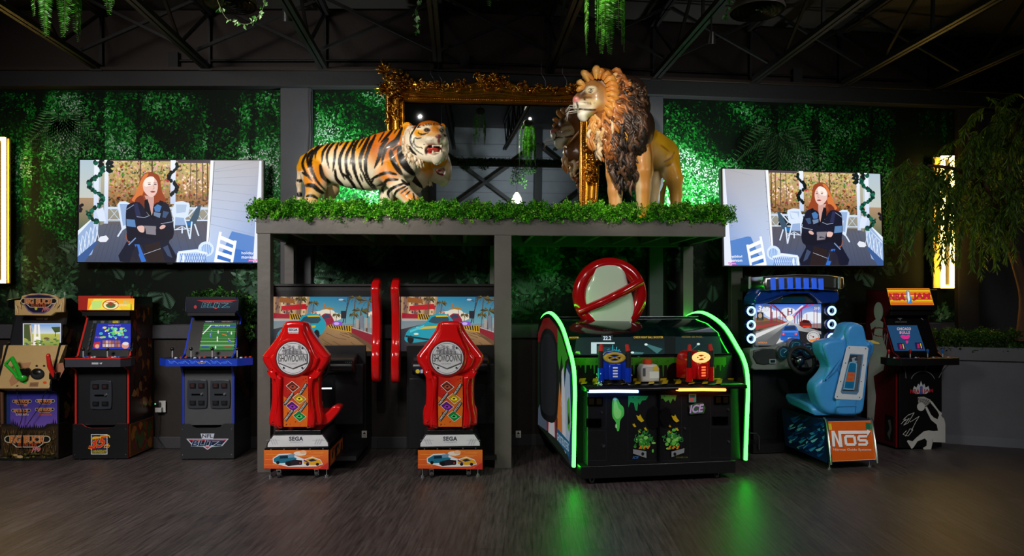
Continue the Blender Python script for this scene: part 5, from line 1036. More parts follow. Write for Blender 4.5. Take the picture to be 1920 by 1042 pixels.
    mb.box(ax0-f, ax0, ry-.006, ry+.01, z0-.06, z1+.06, BLK); mb.box(ax1, ax1+f, ry-.006, ry+.01, z0-.06, z1+.06, BLK); mb.box(ax0-f, ax1+f, ry-.0055, ry+.01, z0-.06, z0, BLK); mb.box(ax0-f, ax1+f, ry-.0055, ry+.01, z1, z1+.06, BLK); mb.build('bezel', MAT_SATIN, th)
    # red wings either side
    for sx in (-1, 1):
        mb = MB(); xw = (ax1+.045) if sx > 0 else (ax0-.045); zt = CZ+(HY-532)/F0*Yr; zb = CZ+(HY-714)/F0*(Yr-.1)
        mb.slab(crom([Vector(q) for q in [(ry+.05, zt), (ry-.16, zt-.01), (ry-.18, zt-.1), (ry-.10, zt-.28), (ry-.10, zt-.55), (ry-.16, zt-.68), (ry-.16, zb+.12), (ry-.12, zb), (ry+.02, zb), (ry+.05, zb+.2)]], 3), 'x', xw-.04, xw+.04, RED, .018, steps=3); mb.build('side_wing', MAT_GLOSS, th)
    # dashboard with wheel and light bar, shifter
    mb = MB(); mb.slab([(ry-.02, .82), (ry-.30, .84), (ry-.38, .92), (ry-.30, .98), (ry-.02, 1.02)], 'x', rx-.36, rx+.36, lin((24, 24, 27)), .02); mb.build('dashboard', MAT_SATIN, th)
    mb = MB(); mb.torus((rx, ry-.46, .93), .155, .018, lin((20, 20, 20)), ax=(0, -1, .45)); mb.cyl((rx, ry-.44, .92), (rx, ry-.36, .89), .05, .04, 16, lin((40, 40, 44)))
    for g in (0, 2.09, 4.19): mb.beam((rx, ry-.455, .925), (rx+.15*math.cos(g), ry-.46+.0*math.sin(g)-.05*math.sin(g), .93+.14*math.sin(g)), .03, .01, lin((40, 40, 44)))
    mb.build('steering_wheel', MAT_RUB, th)
    mb = MB(); mb.box(rx-.13, rx+.16, ry-.335, ry-.33, .71, .722, (.75, .9, 1)); mb.build('light_bar', glow('cool_led', 2.2), th)
    mb = MB(); mb.slab([(rx-.1, .45), (rx+.13, .45), (rx+.13, .62), (rx+.1, .70), (rx+.05, .66), (rx-.0, .52), (rx-.08, .50)], 'y', ry-.62, ry-.56, lin((170, 172, 178)), .01); mb.build('pedal_guard', MAT_SATIN, th)
    if first:
        art_part('dash_badge', MAT_PRINT, th, (0, ry-.33, 0), (0, -1, 0), C, lambda a: a.text('ALL!', 425, 450, 40, 16, (150, 154, 162), bold=.04, shear=.3))
    else:
        art_part('dash_badge', MAT_PRINT, th, (0, ry-.39, 0), (0, -1, 0), C, lambda a: (a.rect(146, 474, 182, 497, (30, 50, 140)), a.ell(157, 486, 10, 10, (240, 220, 60), 12), a.rect(170, 478, 181, 494, (226, 226, 230))))
    return th
MAT_SCREEN2 = mat('lit_game_screen', .2, emis=.72, samp=True)
# the screens need cropping to their frames: clip in drawing coordinates
_gr = game_race
def game_race(a):
    class Clip(Art): pass
    op = a.poly
    def poly(pts, c, cols=None):
        if cols:
            xs = [min(543, max(80, p[0])) for p in pts]; ys = [min(392, max(135, p[1])) for p in pts]; return op(list(zip(xs, ys)), c, cols)
        a.clip = (80, 135, 543, 392); return op(pts, c)
    a.poly = poly; _gr(a)
showdown('red racing seat machine at the left end under the canopy, beside the corner post', W(557, 0, 5.97).x, 5.97, .061, W(603.5, 0, 6.78).x, 6.78, 1, (480, 500, 2.481), 187, 80, True)
showdown('red racing seat machine right beside the middle canopy post', W(844, 0, 5.99).x, 5.99, .075, W(845.5, 0, 6.80).x, 6.80, -1, (720, 500, 2.481), 308, 80, False)
# ================================================================ green-lit ball shooting machine
OX, OY, SR = .5175, 5.85, .165; SW = 1.555
sh = thing('shooting_machine', 'wide black shooting game with arched green light strips and twin blasters', 'shooting game', (OX, OY, 0), SR)
archp = [(0, .125), (-.03, .55), (-.045, .75), (-.02, .92), (.055, 1.03), (.128, 1.09), (.361, 1.262), (.591, 1.352), (.861, 1.405), (1.128, 1.385), (1.32, 1.32), (1.42, 1.2), (1.44, 1.05), (1.44, .22), (1.40, .20)]
archs = [tuple(p) for p in crom([Vector(p) for p in archp[:13]], 3, False)]
prof = archs+[(1.44, .22), (.1, .11)]
# the end of the arch: side window cut as a darker inset panel
for k, x in enumerate((0, SW)):
    mb = MB(); mb.slab(prof, 'x', x-.018, x+.018, lin((20, 22, 26))); sp = mb.build('side_panel', MAT_SATIN, sh)
    mb = MB(); mb.tube([Vector((x, p[0]-.012, p[1]+.008)) for p in archs[:32]], .016, 8, (.024, 1., .032)); mb.build('light_strip', glow('green_neon', 15), sp)
    mb = MB(); mb.tube([Vector((x+(.02 if k == 0 else -.02), p[0]+.01, p[1]-.004)) for p in archs[:32]], .006, 6, lin((60, 64, 70))); mb.build('chrome_edge', MAT_STEEL, sp)
def side(a):
    C_ = [(p[0], p[1]) for p in prof]
    a.poly([(.02, .135), (-.02, .55), (-.03, .75), (0, .92), (.07, 1.02), (.36, 1.23), (.6, 1.32), (.86, 1.37), (1.12, 1.355), (1.38, 1.2), (1.41, 1.0), (1.41, .24)], (24, 40, 26))
    rg = random.Random(12)
    a.poly([(.5, 1.28), (.86, 1.37), (1.12, 1.355), (1.38, 1.2), (1.4, 1.1), (.9, 1.16), (.5, 1.15)], (130, 24, 26)); a.poly([(.1, 1.04), (.34, 1.21), (.5, 1.28), (.5, 1.0), (.42, .9), (.34, 1.05), (.26, .86), (.2, 1.0)], (60, 170, 40))
    a.poly([(-.02, .6), (-.03, .78), (.0, .92), (.12, 1.0), (.3, .8), (.34, .45), (.3, .3), (.02, .14)], (30, 70, 120)); a.poly([(.0, .5), (.05, .9), (.16, .95), (.26, .7), (.3, .4), (.1, .2)], (190, 214, 236))
    a.poly([(.18, .2), (.2, .6), (.27, .95), (.34, .9), (.36, .5), (.42, .28)], (236, 240, 246)); a.poly([(.3, .24), (.34, .62), (.42, .8), (.5, .5), (.5, .3)], (240, 140, 60)); a.poly([(.02, .52), (.06, .72), (.14, .66), (.12, .44), (.05, .40)], (90, 190, 60)); a.poly([(.04, .50), (.10, .58), (.11, .46)], (20, 60, 20))
    for i in range(26): x = rg.uniform(.02, .5); z = rg.uniform(.25, .8); a.poly([(x, z), (x+.03, z+rg.uniform(.02, .09)), (x+.012, z+.01)], rg.choice([(250, 200, 90), (250, 240, 220), (200, 90, 40), (80, 180, 60)]))
    a.poly([(.55, .26), (.55, .5), (.7, .62), (.92, .5), (.95, .27)], (196, 30, 36)); a.poly([(.6, .26), (.62, .44), (.72, .52), (.86, .42), (.88, .26)], (226, 230, 236)); a.poly([(.95, .26), (.98, .46), (1.2, .52), (1.36, .42), (1.38, .25)], (96, 110, 130))
    # dark side window
    a.poly([tuple(p) for p in crom([Vector(q) for q in [(.62, .40), (.50, .60), (.48, .95), (.55, 1.16), (.75, 1.25), (1.05, 1.25), (1.26, 1.14), (1.30, .9), (1.28, .5), (1.15, .36)]], 4)], (16, 18, 20)); a.poly([tuple(p) for p in crom([Vector(q) for q in [(.66, .46), (.56, .62), (.54, .95), (.6, 1.12), (.78, 1.2), (1.03, 1.2), (1.2, 1.1), (1.24, .9), (1.22, .54), (1.12, .42)]], 4)], (34, 38, 42))
    a.poly([(.06, .20), (.06, .33), (.52, .37), (.52, .26)], (40, 110, 150)); a.text('GHOSTBUSTERS', .29, .285, .44, .07, (206, 232, 250), bold=.04, out=(30, 150, 200), ow=.04, yup=True, skew=.04, mirror=True)
mb = MB(); a = Art(mb, (-.018, 0, 0), (-1, 0, 0), None, flat=(Vector((0, 1, 0)), Vector((0, 0, 1)))); side(a); mb.build('side_artwork', mat('emissive_print', .2, emis=.32, samp=False), sh)  # side print given a weak emission in its own colours
# hood
hp = [(1.40, 1.05), (1.38, 1.19), (1.28, 1.29), (1.1, 1.35), (.86, 1.368), (.6, 1.315), (.40, 1.235), (.16, 1.045)]
mb = MB(); vs = [(x, p[0], p[1]) for p in hp for x in (.02, SW-.02)]; mb.add(vs, [(2*i, 2*i+1, 2*i+3, 2*i+2) for i in range(len(hp)-1)], lin((8, 22, 26)), True); mb.build('curved_hood', MAT_GLASSY, sh)
mb = MB(); mb.tube([(.02, .862, 1.374), (SW-.02, .862, 1.374)], .006, 6, lin((120, 130, 130))); mb.tube([(.02, .16, 1.045), (SW-.02, .16, 1.045)], .014, 8, lin((10, 10, 12))); mb.build('hood_trim', MAT_STEEL, sh)
hA = Vector((0, .16, 1.045)); hu = Vector((0, .24, .19)).normalized(); hn = Vector((0, -hu.z, hu.y)); C5 = (990, 560, 2.895)
def disp(a):
    a.poly([(262, 212), (1040, 205), (1052, 306), (250, 306)], (6, 30, 34)); a.grad(560, 206, 740, 304, (6, 20, 26), (8, 40, 44)); a.poly([(740, 205), (800, 205), (800, 306), (740, 306)], (2, 12, 14))
    a.rect(342, 238, 470, 246, (200, 226, 226)); a.rect(342, 238, 372, 300, (190, 220, 220)); a.rect(376, 258, 400, 306, (60, 70, 60)); a.rect(392, 264, 470, 306, (10, 60, 70)); rg = random.Random(3)
    for i in range(14): x = 408+i*7; a.line([(x, 296), (x+3, 296-rg.uniform(14, 50)*(1-abs(i-7)/9))], 4, (30, 170, 190))
    for x0, y0, x1, y1 in ((640, 250, 700, 284), (566, 294, 600, 304), (924, 248, 870, 280)): a.poly([(x0, y0-5), (x0, y0+5), (x1, y1+16), (x1+30, y1-10)], (60, 110, 110)); a.ell(x0, y0, 9, 6, (214, 240, 236), 12)
    a.poly([(280, 288), (262, 286), (256, 296), (284, 304)], (100, 200, 60))
    a.rect(398, 200, 460, 232, (20, 40, 44)); a.text('22.2', 429, 216, 44, 22, (220, 236, 250), bold=.05); a.text('SHOOTER', 249, 213, 52, 9, (220, 180, 50), bold=.03); a.text('CHECK RIGHT BALL SHOOTER', 653, 211, 160, 11, (220, 180, 50), bold=.02); a.text('REDEEM: SEE PRIZE...', 893, 209, 118, 9, (120, 110, 50), bold=.02); a.text('0 0 0', 430, 171, 40, 4, (40, 60, 60))
art_part('display', MAT_SCREENS, sh, hA, hn, C5, disp, base=.004)
# body
mb = MB(); mb.box(.02, SW-.02, .17, 1.40, .13, 1.04, lin((12, 12, 14))); mb.box(.02, SW-.02, .02, .17, .13, .775, lin((12, 12, 14))); mb.box(.04, SW-.04, .16, 1.4, 1.04, 1.05, lin((12, 12, 14))); mb.build('cabinet_body', MAT_BLACK, sh)
mb = MB(); mb.box(.03, 1.40, -.127, .6, .055, .16, lin((16, 16, 18))); mb.build('base_plinth', MAT_BLACK, sh, bevel=.005)
mb = MB(); mb.box(.09, 1.36, -.125, .02, .16, .775, lin((17, 18, 21))); mb.build('front_panel', MAT_BLACK, sh, bevel=.004)
mb = MB(); mb.slab([(-.20, .785), (.10, .775), (.16, .80), (.16, .83), (-.19, .815)], 'x', .06, SW-.08, lin((14, 15, 18)), .006); mb.build('control_shelf', MAT_SATIN, sh)
art_part('shelf_artwork', MAT_PRINT, sh, (0, .0, .828), (0, 0, 1), C5, lambda a: [a.poly([(300+i*73, 436), (330+i*73, 430), (318+i*73, 462), (286+i*73, 466)], (214, 184, 20)) for i in range(11)], base=.003)
mb = MB(); mb.box(.05, SW-.05, .14, .16, .83, 1.04, lin((12, 14, 12))); mb.build('backboard', MAT_BLACK, sh)
def slime(a):
    rg = random.Random(31); pts = [(246, 320), (1075, 316), (1075, 358)]; x = 1075
    while x > 262:
        d = rg.uniform(6, 60); pts += [(x-6, 360), (x-9, 362+d), (x-14, 364+d), (x-17, 360)]; x -= rg.uniform(18, 30)
    pts += [(246, 362)]; a.poly(pts, (58, 130, 26))
    for i in range(60): x = rg.uniform(260, 1060); a.ell(x, rg.uniform(322, 352), rg.uniform(1, 4), rg.uniform(1, 4), (30, 90, 16), 8)
    for i in range(12): x = 280+i*73; a.poly([(x, 432), (x+34, 430), (x+22, 468), (x-10, 470)], (220, 190, 20))
    a.ell(800, 392, 46, 46, (8, 8, 8), 24)
art_part('backboard_artwork', MAT_PRINT, sh, (0, .14, 0), (0, -1, 0), C5, slime)
def doors(a):
    k = (44, 48, 54)
    def fr(x0, y0, x1, y1, c=k, w=2.2): a.line([(x0, y0), (x1, y0), (x1, y1), (x0, y1), (x0, y0)], w, c)
    fr(303, 532, 424, 700); fr(303, 716, 424, 876); fr(988, 524, 1112, 690); fr(988, 700, 1112, 862); fr(542, 522, 702, 878); fr(714, 522, 832, 700); fr(832, 708, 878, 872, k, 2)
    a.line([(714, 522), (714, 878), (878, 878)], 2, k)
    g = (40, 160, 80)
    a.poly([(544, 526), (654, 526), (640, 548), (618, 552), (606, 575), (598, 560), (592, 608), (582, 604), (574, 566), (556, 560), (544, 590)], g); a.poly([(720, 522), (806, 522), (798, 556), (786, 540), (772, 568), (762, 548), (746, 560), (732, 540), (722, 544)], (80, 150, 60))
    for x, y in ((570, 535), (600, 540), (740, 528)): a.ell(x, y, 4, 4, (16, 90, 50), 8)
    # green goo sticker
    a.poly([tuple(p) for p in crom([Vector(q) for q in [(462, 538), (484, 540), (500, 570), (518, 590), (520, 630), (500, 660), (494, 712), (482, 714), (476, 670), (458, 640), (456, 580)]], 4)], (90, 220, 90)); a.poly([tuple(p) for p in crom([Vector(q) for q in [(468, 552), (480, 556), (490, 590), (506, 610), (502, 640), (480, 650), (464, 620)]], 4)], (150, 250, 130)); a.ell(478, 690, 5, 12, (190, 255, 170), 10); a.ell(472, 545, 10, 6, (220, 250, 255), 8)
    rg = random.Random(14)
    for sgn, cx in ((1, 628), (-1, 784)):
        y_ = (226, 194, 34)
        for dx, dy, s in ((-20, 648, 22), (-52, 686, 11), (10, 706, 10), (-24, 720, 8)):
            x = cx+dx*sgn if sgn > 0 else cx+(-dx-8)*-1*-1*-.0+(-dx)*-.3*0+{-20: 12, -52: -20, 10: 22, -24: -18}[dx]; a.poly([(x-s, dy-s*.8), (x-s*.3, dy-s*.5), (x, dy-s), (x+s*.4, dy-s*.2), (x+s, dy+s*.6), (x+s*.3, dy+s), (x-s*.5, dy+s*.3)], y_)
        for i in range(60):
            r = rg.gauss(0, 19); q = rg.gauss(0, 22); a.ell(cx+r, 764+q, rg.uniform(4, 13), rg.uniform(4, 12), rg.choice([(60, 150, 50), (110, 210, 80), (40, 110, 50), (150, 230, 110)]), 8)
        for i in range(7): t = i/6*3.14; a.ring(cx+44*math.cos(t+3.14)*1.0, 764-38*math.sin(t), 9, 9, 3, (60, 160, 90), 10, 0, 4.4)
        for i in range(3): a.poly([(cx-30+i*22, 812), (cx-20+i*22, 812), (cx-10+i*22, 794), (cx-20+i*22, 794)], (240, 150, 30))
        a.poly([(cx-60, 814), (cx+12, 826), (cx+12, 862), (cx-60, 838)] if sgn > 0 else [(cx-10, 826), (cx+60, 808), (cx+58, 832), (cx-10, 856)], (150, 154, 160)); a.ell(cx-8 if sgn > 0 else cx+8, 840, 8, 10, (20, 20, 24), 12)
    a.poly([(868, 578), (900, 566), (944, 562), (958, 590), (950, 618), (876, 626)], (60, 110, 60)); a.text('ICE', 910, 594, 78, 44, (206, 196, 250), bold=.07, shear=.2, out=(50, 60, 150), ow=.06, skew=-.1)
    a.rect(868, 514, 907, 560, (80, 150, 140)); a.rect(874, 520, 900, 534, (30, 90, 100)); a.rect(874, 538, 892, 552, (190, 80, 90)); a.text('ICE', 580, 858, 34, 14, (60, 120, 190), bold=.05, shear=.3); a.text('ICEGAME.COM', 830, 857, 62, 8, (110, 120, 40), bold=.02); a.text('WARNING', 804, 850, 1, 1, (60, 60, 60))
    a.ell(680, 640, 34, 60, (10, 10, 12), 20); a.ring(680, 640, 34, 60, 1.5, (26, 28, 32), 24); a.ell(744, 640, 30, 54, (10, 10, 12), 20)
art_part('front_artwork', MAT_PRINT, sh, (0, -.125, 0), (0, -1, 0), C5, doors)
for px, py in ((342, 556), (384, 556), (1030, 548), (1070, 548), (334, 672), (376, 672), (1022, 660), (1064, 660)):
    mb = MB(); x, z = spt(sh, 990+px/2.895, 560+py/2.895, -.13); mb.box(x-.032, x+.032, -.139, -.125, z-.035, z+.035, lin((30, 31, 35)))
    mb.box(x-.022, x+.022, -.143, -.139, z-.025, z+.025, lin((120, 106, 66) if py < 600 else (16, 16, 18))); mb.build('coin_slot', MAT_STEEL, sh)
for px, py in ((400, 616), (412, 796), (1088, 602), (1090, 776), (852, 704), (408, 800)):
    mb = MB(); x, z = spt(sh, 990+px/2.895, 560+py/2.895, -.13); mb.cyl((x, -.125, z), (x, -.14, z), .009, .009, 10, lin((170, 176, 186))); mb.build('lock', MAT_STEEL, sh)
mb = MB(); x, z = spt(sh, 990+707/2.895, 560+700/2.895, -.13); mb.box(x-.008, x+.008, -.15, -.125, z-.28, z+.30, lin((44, 50, 62))); mb.build('door_edge', MAT_STEEL, sh)
for (x0, x1, yy, c, nm) in ((333, 600, 503, (.16, .32, 1.), 'blue_neon'), (818, 1075, 494, (1., .16, .03), 'orange_neon')):
    a0, z = spt(sh, 990+x0/2.895, 560+yy/2.895, -.2); a1, z1 = spt(sh, 990+x1/2.895, 560+yy/2.895, -.2)
    mb = MB(); mb.tube([(a0, -.16, z), (a0+.006, -.2, z), ((a0+a1)/2, -.212, z), (a1-.006, -.2, z1), (a1, -.16, z1)], .0125, 10, c); mb.build('light_bar', glow(nm, 7), sh)
# blasters
def blaster(px, py, col, lb, tilt):
    x, z = spt(sh, px, py, -.02); r = thing('x', None, None); bpy.data.objects.remove(r)
    dk = tuple(c*.35 for c in col)
    mb = MB(); mb.T = Matrix.Translation((x, -.02, z)) @ Matrix.Rotation(tilt, 4, 'Z')
    hw = .105; out = [(-hw, -.12), (hw, -.12), (hw, .02), (hw*.9, .075), (hw*.55, .11), (0, .12), (-hw*.55, .11), (-hw*.9, .075), (-hw, .02)]
    mb.slab(out, 'y', -.05, .16, col, .012)
    mb.slab([(-.05, -.12), (.05, -.12), (.05, .02), (-.05, .02)], 'y', -.085, -.04, col, .01)
    for sx in (-1, 1):
        mb.cyl((sx*.115, -.04, -.14), (sx*.115, -.04, -.02), .03, .03, 14, col)
    b = mb.build('blaster', MAT_GLOSS, sh); b['label'] = lb
    for sx in (-1, 1):
        mb = MB(); mb.T = Matrix.Translation((x, -.02, z)) @ Matrix.Rotation(tilt, 4, 'Z'); mb.tube([(sx*.118, -.04, -.05), (sx*.12, -.05, .06), (sx*.115, -.045, .12)], [.022, .021, .02], 10, lin((14, 14, 16))); mb.tube([(sx*.115, -.045, .12), (sx*.108, -.035, .175)], [.02, .015], 10, lin((200, 24, 24))); mb.build('grip', MAT_RUB, b)
    mb = MB(); mb.T = Matrix.Translation((x, -.02, z)) @ Matrix.Rotation(tilt, 4, 'Z')
    for i in range(4): mb.box(-.02, .02, -.09, -.084, -.095+i*.024, -.082+i*.024, lin((236, 240, 250)) if col[2] > col[0] else lin((255, 120, 60)))
    mb.torus((0, -.055, .065), .048, .016, lin((200, 170, 60)) if col[2] > col[0] else lin((255, 214, 130)), sx=1.5, sy=.75)
    for g in (.5, -.5, math.pi+.5, math.pi-.5): mb.beam((0, -.058, .065), (.062*math.cos(g), -.058, .065+.035*math.sin(g)), .02, .008, lin((200, 170, 60)) if col[2] > col[0] else lin((255, 214, 130)))
    mb.build('sight', MAT_SATIN if col[2] > col[0] else glow('lit_sight', 1.1), b)
    mb = MB(); mb.T = Matrix.Translation((x, -.02, z)) @ Matrix.Rotation(tilt, 4, 'Z'); mb.slab([(-.08, -.20), (.08, -.20), (.1, -.14), (.06, -.11), (-.06, -.11), (-.1, -.14)], 'y', -.03, .1, lin((14, 14, 16)), .01); mb.cyl((0, .03, -.26), (0, .03, -.19), .1, .06, 20, lin((14, 14, 16))); mb.build('mount', MAT_RUB, b)
    if col[2] > col[0]:
        rg = random.Random(2); mb = MB(); mb.T = Matrix.Translation((x, -.02, z))
        for i in range(46):
            sx = rg.choice([-1, 1]); mb.ell((sx*(.135+rg.uniform(-.02, .012)), rg.uniform(-.06, .02), rg.uniform(-.17, -.06) if i % 2 else rg.uniform(-.175, -.15)), .007, lin((240, 240, 250)), 6, 4)
        mb.build('chain', MAT_STEEL, b)
blaster(1150, 684, lin((20, 60, 190)), 'blue blaster with black grips', -.12)
blaster(1307, 683, lin((206, 18, 22)), 'red blaster with black grips', .25)
# plastic jug on the shelf
x, z = spt(sh, 1215, 698, .06); jm = mw(sh)
jg = thing('plastic_jug', 'translucent white jug with orange lid standing between the two blasters', 'jug', jm @ Vector((x, .06, .832)), SR)
mb = MB(); mb.slab([(-.085, 0), (.085, 0), (.085, .115), (.06, .15), (-.06, .15), (-.085, .115)], 'y', -.06, .06, lin((206, 206, 200)), .018); mb.build('body', MAT_SATIN, jg)
mb = MB(); mb.cyl((-.005, 0, .15), (-.005, 0, .195), .042, .042, 20, lin((220, 76, 40))); mb.build('lid', MAT_SATIN, jg)
mb = MB(); a = Art(mb, (0, -.061, 0), (0, -1, 0), None, flat=(Vector((1, 0, 0)), Vector((0, 0, 1)))); a.rect(-.01, .03, .075, .09, (236, 246, 236)); a.poly([(.02, .10), (.075, .095), (.06, .14), (.02, .13)], (230, 200, 50)); a.rect(-.07, .05, -.045, .12, (90, 96, 100)); mb.build('label', MAT_PRINT, jg)
for x, y in ((.14, -.08), (1.25, -.08)): caster(sh, x, y, .06)
# red prohibition ring standing on the hood, white shield inside
rx0, ry0 = W(1143, 0, 6.72).x, 6.72
rgt = thing('prohibition_sign', 'big glossy red ring with diagonal bar over plain white shield, on shooting game', 'sign', (rx0, ry0, CZ+(HY-594)/F0*6.72-.10), .06)
S_ = 6.72/F0; zc = (594-553)*S_+.10; Rr = 57*S_
mb = MB(); mb.torus((0, 0, zc), Rr, .07, lin((176, 10, 18)), ax=(0, 1, 0), n=72, m=16); mb.build('ring', MAT_GLOSS, rgt)
mb = MB(); mb.tube([(-Rr*1.0, -.03, zc-.16), (-.1, -.10, zc-.075), (.12, -.10, zc+.035), (Rr*1.0, -.03, zc+.13)], [.06, .064, .064, .06], 16, lin((184, 10, 20)), flat=.7); mb.build('diagonal_bar', MAT_GLOSS, rgt)
mb = MB(); o = crom([Vector(p) for p in [(-.15, zc+.30), (.1, zc+.30), (.17, zc+.12), (.22, zc-.02), (.24, zc-.2), (.16, zc-.34), (-.12, zc-.34), (-.24, zc-.12), (-.24, zc+.05), (-.19, zc+.16)]], 4); mb.slab(o, 'y', -.07, .02, lin((214, 222, 208)), .045, steps=6, smooth=True); mb.build('white_shield', MAT_GLOSS, rgt)
# ================================================================ silver racing cabinet with blue seat
BTX = 0
rc = thing('racing_machine', 'silver racing machine with light blue seat and orange rear panel', 'racing game', (3.09, 6.30, 0), .17); Rm = mw(rc).inverted(); C6 = (1380, 500, 2.605)
def rl(px, py, Y): return Rm @ W(px, py, Y)
def r6(cx, cy, Y): return rl(1380+cx/2.605, 500+cy/2.605, Y)
FL, FR, TL_, TR_ = r6(462, 955, 6.25), r6(688, 948, 6.35), r6(438, 750, 6.38), r6(668, 743, 6.48)
TR_ = FR+(TL_-FL)*1.0
BL, BTL, BR, BTR = r6(240, 872, 6.95), r6(240, 716, 6.95), FR+Vector((.0, .65, .02)), TR_+Vector((0, .6, 0))
BTL = TL_+(BL-FL); BTL.z = TL_.z
mb = MB(); mb.add([FL, FR, TR_, TL_, BL, BR, BTR, BTL], [(0,1,2,3),(4,7,6,5),(0,3,7,4),(1,5,6,2),(3,2,6,7),(0,4,5,1)], lin((22, 40, 70))); mb.build('seat_base', MAT_SATIN, rc)
for a_, b_ in ((FL, TL_), (FR, TR_)):
    mb = MB(); mb.tube([a_+Vector((0, -.01, -.02)), a_*.85+b_*.15+Vector((0, -.012, 0)), b_+Vector((0, -.01, 0)), b_+Vector((0, .03, .012))], .013, 10, lin((190, 194, 200))); mb.build('chrome_edge', MAT_STEEL, rc)
fn = (FR-FL).cross(TL_-FL).normalized(); fn = fn if fn.y < 0 else -fn
def nos(a):
    a.poly([(446, 757), (660, 752), (682, 940), (470, 950)], (222, 96, 22)); a.line([(446, 757), (660, 752), (682, 940), (470, 950), (446, 757)], 3, (250, 170, 110))
    a.poly([(446, 766), (464, 766), (468, 796), (450, 796)], (220, 200, 40)); a.poly([(632, 762), (658, 762), (660, 794), (634, 794)], (30, 110, 80)); w = (244, 244, 246); k = (90, 40, 20)
    for d, c in ((2.2, k), (0, w)):
        L = lambda p, w_: a.line([(x+d, y+d) for x, y in p], w_, c)
        a.poly([(464+d, 801+d), (480+d, 801+d), (502+d, 856+d), (497+d, 801+d), (640+d, 800+d), (638+d, 794+d), (656+d, 803+d), (642+d, 826+d), (638+d, 815+d), (512+d, 816+d), (520+d, 880+d), (503+d, 880+d), (479+d, 822+d), (484+d, 878+d), (470+d, 878+d)], c)
        L([(532, 828), (576, 828), (582, 868), (537, 868), (532, 828)], 13); L([(640, 828), (596, 828), (599, 848), (636, 848), (639, 868), (596, 868)], 12)
    a.text('Nitrous Oxide Systems', 566, 894, 186, 14, (236, 220, 206), bold=.03)
art_part('rear_panel', MAT_PRINT, rc, FL, fn, C6, nos, base=.003)
sn = (BL-FL).cross(TL_-FL).normalized(); sn = sn if sn.x < 0 else -sn
def flame(a):
    rg = random.Random(17); a.poly([(244, 722), (430, 755), (448, 960), (246, 870)], (12, 40, 84))
    for i in range(70):
        x = rg.uniform(250, 430); y = rg.uniform(735+(x-244)*.18, 860+(x-244)*.42); L = rg.uniform(12, 50); c = rg.choice([(20, 110, 200), (60, 170, 236), (10, 60, 140), (140, 210, 250), (8, 30, 70), (20, 90, 170)])
        p = [(x, y), (x+L*.4, y-6), (x+L, y-L*.35), (x+L*.5, y+5), (x+L*.2, y+10)]
        a.poly([(min(434, q[0]), min(q[1], 862+(q[0]-244)*.42)) for q in p], c)
art_part('flame_artwork', MAT_PRINT, rc, FL, sn, C6, flame, base=.003)
for p in (FL, FR, BL):
    mb = MB(); q = p+Vector((.03 if p != FR else -.03, .06, 0)); mb.cyl((q.x, q.y, 0), (q.x, q.y, .015), .022, .022, 12, CHR); mb.cyl((q.x, q.y, .015), (q.x, q.y, p.z+.01), .007, .007, 8, CHR); mb.build('levelling_foot', MAT_STEEL, rc)
BLU = lin((66, 150, 220))
def so(pts, Y): return crom([Vector((q.x, q.z)) for q in [r6(x, y, Y) for x, y in pts]], 3)
ys = r6(540, 600, 6.52).y
sp_ = [(560, 272), (600, 274), (626, 290), (640, 325), (650, 356), (688, 368), (696, 384), (688, 425), (660, 470), (646, 520), (634, 600), (618, 680), (600, 722), (520, 722), (445, 720), (402, 690), (378, 640), (366, 595), (376, 560), (410, 528), (436, 492), (430, 460), (402, 420), (396, 380), (404, 364), (450, 352), (496, 344), (516, 318), (528, 288)]
mb = MB(); mb.slab(so(sp_, 6.52), 'y', ys-.02, ys+.16, BLU, .05, steps=6, smooth=True)
mb.slab(so([(560, 278), (598, 280), (622, 300), (640, 372), (652, 380), (626, 640), (600, 716), (478, 716), (474, 640), (520, 480), (528, 380), (520, 330), (535, 292)], 6.52), 'y', ys-.05, ys+.02, BLU, .028, steps=4, smooth=True)
mb.slab(so([(404, 372), (500, 352), (528, 380), (520, 440), (470, 520), (400, 560), (436, 492), (430, 460)], 6.52), 'y', ys-.035, ys+.05, BLU, .03, steps=4, smooth=True)
mb.build('seat_shell', MAT_SATIN, rc)
q0, q1 = r6(282, 645, 6.85), r6(415, 700, 6.65)
mb = MB(); mb.slab([(Vector(p).x, Vector(p).y) for p in [(ys+.02, .46), (ys+.45, .50), (ys+.52, .56), (ys+.5, .60), (ys+.1, .55)]], 'x', q0.x-.02, q0.x+.43, BLU, .025); mb.build('seat_cushion', MAT_SATIN, rc)
def sb(a):
    w = (208, 216, 226); a.poly([(548, 386), (638, 390), (646, 398), (616, 640), (606, 650), (488, 646), (480, 636), (538, 396)], w); a.poly([(556, 424), (622, 428), (598, 612), (588, 624), (516, 620), (510, 610)], (88, 130, 168)); a.poly([(556, 430), (614, 432), (592, 608), (518, 606)], (52, 58, 66)); a.poly([(592, 434), (612, 434), (590, 606), (574, 606)], (90, 96, 104))
    a.poly([tuple(p) for p in crom([Vector(q) for q in [(548, 478), (562, 464), (580, 466), (590, 482), (578, 590), (568, 600), (530, 598), (524, 588)]], 3)], (130, 190, 226)); a.poly([tuple(p) for p in crom([Vector(q) for q in [(551, 482), (563, 470), (578, 471), (585, 485), (574, 586), (565, 594), (533, 592), (529, 586)]], 3)], (24, 110, 160))
    a.poly([(545, 514), (580, 516), (576, 562), (536, 560)], (196, 110, 60)); a.text('NOS', 560, 527, 24, 11, (226, 60, 40), bold=.06); a.text('NOS', 556, 549, 24, 11, (226, 60, 40), bold=.06); a.poly([(564, 446), (582, 440), (594, 452), (586, 466), (568, 466)], (150, 170, 190)); a.ell(586, 452, 9, 7, (60, 70, 80), 12)
    for x, y in ((552, 396), (632, 400), (534, 470), (622, 480), (510, 560), (610, 560), (494, 634), (602, 638)): a.ell(x, y, 3, 3, (30, 40, 60), 8)
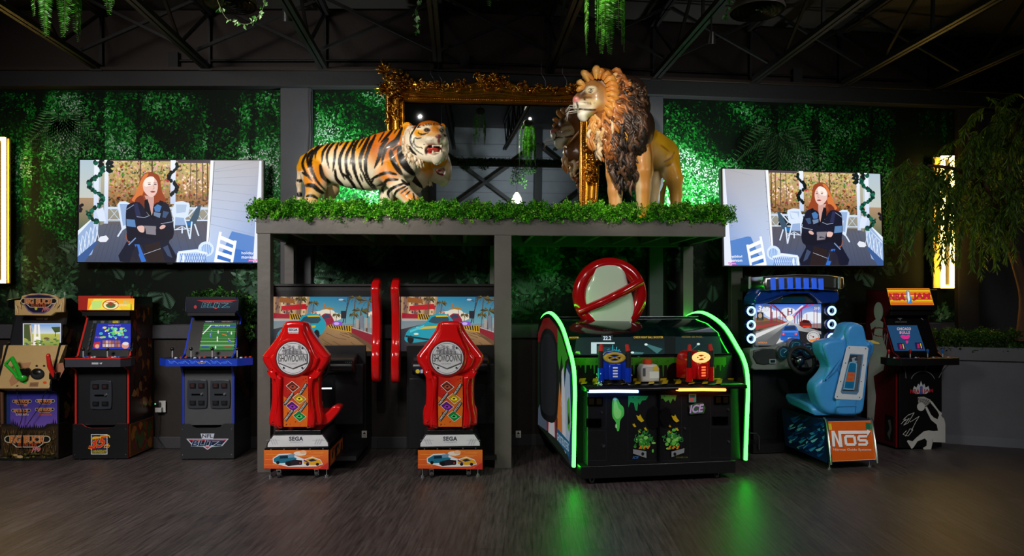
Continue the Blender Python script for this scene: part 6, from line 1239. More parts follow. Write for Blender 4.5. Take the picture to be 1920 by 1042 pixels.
art_part('seat_back_artwork', MAT_PRINT, rc, (0, ys-.05, 0), (0, -1, 0), C6, sb, base=.003)
art_part('seat_pocket', MAT_SATIN, rc, (0, ys-.05, 0), (0, -1, 0), C6, lambda a: a.line([(490, 684), (586, 682), (580, 718), (486, 718), (490, 684)], 3, (40, 100, 156)), base=.002)
p = r6(670, 368, 6.5); mb = MB(); mb.slab(so([(650, 358), (690, 370), (694, 378), (652, 372)], 6.6), 'y', ys-.0, ys+.12, lin((206, 180, 80)), .004); mb.build('shoulder_pad', MAT_SATIN, rc)
# cabinet head
YF = 7.2; yf = r6(250, 300, YF).y; SIL = lin((170, 172, 170))
def rb(name, pts, y0, y1, col, m, r=.01, sm=False):
    mb = MB(); mb.slab([Vector((q.x, q.z)) for q in [r6(x, y, YF) for x, y in pts]], 'y', yf+y0, yf+y1, col, r); return mb.build(name, m, rc)
rb('cabinet_body', [(60, 160), (490, 160), (492, 480), (485, 860), (75, 870), (68, 480)], .02, .30, lin((24, 24, 27)), MAT_BLACK)
rb('monitor_frame', [(66, 165), (484, 165), (470, 392), (60, 400)], -.02, .06, SIL, MAT_STEEL)
rb('monitor_bezel', [(92, 174), (420, 174), (424, 384), (92, 392)], -.03, .05, lin((16, 16, 18)), MAT_SATIN, .004)
rb('canopy_hood', [(72, 52), (250, 40), (420, 42), (498, 52), (500, 100), (492, 110), (440, 118), (300, 108), (180, 112), (70, 120)], -.20, .30, SIL, MAT_STEEL, .03)
rb('hood_wing', [(42, 150), (70, 108), (170, 108), (240, 122), (330, 120), (420, 116), (484, 112), (492, 160), (470, 178), (400, 178), (330, 128), (230, 128), (110, 178), (42, 184)], -.14, .10, lin((24, 60, 150)), MAT_GLOSS, .02)
rb('hood_scoop', [(120, 176), (210, 138), (350, 134), (396, 176)], -.06, .02, lin((60, 66, 76)), MAT_SATIN, .01)
rb('hood_grille', [(200, 150), (326, 148), (330, 174), (196, 176)], -.075, -.03, lin((20, 70, 96)), MAT_GLOSS, .006)
yh = yf-.20
for i, (x, w_, y0, y1) in enumerate(((168, 25, 56, 114), (213, 25, 54, 110), (259, 27, 53, 108), (303, 25, 53, 108), (346, 25, 55, 108), (389, 24, 55, 108), (427, 24, 57, 112))):
    q = [r6(a_, b_, 7.0) for a_, b_ in ((x-w_/2, y0), (x+w_/2, y0), (x+w_/2+2, y1), (x-w_/2+3, y1))]; mb = MB(); mb.slab([Vector((v.x, v.z)) for v in q], 'y', yh-.012, yh+.01, (.02, .12, .85), .004); mb.build('hood_light', glow('blue_lens', .75), rc)
for x in (66, 504): mb = MB(); q = r6(x, 78, 7.05); mb.cyl((q.x, q.y, q.z-.06), (q.x, q.y, q.z+.06), .016, .016, 12, lin((200, 204, 210))); mb.build('hood_bolt', MAT_STEEL, rc)
for x, ylist in ((64, (216, 284, 349)), (455, (214, 280, 346))):
    for y in ylist:
        q = r6(x, y, 7.14); mb = MB(); mb.lathe([(.045, 0), (.058, -.0), (.060, -.03), (.052, -.045)], 28, lin((10, 30, 130)), q, (0, 1, 0)); s_ = mb.build('speaker_pod', MAT_GLOSS, rc)
        mb = MB(); mb.torus(q+Vector((0, -.045, 0)), .040, .010, (.35, .7, 1.), n=28, m=8); mb.build('light_ring', glow('cyan_ring', 2.3), s_)
        mb = MB(); mb.ell(q+Vector((0, -.02, 0)), (.035, .02, .035), lin((6, 10, 40)), 16, 8); mb.build('speaker_cone', MAT_GLOSS, s_)
def race(a):
    a.clip = (95, 182, 415, 384); a.grad(95, 182, 415, 290, (50, 110, 220), (220, 236, 255)); rg = random.Random(23)
    for x, y, r in ((150, 215, 26), (180, 230, 30), (370, 240, 34), (400, 256, 30), (255, 215, 26), (230, 232, 22), (330, 262, 24), (400, 236, 20)): a.ell(x, y, r*1.3, r*.6, (240, 246, 255), 12)
    a.poly([(95, 250), (130, 240), (160, 255), (200, 250), (240, 268), (240, 290), (95, 310)], (140, 100, 70)); a.poly([(95, 270), (180, 262), (240, 276), (95, 312)], (110, 80, 60))
    a.poly([(250, 282), (415, 276), (415, 300), (270, 292)], (150, 130, 130))
    a.poly([(95, 384), (95, 318), (250, 270), (270, 270), (415, 318), (415, 384)], (0, 0, 0), [(96, 100, 104), (130, 132, 132), (200, 200, 200), (200, 200, 200), (70, 70, 76), (40, 40, 44)])
    a.poly([(95, 326), (250, 272), (256, 272), (95, 350)], (226, 226, 226)); a.poly([(120, 384), (254, 276), (258, 276), (180, 384)], (96, 98, 100)); a.poly([(190, 384), (262, 274), (266, 276), (222, 384)], (214, 214, 214)); a.poly([(300, 384), (290, 310), (415, 330), (415, 384)], (30, 30, 34)); a.poly([(330, 290), (300, 280), (415, 330), (415, 316)], (150, 150, 150))
    rd = (150, 50, 70)
    for x, y0, y1, w_ in ((122, 182, 300, 4), (170, 190, 292, 7), (176, 220, 288, 4), (198, 200, 286, 4), (214, 216, 282, 3), (228, 220, 280, 3), (318, 190, 280, 7), (310, 205, 278, 4), (345, 230, 290, 3), (380, 196, 300, 3), (395, 180, 304, 3), (285, 240, 276, 3), (300, 236, 278, 3)): a.line([(x, y0), (x, y1)], w_, rd)
    a.line([(168, 182), (206, 208), (252, 262)], 6, rd); a.line([(380, 182), (318, 204), (276, 252)], 6, (190, 70, 130)); a.line([(180, 182), (256, 256)], 3, (110, 40, 60)); a.line([(350, 182), (290, 232)], 7, (170, 50, 110)); a.poly([(95, 288), (250, 266), (250, 270), (95, 304)], (170, 60, 60)); a.rect(250, 204, 256, 250, rd); a.rect(268, 204, 274, 250, rd); a.rect(250, 216, 274, 221, rd)
    a.ell(262, 250, 18, 14, (255, 250, 230), 14); a.poly([(262, 246), (330, 190), (320, 188), (256, 244)], (250, 240, 250))
    a.poly([(312, 268), (330, 258), (356, 262), (368, 280), (368, 294), (330, 300), (308, 286)], (120, 30, 24)); a.rect(324, 288, 362, 296, (220, 60, 40)); a.poly([(325, 262), (352, 264), (358, 274), (322, 272)], (30, 20, 26))
    b = (34, 100, 200); a.poly(crom([Vector(q) for q in [(226, 306), (236, 290), (270, 284), (290, 288), (300, 306), (306, 330), (304, 358), (222, 360), (218, 332)]], 3), b); a.poly([(238, 292), (286, 288), (294, 308), (232, 310)], (30, 50, 90)); a.rect(226, 314, 302, 320, (80, 150, 240))
    for x in (230, 292): a.ell(x, 328, 8, 6, (230, 50, 60), 10); a.ell(x, 328, 3, 2, (255, 200, 200), 8)
    a.rect(252, 346, 276, 356, (226, 226, 220)); a.text('M3 X97', 264, 351, 20, 6, (60, 60, 80)); a.line([(225, 342), (304, 340)], 2, (20, 60, 140))
    a.ell(376, 342, 32, 28, (206, 206, 206), 24); a.ring(376, 342, 26, 22, 2, (90, 90, 90), 20, 2.4, 6.6); a.line([(376, 342), (360, 334)], 2.5, (220, 50, 40)); a.ell(376, 342, 4, 4, (40, 40, 40), 8); a.poly([(356, 356), (406, 348), (404, 364), (360, 366)], (240, 140, 60)); a.text('71', 396, 354, 20, 14, (220, 60, 40), bold=.05)
    for i in range(9): t = 2.5+i*.5; a.line([(376+22*math.cos(t), 342+19*math.sin(t)), (376+26*math.cos(t), 342+22*math.sin(t))], 1.5, (70, 70, 70))
    a.text('3', 113, 204, 20, 30, (240, 244, 250), bold=.05, shear=.2, out=(40, 50, 70)); a.text('RD', 143, 206, 34, 20, (240, 244, 250), bold=.05, shear=.2, out=(40, 50, 70)); a.text('510', 392, 203, 28, 12, (230, 236, 246), bold=.04, shear=.15); a.rect(380, 186, 410, 193, (120, 130, 60)); a.rect(128, 186, 165, 194, (110, 100, 60))
    a.rect(100, 222, 132, 262, (40, 40, 40)); a.ell(116, 238, 10, 13, (190, 160, 130), 12); a.poly([(102, 262), (108, 250), (124, 250), (130, 262)], (70, 80, 70)); a.text('NITROUS', 128, 370, 44, 8, (240, 140, 40), bold=.04)
    a.clip = None
art_part('screen', MAT_SCREENS, rc, (0, yf-.03, 0), (0, -1, 0), C6, race, base=.002)
# dashboard
yd = yf-.10
def rd_(name, pts, y0, y1, col, m, r=.012):
    mb = MB(); mb.slab(crom([Vector((q.x, q.z)) for q in [r6(x, y, 7.05) for x, y in pts]], 2), 'y', yd+y0, yd+y1, col, r); return mb.build(name, m, rc)
rd_('dashboard', [(56, 402), (180, 392), (240, 372), (290, 362), (340, 372), (400, 396), (470, 400), (480, 470), (440, 490), (300, 500), (80, 502), (70, 470)], -.02, .14, lin((120, 124, 122)), MAT_SATIN)
rd_('dash_panel', [(74, 408), (180, 400), (205, 430), (170, 470), (90, 470)], -.035, .0, lin((50, 52, 54)), MAT_SATIN, .008)
for x, y, r_ in ((222, 418, .068), (290, 392, .085), (356, 408, .07)):
    q = r6(x, y, 7.05); mb = MB(); mb.cyl((q.x, yd-.07, q.z), (q.x, yd, q.z), r_, r_*1.1, 28, lin((150, 152, 154))); g_ = mb.build('gauge', MAT_STEEL, rc)
    mb = MB(); mb.cyl((q.x, yd-.072, q.z), (q.x, yd-.069, q.z), r_*.78, r_*.78, 28, lin((20, 70, 96))); a = Art(mb, (q.x, yd-.072, q.z), (0, -1, 0), None, flat=(Vector((1, 0, 0)), Vector((0, 0, 1)))); a.ring(0, 0, r_*.6, r_*.6, .004, (110, 170, 190), 24, .6, 5.2); a.line([(0, 0), (r_*.4, r_*.3)], .005, (190, 220, 230)); mb.art = True; mb.build('gauge_face', MAT_PRINT, g_)
q = r6(322, 457, 6.9); mb = MB(); mb.torus(q, .135, .021, lin((12, 12, 13)), ax=(0, -1, .35), n=40, m=12); s_ = mb.build('steering_wheel', MAT_RUB, rc)
mb = MB(); mb.ell(q+Vector((0, .03, -.01)), (.05, .04, .05), lin((150, 156, 166)), 18, 10)
for g in (.35, math.pi-.35, -math.pi/2): mb.beam(q+Vector((0, .03, -.01)), q+Vector((.13*math.cos(g), -.03*math.sin(g), .125*math.sin(g))), .028, .012, lin((40, 40, 44)))
mb.cyl(q+Vector((0, .03, -.01)), q+Vector((0, .2, -.05)), .04, .04, 14, lin((16, 16, 18))); mb.build('wheel_hub', MAT_STEEL, s_)
mb = MB(); q = r6(397, 464, 6.98); mb.cyl(q, q+Vector((0, -.03, 0)), .03, .028, 16, lin((170, 20, 26))); q = r6(425, 470, 6.98); mb.cyl(q, q+Vector((0, -.03, 0)), .022, .02, 14, lin((170, 20, 26))); mb.build('start_button', MAT_GLOSS, rc)
mb = MB(); q = r6(190, 463, 6.98); mb.box(q.x-.035, q.x+.035, yd-.04, yd, q.z-.022, q.z+.022, lin((170, 180, 184))); mb.box(q.x-.026, q.x+.026, yd-.044, yd-.04, q.z-.014, q.z+.014, lin((10, 40, 50))); mb.build('card_reader', MAT_SATIN, rc)
mb = MB(); q = r6(112, 860, 6.9); mb.tube([(q.x, q.y, .05), (q.x, q.y, .18), (q.x-.03, q.y, .215), (q.x-.10, q.y, .22)], .008, 8, lin((150, 152, 156))); mb.build('floor_handle', MAT_STEEL, rc)
mb = MB(); mb.box(q.x-.05, q.x+.75, q.y+.02, yf+.3, .01, .10, lin((16, 16, 18))); mb.build('floor_frame', MAT_BLACK, rc)
# ================================================================ basketball cabinet
C7 = (1610, 500, 2.606)
def build_nba():
    th = thing('arcade_cabinet', 'black basketball arcade cabinet with white dunking silhouettes and striped marquee', 'arcade machine', (4.215, 7.15, 0), .13, 'upright arcade cabinets'); w = .50
    prof = [(.03, .02), (.03, .80), (-.02, .88), (-.02, .95), (.08, 1.0), (.23, 1.36), (.12, 1.45), (.14, 1.64), (.50, 1.66), (.52, 1.2), (.50, .02)]
    def sil(a):
        a.poly([(.04, .03), (.04, .8), (-.01, .89), (-.01, .94), (.09, 1.0), (.24, 1.36), (.13, 1.45), (.15, 1.63), (.49, 1.65), (.51, 1.2), (.49, .03)], (90, 14, 22)); wh = (196, 196, 190)
        a.poly([(.40, .05), (.34, .5), (.38, .72), (.22, .8), (.16, 1.0), (.24, 1.16), (.22, 1.30), (.30, 1.34), (.36, 1.22), (.44, 1.0), (.48, .7), (.49, .06)], wh); a.ell(.30, 1.42, .075, .10, wh, 20); a.poly([(.27, 1.3), (.30, 1.36), (.44, 1.28), (.42, 1.22), (.34, 1.26)], wh)
        a.ring(.28, 1.20, .14, .045, .012, (150, 40, 40), 20)
        for i in range(7): a.line([(.15+i*.042, 1.19), (.19+i*.028, .97)], .006, (200, 200, 200)); a.line([(.15+i*.042, 1.19), (.23+i*.02, 1.06)], .004, (180, 180, 180))
    for sx in (-1, 1):
        mb = MB(); x0 = sx*w/2; mb.slab(prof, 'x', x0-.009, x0+.009, lin((20, 10, 12)), 0, lin((110, 16, 22))); p = mb.build('side_panel', MAT_PRINT, th)
        if sx < 0: mb = MB(); a = Art(mb, (x0-.009, 0, 0), (-1, 0, 0), None, flat=(Vector((0, 1, 0)), Vector((0, 0, 1)))); sil(a); mb.build('side_artwork', MAT_PRINT, p)
    mb = MB(); mb.box(-w/2+.01, w/2-.01, .0, .05, .02, .86, lin((12, 12, 13))); fp = mb.build('front_panel', MAT_BLACK, th, bevel=.004)
    def art(a):
        wh = (206, 206, 200); g = (140, 140, 136)
        a.line([(222, 488), (228, 510), (231, 545)], 3, g); a.ring(313, 560, 58, 50, 3, g, 24, math.pi+.25, 2*math.pi-.25); a.line([(333, 480), (322, 512)], 3, g); a.line([(437, 480), (408, 510), (390, 542)], 3, g)
        a.poly([(262, 606), (270, 582), (282, 590), (290, 570), (296, 580), (304, 556), (312, 580), (320, 570), (326, 590), (340, 582), (346, 606), (330, 620), (276, 620)], (200, 206, 210)); a.text('NBA', 274, 608, 46, 22, (190, 40, 50), bold=.06); a.text('JAM', 339, 607, 46, 22, (190, 40, 50), bold=.06); a.poly([(299, 584), (311, 584), (313, 622), (298, 622)], (60, 90, 180)); a.poly([(305, 588), (311, 596), (309, 620), (303, 606)], (220, 70, 70))
        # net and ball
        a.poly([(288, 636), (318, 634), (352, 650), (346, 668), (326, 680), (300, 668), (290, 662)], (180, 180, 176))
        for i in range(6): a.line([(290+i*10, 640+i*2), (306+i*7, 676-abs(i-3)*2)], 2.2, (20, 20, 20)); a.line([(296+i*11, 638+i*3), (284+i*11, 664+i*2)], 2.2, (20, 20, 20))
        a.ell(303, 683, 19, 21, wh, 24)
        a.poly([(322, 684), (332, 682), (352, 722), (366, 736), (384, 744), (392, 724), (384, 706), (350, 664), (346, 652), (358, 658), (392, 704), (406, 714), (402, 728), (416, 742), (422, 766), (422, 858), (362, 856), (356, 836), (360, 858), (352, 892), (318, 893), (312, 884), (330, 874), (332, 850), (322, 838), (286, 852), (268, 880), (258, 890), (234, 852), (240, 846), (262, 852), (280, 834), (316, 804), (340, 798), (364, 802), (386, 800), (380, 770), (352, 748), (334, 712)], wh)
        for p in ([(206, 768), (228, 742), (222, 752), (246, 740), (218, 774), (240, 762)], [(240, 762), (262, 726), (270, 712), (240, 724), (216, 746)], [(250, 758), (294, 730), (276, 760), (256, 800)], [(226, 828), (250, 790), (264, 796), (240, 826), (214, 818), (232, 800)]): a.line(p, 2.6, wh)
    art_part('front_artwork', MAT_PRINT, th, (0, 0, 0), (0, -1, 0), C7, art)
    mb = MB(); a = Art(mb, (-w/2-.009, 0, 0), (-1, 0, 0), None, flat=(Vector((0, 1, 0)), Vector((0, 0, 1)))); a.rect(.06, .06, .2, .34, (60, 60, 60)); a.rect(.065, .065, .195, .335, (30, 12, 14)); a.poly([(.12, .08), (.16, .14), (.12, .2), (.15, .28), (.11, .3), (.09, .2), (.11, .14)], (110, 110, 106)); mb.build('league_emblem', MAT_PRINT, th)
    mb = MB(); o = [(-.34, -.16), (.30, -.16), (.40, -.05), (.36, .10), (-.38, .10), (-.42, -.05)]; mb.slab(o, 'z', .88, .95, lin((16, 16, 18)), 0, lin((18, 18, 20))); mb.build('control_deck', MAT_BLACK, th, bevel=.004)
    for px, c in ((147, (190, 30, 30)), (252, (190, 30, 30)), (337, (40, 110, 200)), (410, (40, 110, 200))): 
        x, _ = spt(th, 1610+px/2.606, 0, -.04); joystick(th, x, -.04, .95, c, .10, True)
        for d in (.04, .07): button(th, x+d, -.07, .95, (220, 220, 226) if d < .05 else (210, 50, 50), .011)
    A = Vector((0, .07, .985)); B = Vector((0, .215, 1.35)); up = (B-A).normalized(); nn = Vector((0, -up.z, up.y))
    mb = MB(); mb.add([(-w/2+.005, .05, .96), (w/2-.005, .05, .96), (w/2-.005, .225, 1.385), (-w/2+.005, .225, 1.385)], [(0, 1, 2, 3)], lin((10, 10, 12))); mb.build('monitor_bezel', MAT_SATIN, th)
    def pic(a):
        a.poly([(103, 288), (250, 288), (291, 412), (140, 412)], (24, 66, 104)); a.text('CHICAGO', 186, 305, 68, 13, (214, 190, 190), bold=.04, space=1.1); a.text('BULLS', 190, 323, 50, 13, (214, 160, 180), bold=.04, space=1.1)
        p = (210, 40, 130); a.poly([(168, 340), (178, 334), (196, 338), (212, 333), (216, 342), (208, 352), (206, 372), (200, 378), (192, 356), (178, 352)], p); a.rect(190, 356, 208, 362, (40, 20, 60))
        for x, y in ((152, 374), (238, 372)):
            a.poly([(x, y), (x+34, y), (x+42, y+32), (x+6, y+32)], (30, 14, 60)); a.poly([(x+12, y+6), (x+22, y+6), (x+26, y+28), (x+14, y+28)], (160, 30, 90)); a.line([(x+28, y+4), (x+34, y+28)], 4, (220, 190, 40))
    art_part('screen', MAT_SCREENS, th, A, nn, (1622, 500, 2.606), pic, base=.013)
    art_part('badge', MAT_PRINT, th, A, nn, (1622, 500, 2.606), lambda a: (a.text('ARCADE', 172, 271, 58, 8, (130, 130, 134)), a.poly([(152, 252), (182, 252), (170, 258), (168, 266), (164, 258)], (130, 130, 134)), a.line([(270, 252), (280, 262)], 4, (130, 130, 134))), base=.013)
    mb = MB(); mb.box(-w/2-.004, w/2+.02, .10, .13, 1.435, 1.65, lin((20, 16, 18))); mb.box(-w/2, w/2, .13, .5, 1.63, 1.645, lin((20, 12, 14))); mb.box(-w/2+.01, w/2-.01, .13, .24, 1.38, 1.43, lin((10, 10, 12))); mb.box(-w/2+.01, w/2-.01, .485, .495, .05, 1.63, lin((14, 14, 16))); mb.build('marquee_box', MAT_BLACK, th, bevel=.003)
    def mq(a):
        a.poly([(136, 105), (345, 105), (368, 187), (156, 187)], (200, 150, 20))
        for i, y in enumerate(range(107, 187, 8)): c = ((214, 40, 30), (240, 200, 40), (226, 110, 30))[i % 3]; o_ = (y-105)*.27; a.poly([(137+o_, y), (344+o_, y), (345+o_, y+5), (138+o_, y+5)], c)
        a.poly([(232, 116), (246, 116), (262, 178), (236, 178)], (60, 130, 200)); a.poly([(238, 118), (246, 126), (250, 160), (244, 176), (238, 150)], (226, 236, 240)); a.text('NBA', 188, 147, 80, 34, (190, 30, 50), bold=.07, out=(60, 20, 20), ow=.04); a.text('JAM', 306, 147, 84, 36, (190, 30, 50), bold=.07, out=(60, 20, 20), ow=.04)
    art_part('marquee_artwork', mat('lit_marquee', .3, emis=.8, samp=False), th, (0, .10, 0), (0, -1, 0), C7, mq)
build_nba()
# ================================================================ sculpted animals (smooth blended solids, meshed by surface nets)
class Sculpt:
    def __init__(s): s.p = []; s.cut = []
    def cap(s, p, q, r0, r1, sy=1.): s.p.append(('c', np.array(p, float), np.array(q, float), r0, r1, sy)); return s
    def chain(s, pts, sy=1.):
        for (p, r), (q, r2) in zip(pts[:-1], pts[1:]): s.cap(p, q, r, r2, sy)
        return s
    def ell(s, c, r, cut=False): (s.cut if cut else s.p).append(('e', np.array(c, float), np.array(r, float))); return s
    @staticmethod
    def dist(pr, P):
        if pr[0] == 'e':
            q = (P-pr[1])/pr[2]; k = np.sqrt((q**2).sum(-1))+1e-9; return (k-1)*k/np.sqrt(((q/pr[2])**2).sum(-1)+1e-9)
        _, a, b, r0, r1, sy = pr; S = np.array([1, 1/sy, 1]); A = a*S; B = b*S; X = P*S; ab = B-A
        t = np.clip(((X-A)@ab)/max(ab@ab, 1e-12), 0, 1); return (np.sqrt(((X-A-t[..., None]*ab)**2).sum(-1))-(r0+(r1-r0)*t))*(1 if sy >= 1 else (1+sy)/2)
    def field(s, P, k):
        E = np.zeros(P.shape[:-1])
        for pr in s.p: E += np.exp(-np.clip(s.dist(pr, P)/k, -40, 40))
        f = -k*np.log(E+1e-30)
        for pr in s.cut: f = np.maximum(f, -s.dist(pr, P))
        return f
    def mesh(s, res, k):
        lo = np.min([np.minimum(p[1], p[2] if p[0] == 'c' else p[1])-(max(p[3], p[4]) if p[0] == 'c' else p[2].max()) for p in s.p], 0)-3*res
        hi = np.max([np.maximum(p[1], p[2] if p[0] == 'c' else p[1])+(max(p[3], p[4]) if p[0] == 'c' else p[2].max()) for p in s.p], 0)+3*res
        n = np.ceil((hi-lo)/res).astype(int)+1; ax = [lo[i]+np.arange(n[i])*res for i in range(3)]
        E = np.zeros(n)
        for pr in s.p:
            if pr[0] == 'c': rr = max(pr[3], pr[4]); a = np.minimum(pr[1], pr[2])-rr; b = np.maximum(pr[1], pr[2])+rr
            else: a = pr[1]-pr[2]; b = pr[1]+pr[2]
            i0 = np.maximum(((a-9*k-lo)/res).astype(int), 0); i1 = np.minimum(((b+9*k-lo)/res).astype(int)+2, n); sl = tuple(slice(i0[j], i1[j]) for j in range(3))
            P = np.stack(np.meshgrid(*[ax[j][sl[j]] for j in range(3)], indexing='ij'), -1); E[sl] += np.exp(-np.clip(s.dist(pr, P)/k, -40, 40))
        f = -k*np.log(E+1e-12)
        for pr in s.cut:
            a = pr[1]-pr[2]; b = pr[1]+pr[2]; i0 = np.maximum(((a-lo)/res).astype(int)-2, 0); i1 = np.minimum(((b-lo)/res).astype(int)+3, n); sl = tuple(slice(i0[j], i1[j]) for j in range(3))
            P = np.stack(np.meshgrid(*[ax[j][sl[j]] for j in range(3)], indexing='ij'), -1); f[sl] = np.maximum(f[sl], -s.dist(pr, P))
        ins = f < 0; c = ins.astype(np.int8)
        cnt = sum(c[i:n[0]-1+i, j:n[1]-1+j, l:n[2]-1+l] for i in (0, 1) for j in (0, 1) for l in (0, 1)); act = (cnt > 0) & (cnt < 8)
        idx = np.full(act.shape, -1); cells = np.argwhere(act); idx[act] = np.arange(len(cells)); acc = np.zeros((len(cells), 3)); m = np.zeros(len(cells))
        cor = [(i, j, l) for i in (0, 1) for j in (0, 1) for l in (0, 1)]
        for a in cor:
            for ax_ in range(3):
                if a[ax_]: continue
                b = list(a); b[ax_] = 1; fa = f[tuple((cells+np.array(a)).T)]; fb = f[tuple((cells+np.array(b)).T)]; x = (fa < 0) != (fb < 0)
                t = np.where(x, fa/np.where(x, fa-fb, 1), 0); p = np.array(a)+np.zeros((len(cells), 3)); p[:, ax_] += t; acc[x] += p[x]; m[x] += 1
        V = lo+(cells+acc/m[:, None])*res; Q = []
        for ax_ in range(3):
            o = [q for q in range(3) if q != ax_]; sl0 = [slice(1, -1)]*3; sl0[ax_] = slice(0, -1); sl1 = list(sl0); sl1[ax_] = slice(1, None)
            A = ins[tuple(sl0)]; B = ins[tuple(sl1)]; e = np.argwhere(A != B); e[:, o] += 1
            d1 = np.zeros(3, int); d1[o[0]] = 1; d2 = np.zeros(3, int); d2[o[1]] = 1
            q = np.stack([idx[tuple((e-d1-d2).T)], idx[tuple((e-d2).T)], idx[tuple(e.T)], idx[tuple((e-d1).T)]], 1)
            fl = ins[tuple(e.T)]; fl = fl if ax_ != 1 else ~fl; q[~fl] = q[~fl][:, ::-1]; Q.append(q)
        Q = np.concatenate(Q); Q = Q[(Q >= 0).all(1)]
        for _ in range(2):      # light smoothing
            s_ = np.zeros_like(V); w_ = np.zeros(len(V))
            for i in range(4): np.add.at(s_, Q[:, i], V[Q[:, (i+1) % 4]]); np.add.at(w_, Q[:, i], 1); np.add.at(s_, Q[:, i], V[Q[:, (i-1) % 4]]); np.add.at(w_, Q[:, i], 1)
            V = V*.6+(s_/np.maximum(w_, 1)[:, None])*.4
        return V, Q
class Paint:
    """paint on a statue: colours laid by position, brushes given in rows and columns of a close-up view"""
    def __init__(s, V, O, crop): s.V = V; Wd = V+np.array(O); s.x = (CX+F0*Wd[:, 0]/Wd[:, 1]-crop[0])*crop[2]; s.y = (HY-F0*(Wd[:, 2]-CZ)/Wd[:, 1]-crop[1])*crop[2]; s.C = np.zeros((len(V), 3)); s.z = V[:, 1]
    def lay(s, a, c): a = np.clip(a, 0, 1)[:, None]; s.C = s.C*(1-a)+np.array(lin(c))*a; return s
    def blob(s, cx, cy, rx, ry, c, soft=.35, m=None, rot=0.):
        cr, sr = math.cos(rot), math.sin(rot); dx, dy = s.x-cx, s.y-cy; d = np.sqrt(((dx*cr+dy*sr)/rx)**2+((-dx*sr+dy*cr)/ry)**2); a = (1-d)/soft+.5; a = a if m is None else a*m; return s.lay(a, c)
    def stroke(s, pts, w, c, m=None, soft=3., taper=True):
        best = np.zeros(len(s.x)); n = len(pts)-1; pts = [tuple(p) for p in crom([Vector(p) for p in pts], 3, False)]; n = len(pts)-1
        for i in range(n):
            ax, ay = pts[i]; bx, by = pts[i+1]; dx, dy = bx-ax, by-ay; L = dx*dx+dy*dy+1e-9; t = np.clip(((s.x-ax)*dx+(s.y-ay)*dy)/L, 0, 1); d = np.hypot(s.x-ax-t*dx, s.y-ay-t*dy)
            u = (i+t)/n; ww = w/2*(np.sin(np.pi*np.clip(u*.86+.12, 0, 1))**.6 if taper else 1); best = np.maximum(best, (ww-d)/soft+.5)
        return s.lay(best if m is None else best*m, c)
# ---------------------------------------------------------------- tiger
TO = Vector((-1.25, 6.6, 2.297))
tg = thing('tiger_statue', 'life-size tiger statue striding with open mouth on the canopy hedge', 'statue', TO)
def tw(cx, cy, dy=0.): return W(540+cx/4.7375, 200+cy/4.7375, 6.6+dy)-TO
def th_(hx, hy, dy=0.): return W(740+hx/9.473, 215+hy/9.473, 6.6+dy)-TO
S = Sculpt()
S.chain([(tw(205, 510), .105), (tw(300, 495), .155), (tw(430, 500), .185), (tw(570, 515), .215), (tw(720, 515), .238), (tw(850, 450), .225), (tw(950, 390, -.03), .19), (tw(1060, 330, -.08), .15)], .80)
S.chain([(tw(960, 520, -.03), .15), (tw(1060, 500, -.08), .125), (tw(1120, 420, -.12), .10)]); S.cap(tw(1000, 590, -.03), tw(1060, 620, -.02), .09, .06)
S.chain([(tw(900, 590, -.13), .105), (tw(1000, 730, -.19), .078), (tw(1110, 850, -.22), .066), (tw(1150, 940, -.22), .058)]); S.cap(tw(1150, 965, -.22), tw(1210, 975, -.24), .052, .045)
S.chain([(tw(890, 640, .1), .10), (tw(880, 780, .12), .065), (tw(860, 930, .12), .05)]); S.cap(tw(860, 975, .12), tw(905, 975, .1), .045, .04)
S.chain([(tw(225, 590, -.08), .125), (tw(250, 700, -.11), .092), (tw(215, 820, -.12), .062), (tw(235, 950, -.12), .05)]); S.cap(tw(235, 972, -.12), tw(290, 978, -.13), .045, .04)
S.chain([(tw(330, 600, .09), .11), (tw(390, 730, .11), .068), (tw(350, 850, .12), .046), (tw(355, 960, .12), .042)]); S.cap(tw(355, 980, .12), tw(400, 982, .12), .04, .036)
S.chain([(tw(150, 480), .05), (tw(110, 540), .028), (tw(100, 680), .024), (tw(105, 820), .024), (tw(100, 940), .03)])
S.ell(th_(620, 340, -.22), (.150, .135, .118)); S.chain([(th_(640, 240, -.30), .055), (th_(770, 360, -.40), .036)])
S.ell(th_(650, 452, -.36), (.060, .062, .046)); S.ell(th_(880, 470, -.34), (.036, .055, .044)); S.ell(th_(780, 395, -.42), (.027, .022, .026)); S.ell(th_(780, 470, -.385), (.03, .03, .03))
S.ell(th_(350, 480, -.20), (.098, .10, .125)); S.ell(th_(880, 560, -.24), (.042, .08, .11)); S.chain([(th_(430, 660, -.22), .085), (th_(620, 730, -.29), .055), (th_(755, 745, -.37), .055), (th_(740, 815, -.37), .030)]); S.cap(th_(870, 660, -.27), th_(790, 740, -.35), .035, .04)
S.cap(th_(500, 205, -.31), th_(590, 215, -.355), .026, .022); S.cap(th_(840, 225, -.32), th_(800, 220, -.35), .022, .02)
S.ell(th_(225, 225, -.13), (.052, .022, .050)); S.cap(th_(270, 260, -.15), th_(380, 300, -.18), .035, .05); S.ell(th_(850, 225, -.12), (.034, .02, .04))
S.ell(th_(690, 612, -.47), (.082, .12, .046), True); S.ell(th_(222, 222, -.155), (.030, .016, .030), True)
V, Q = S.mesh(.0085, .012); V[:, 2] = np.maximum(V[:, 2], .002); P = Paint(V, TO, (540, 200, 4.7375)); X, Y_ = P.x, P.y
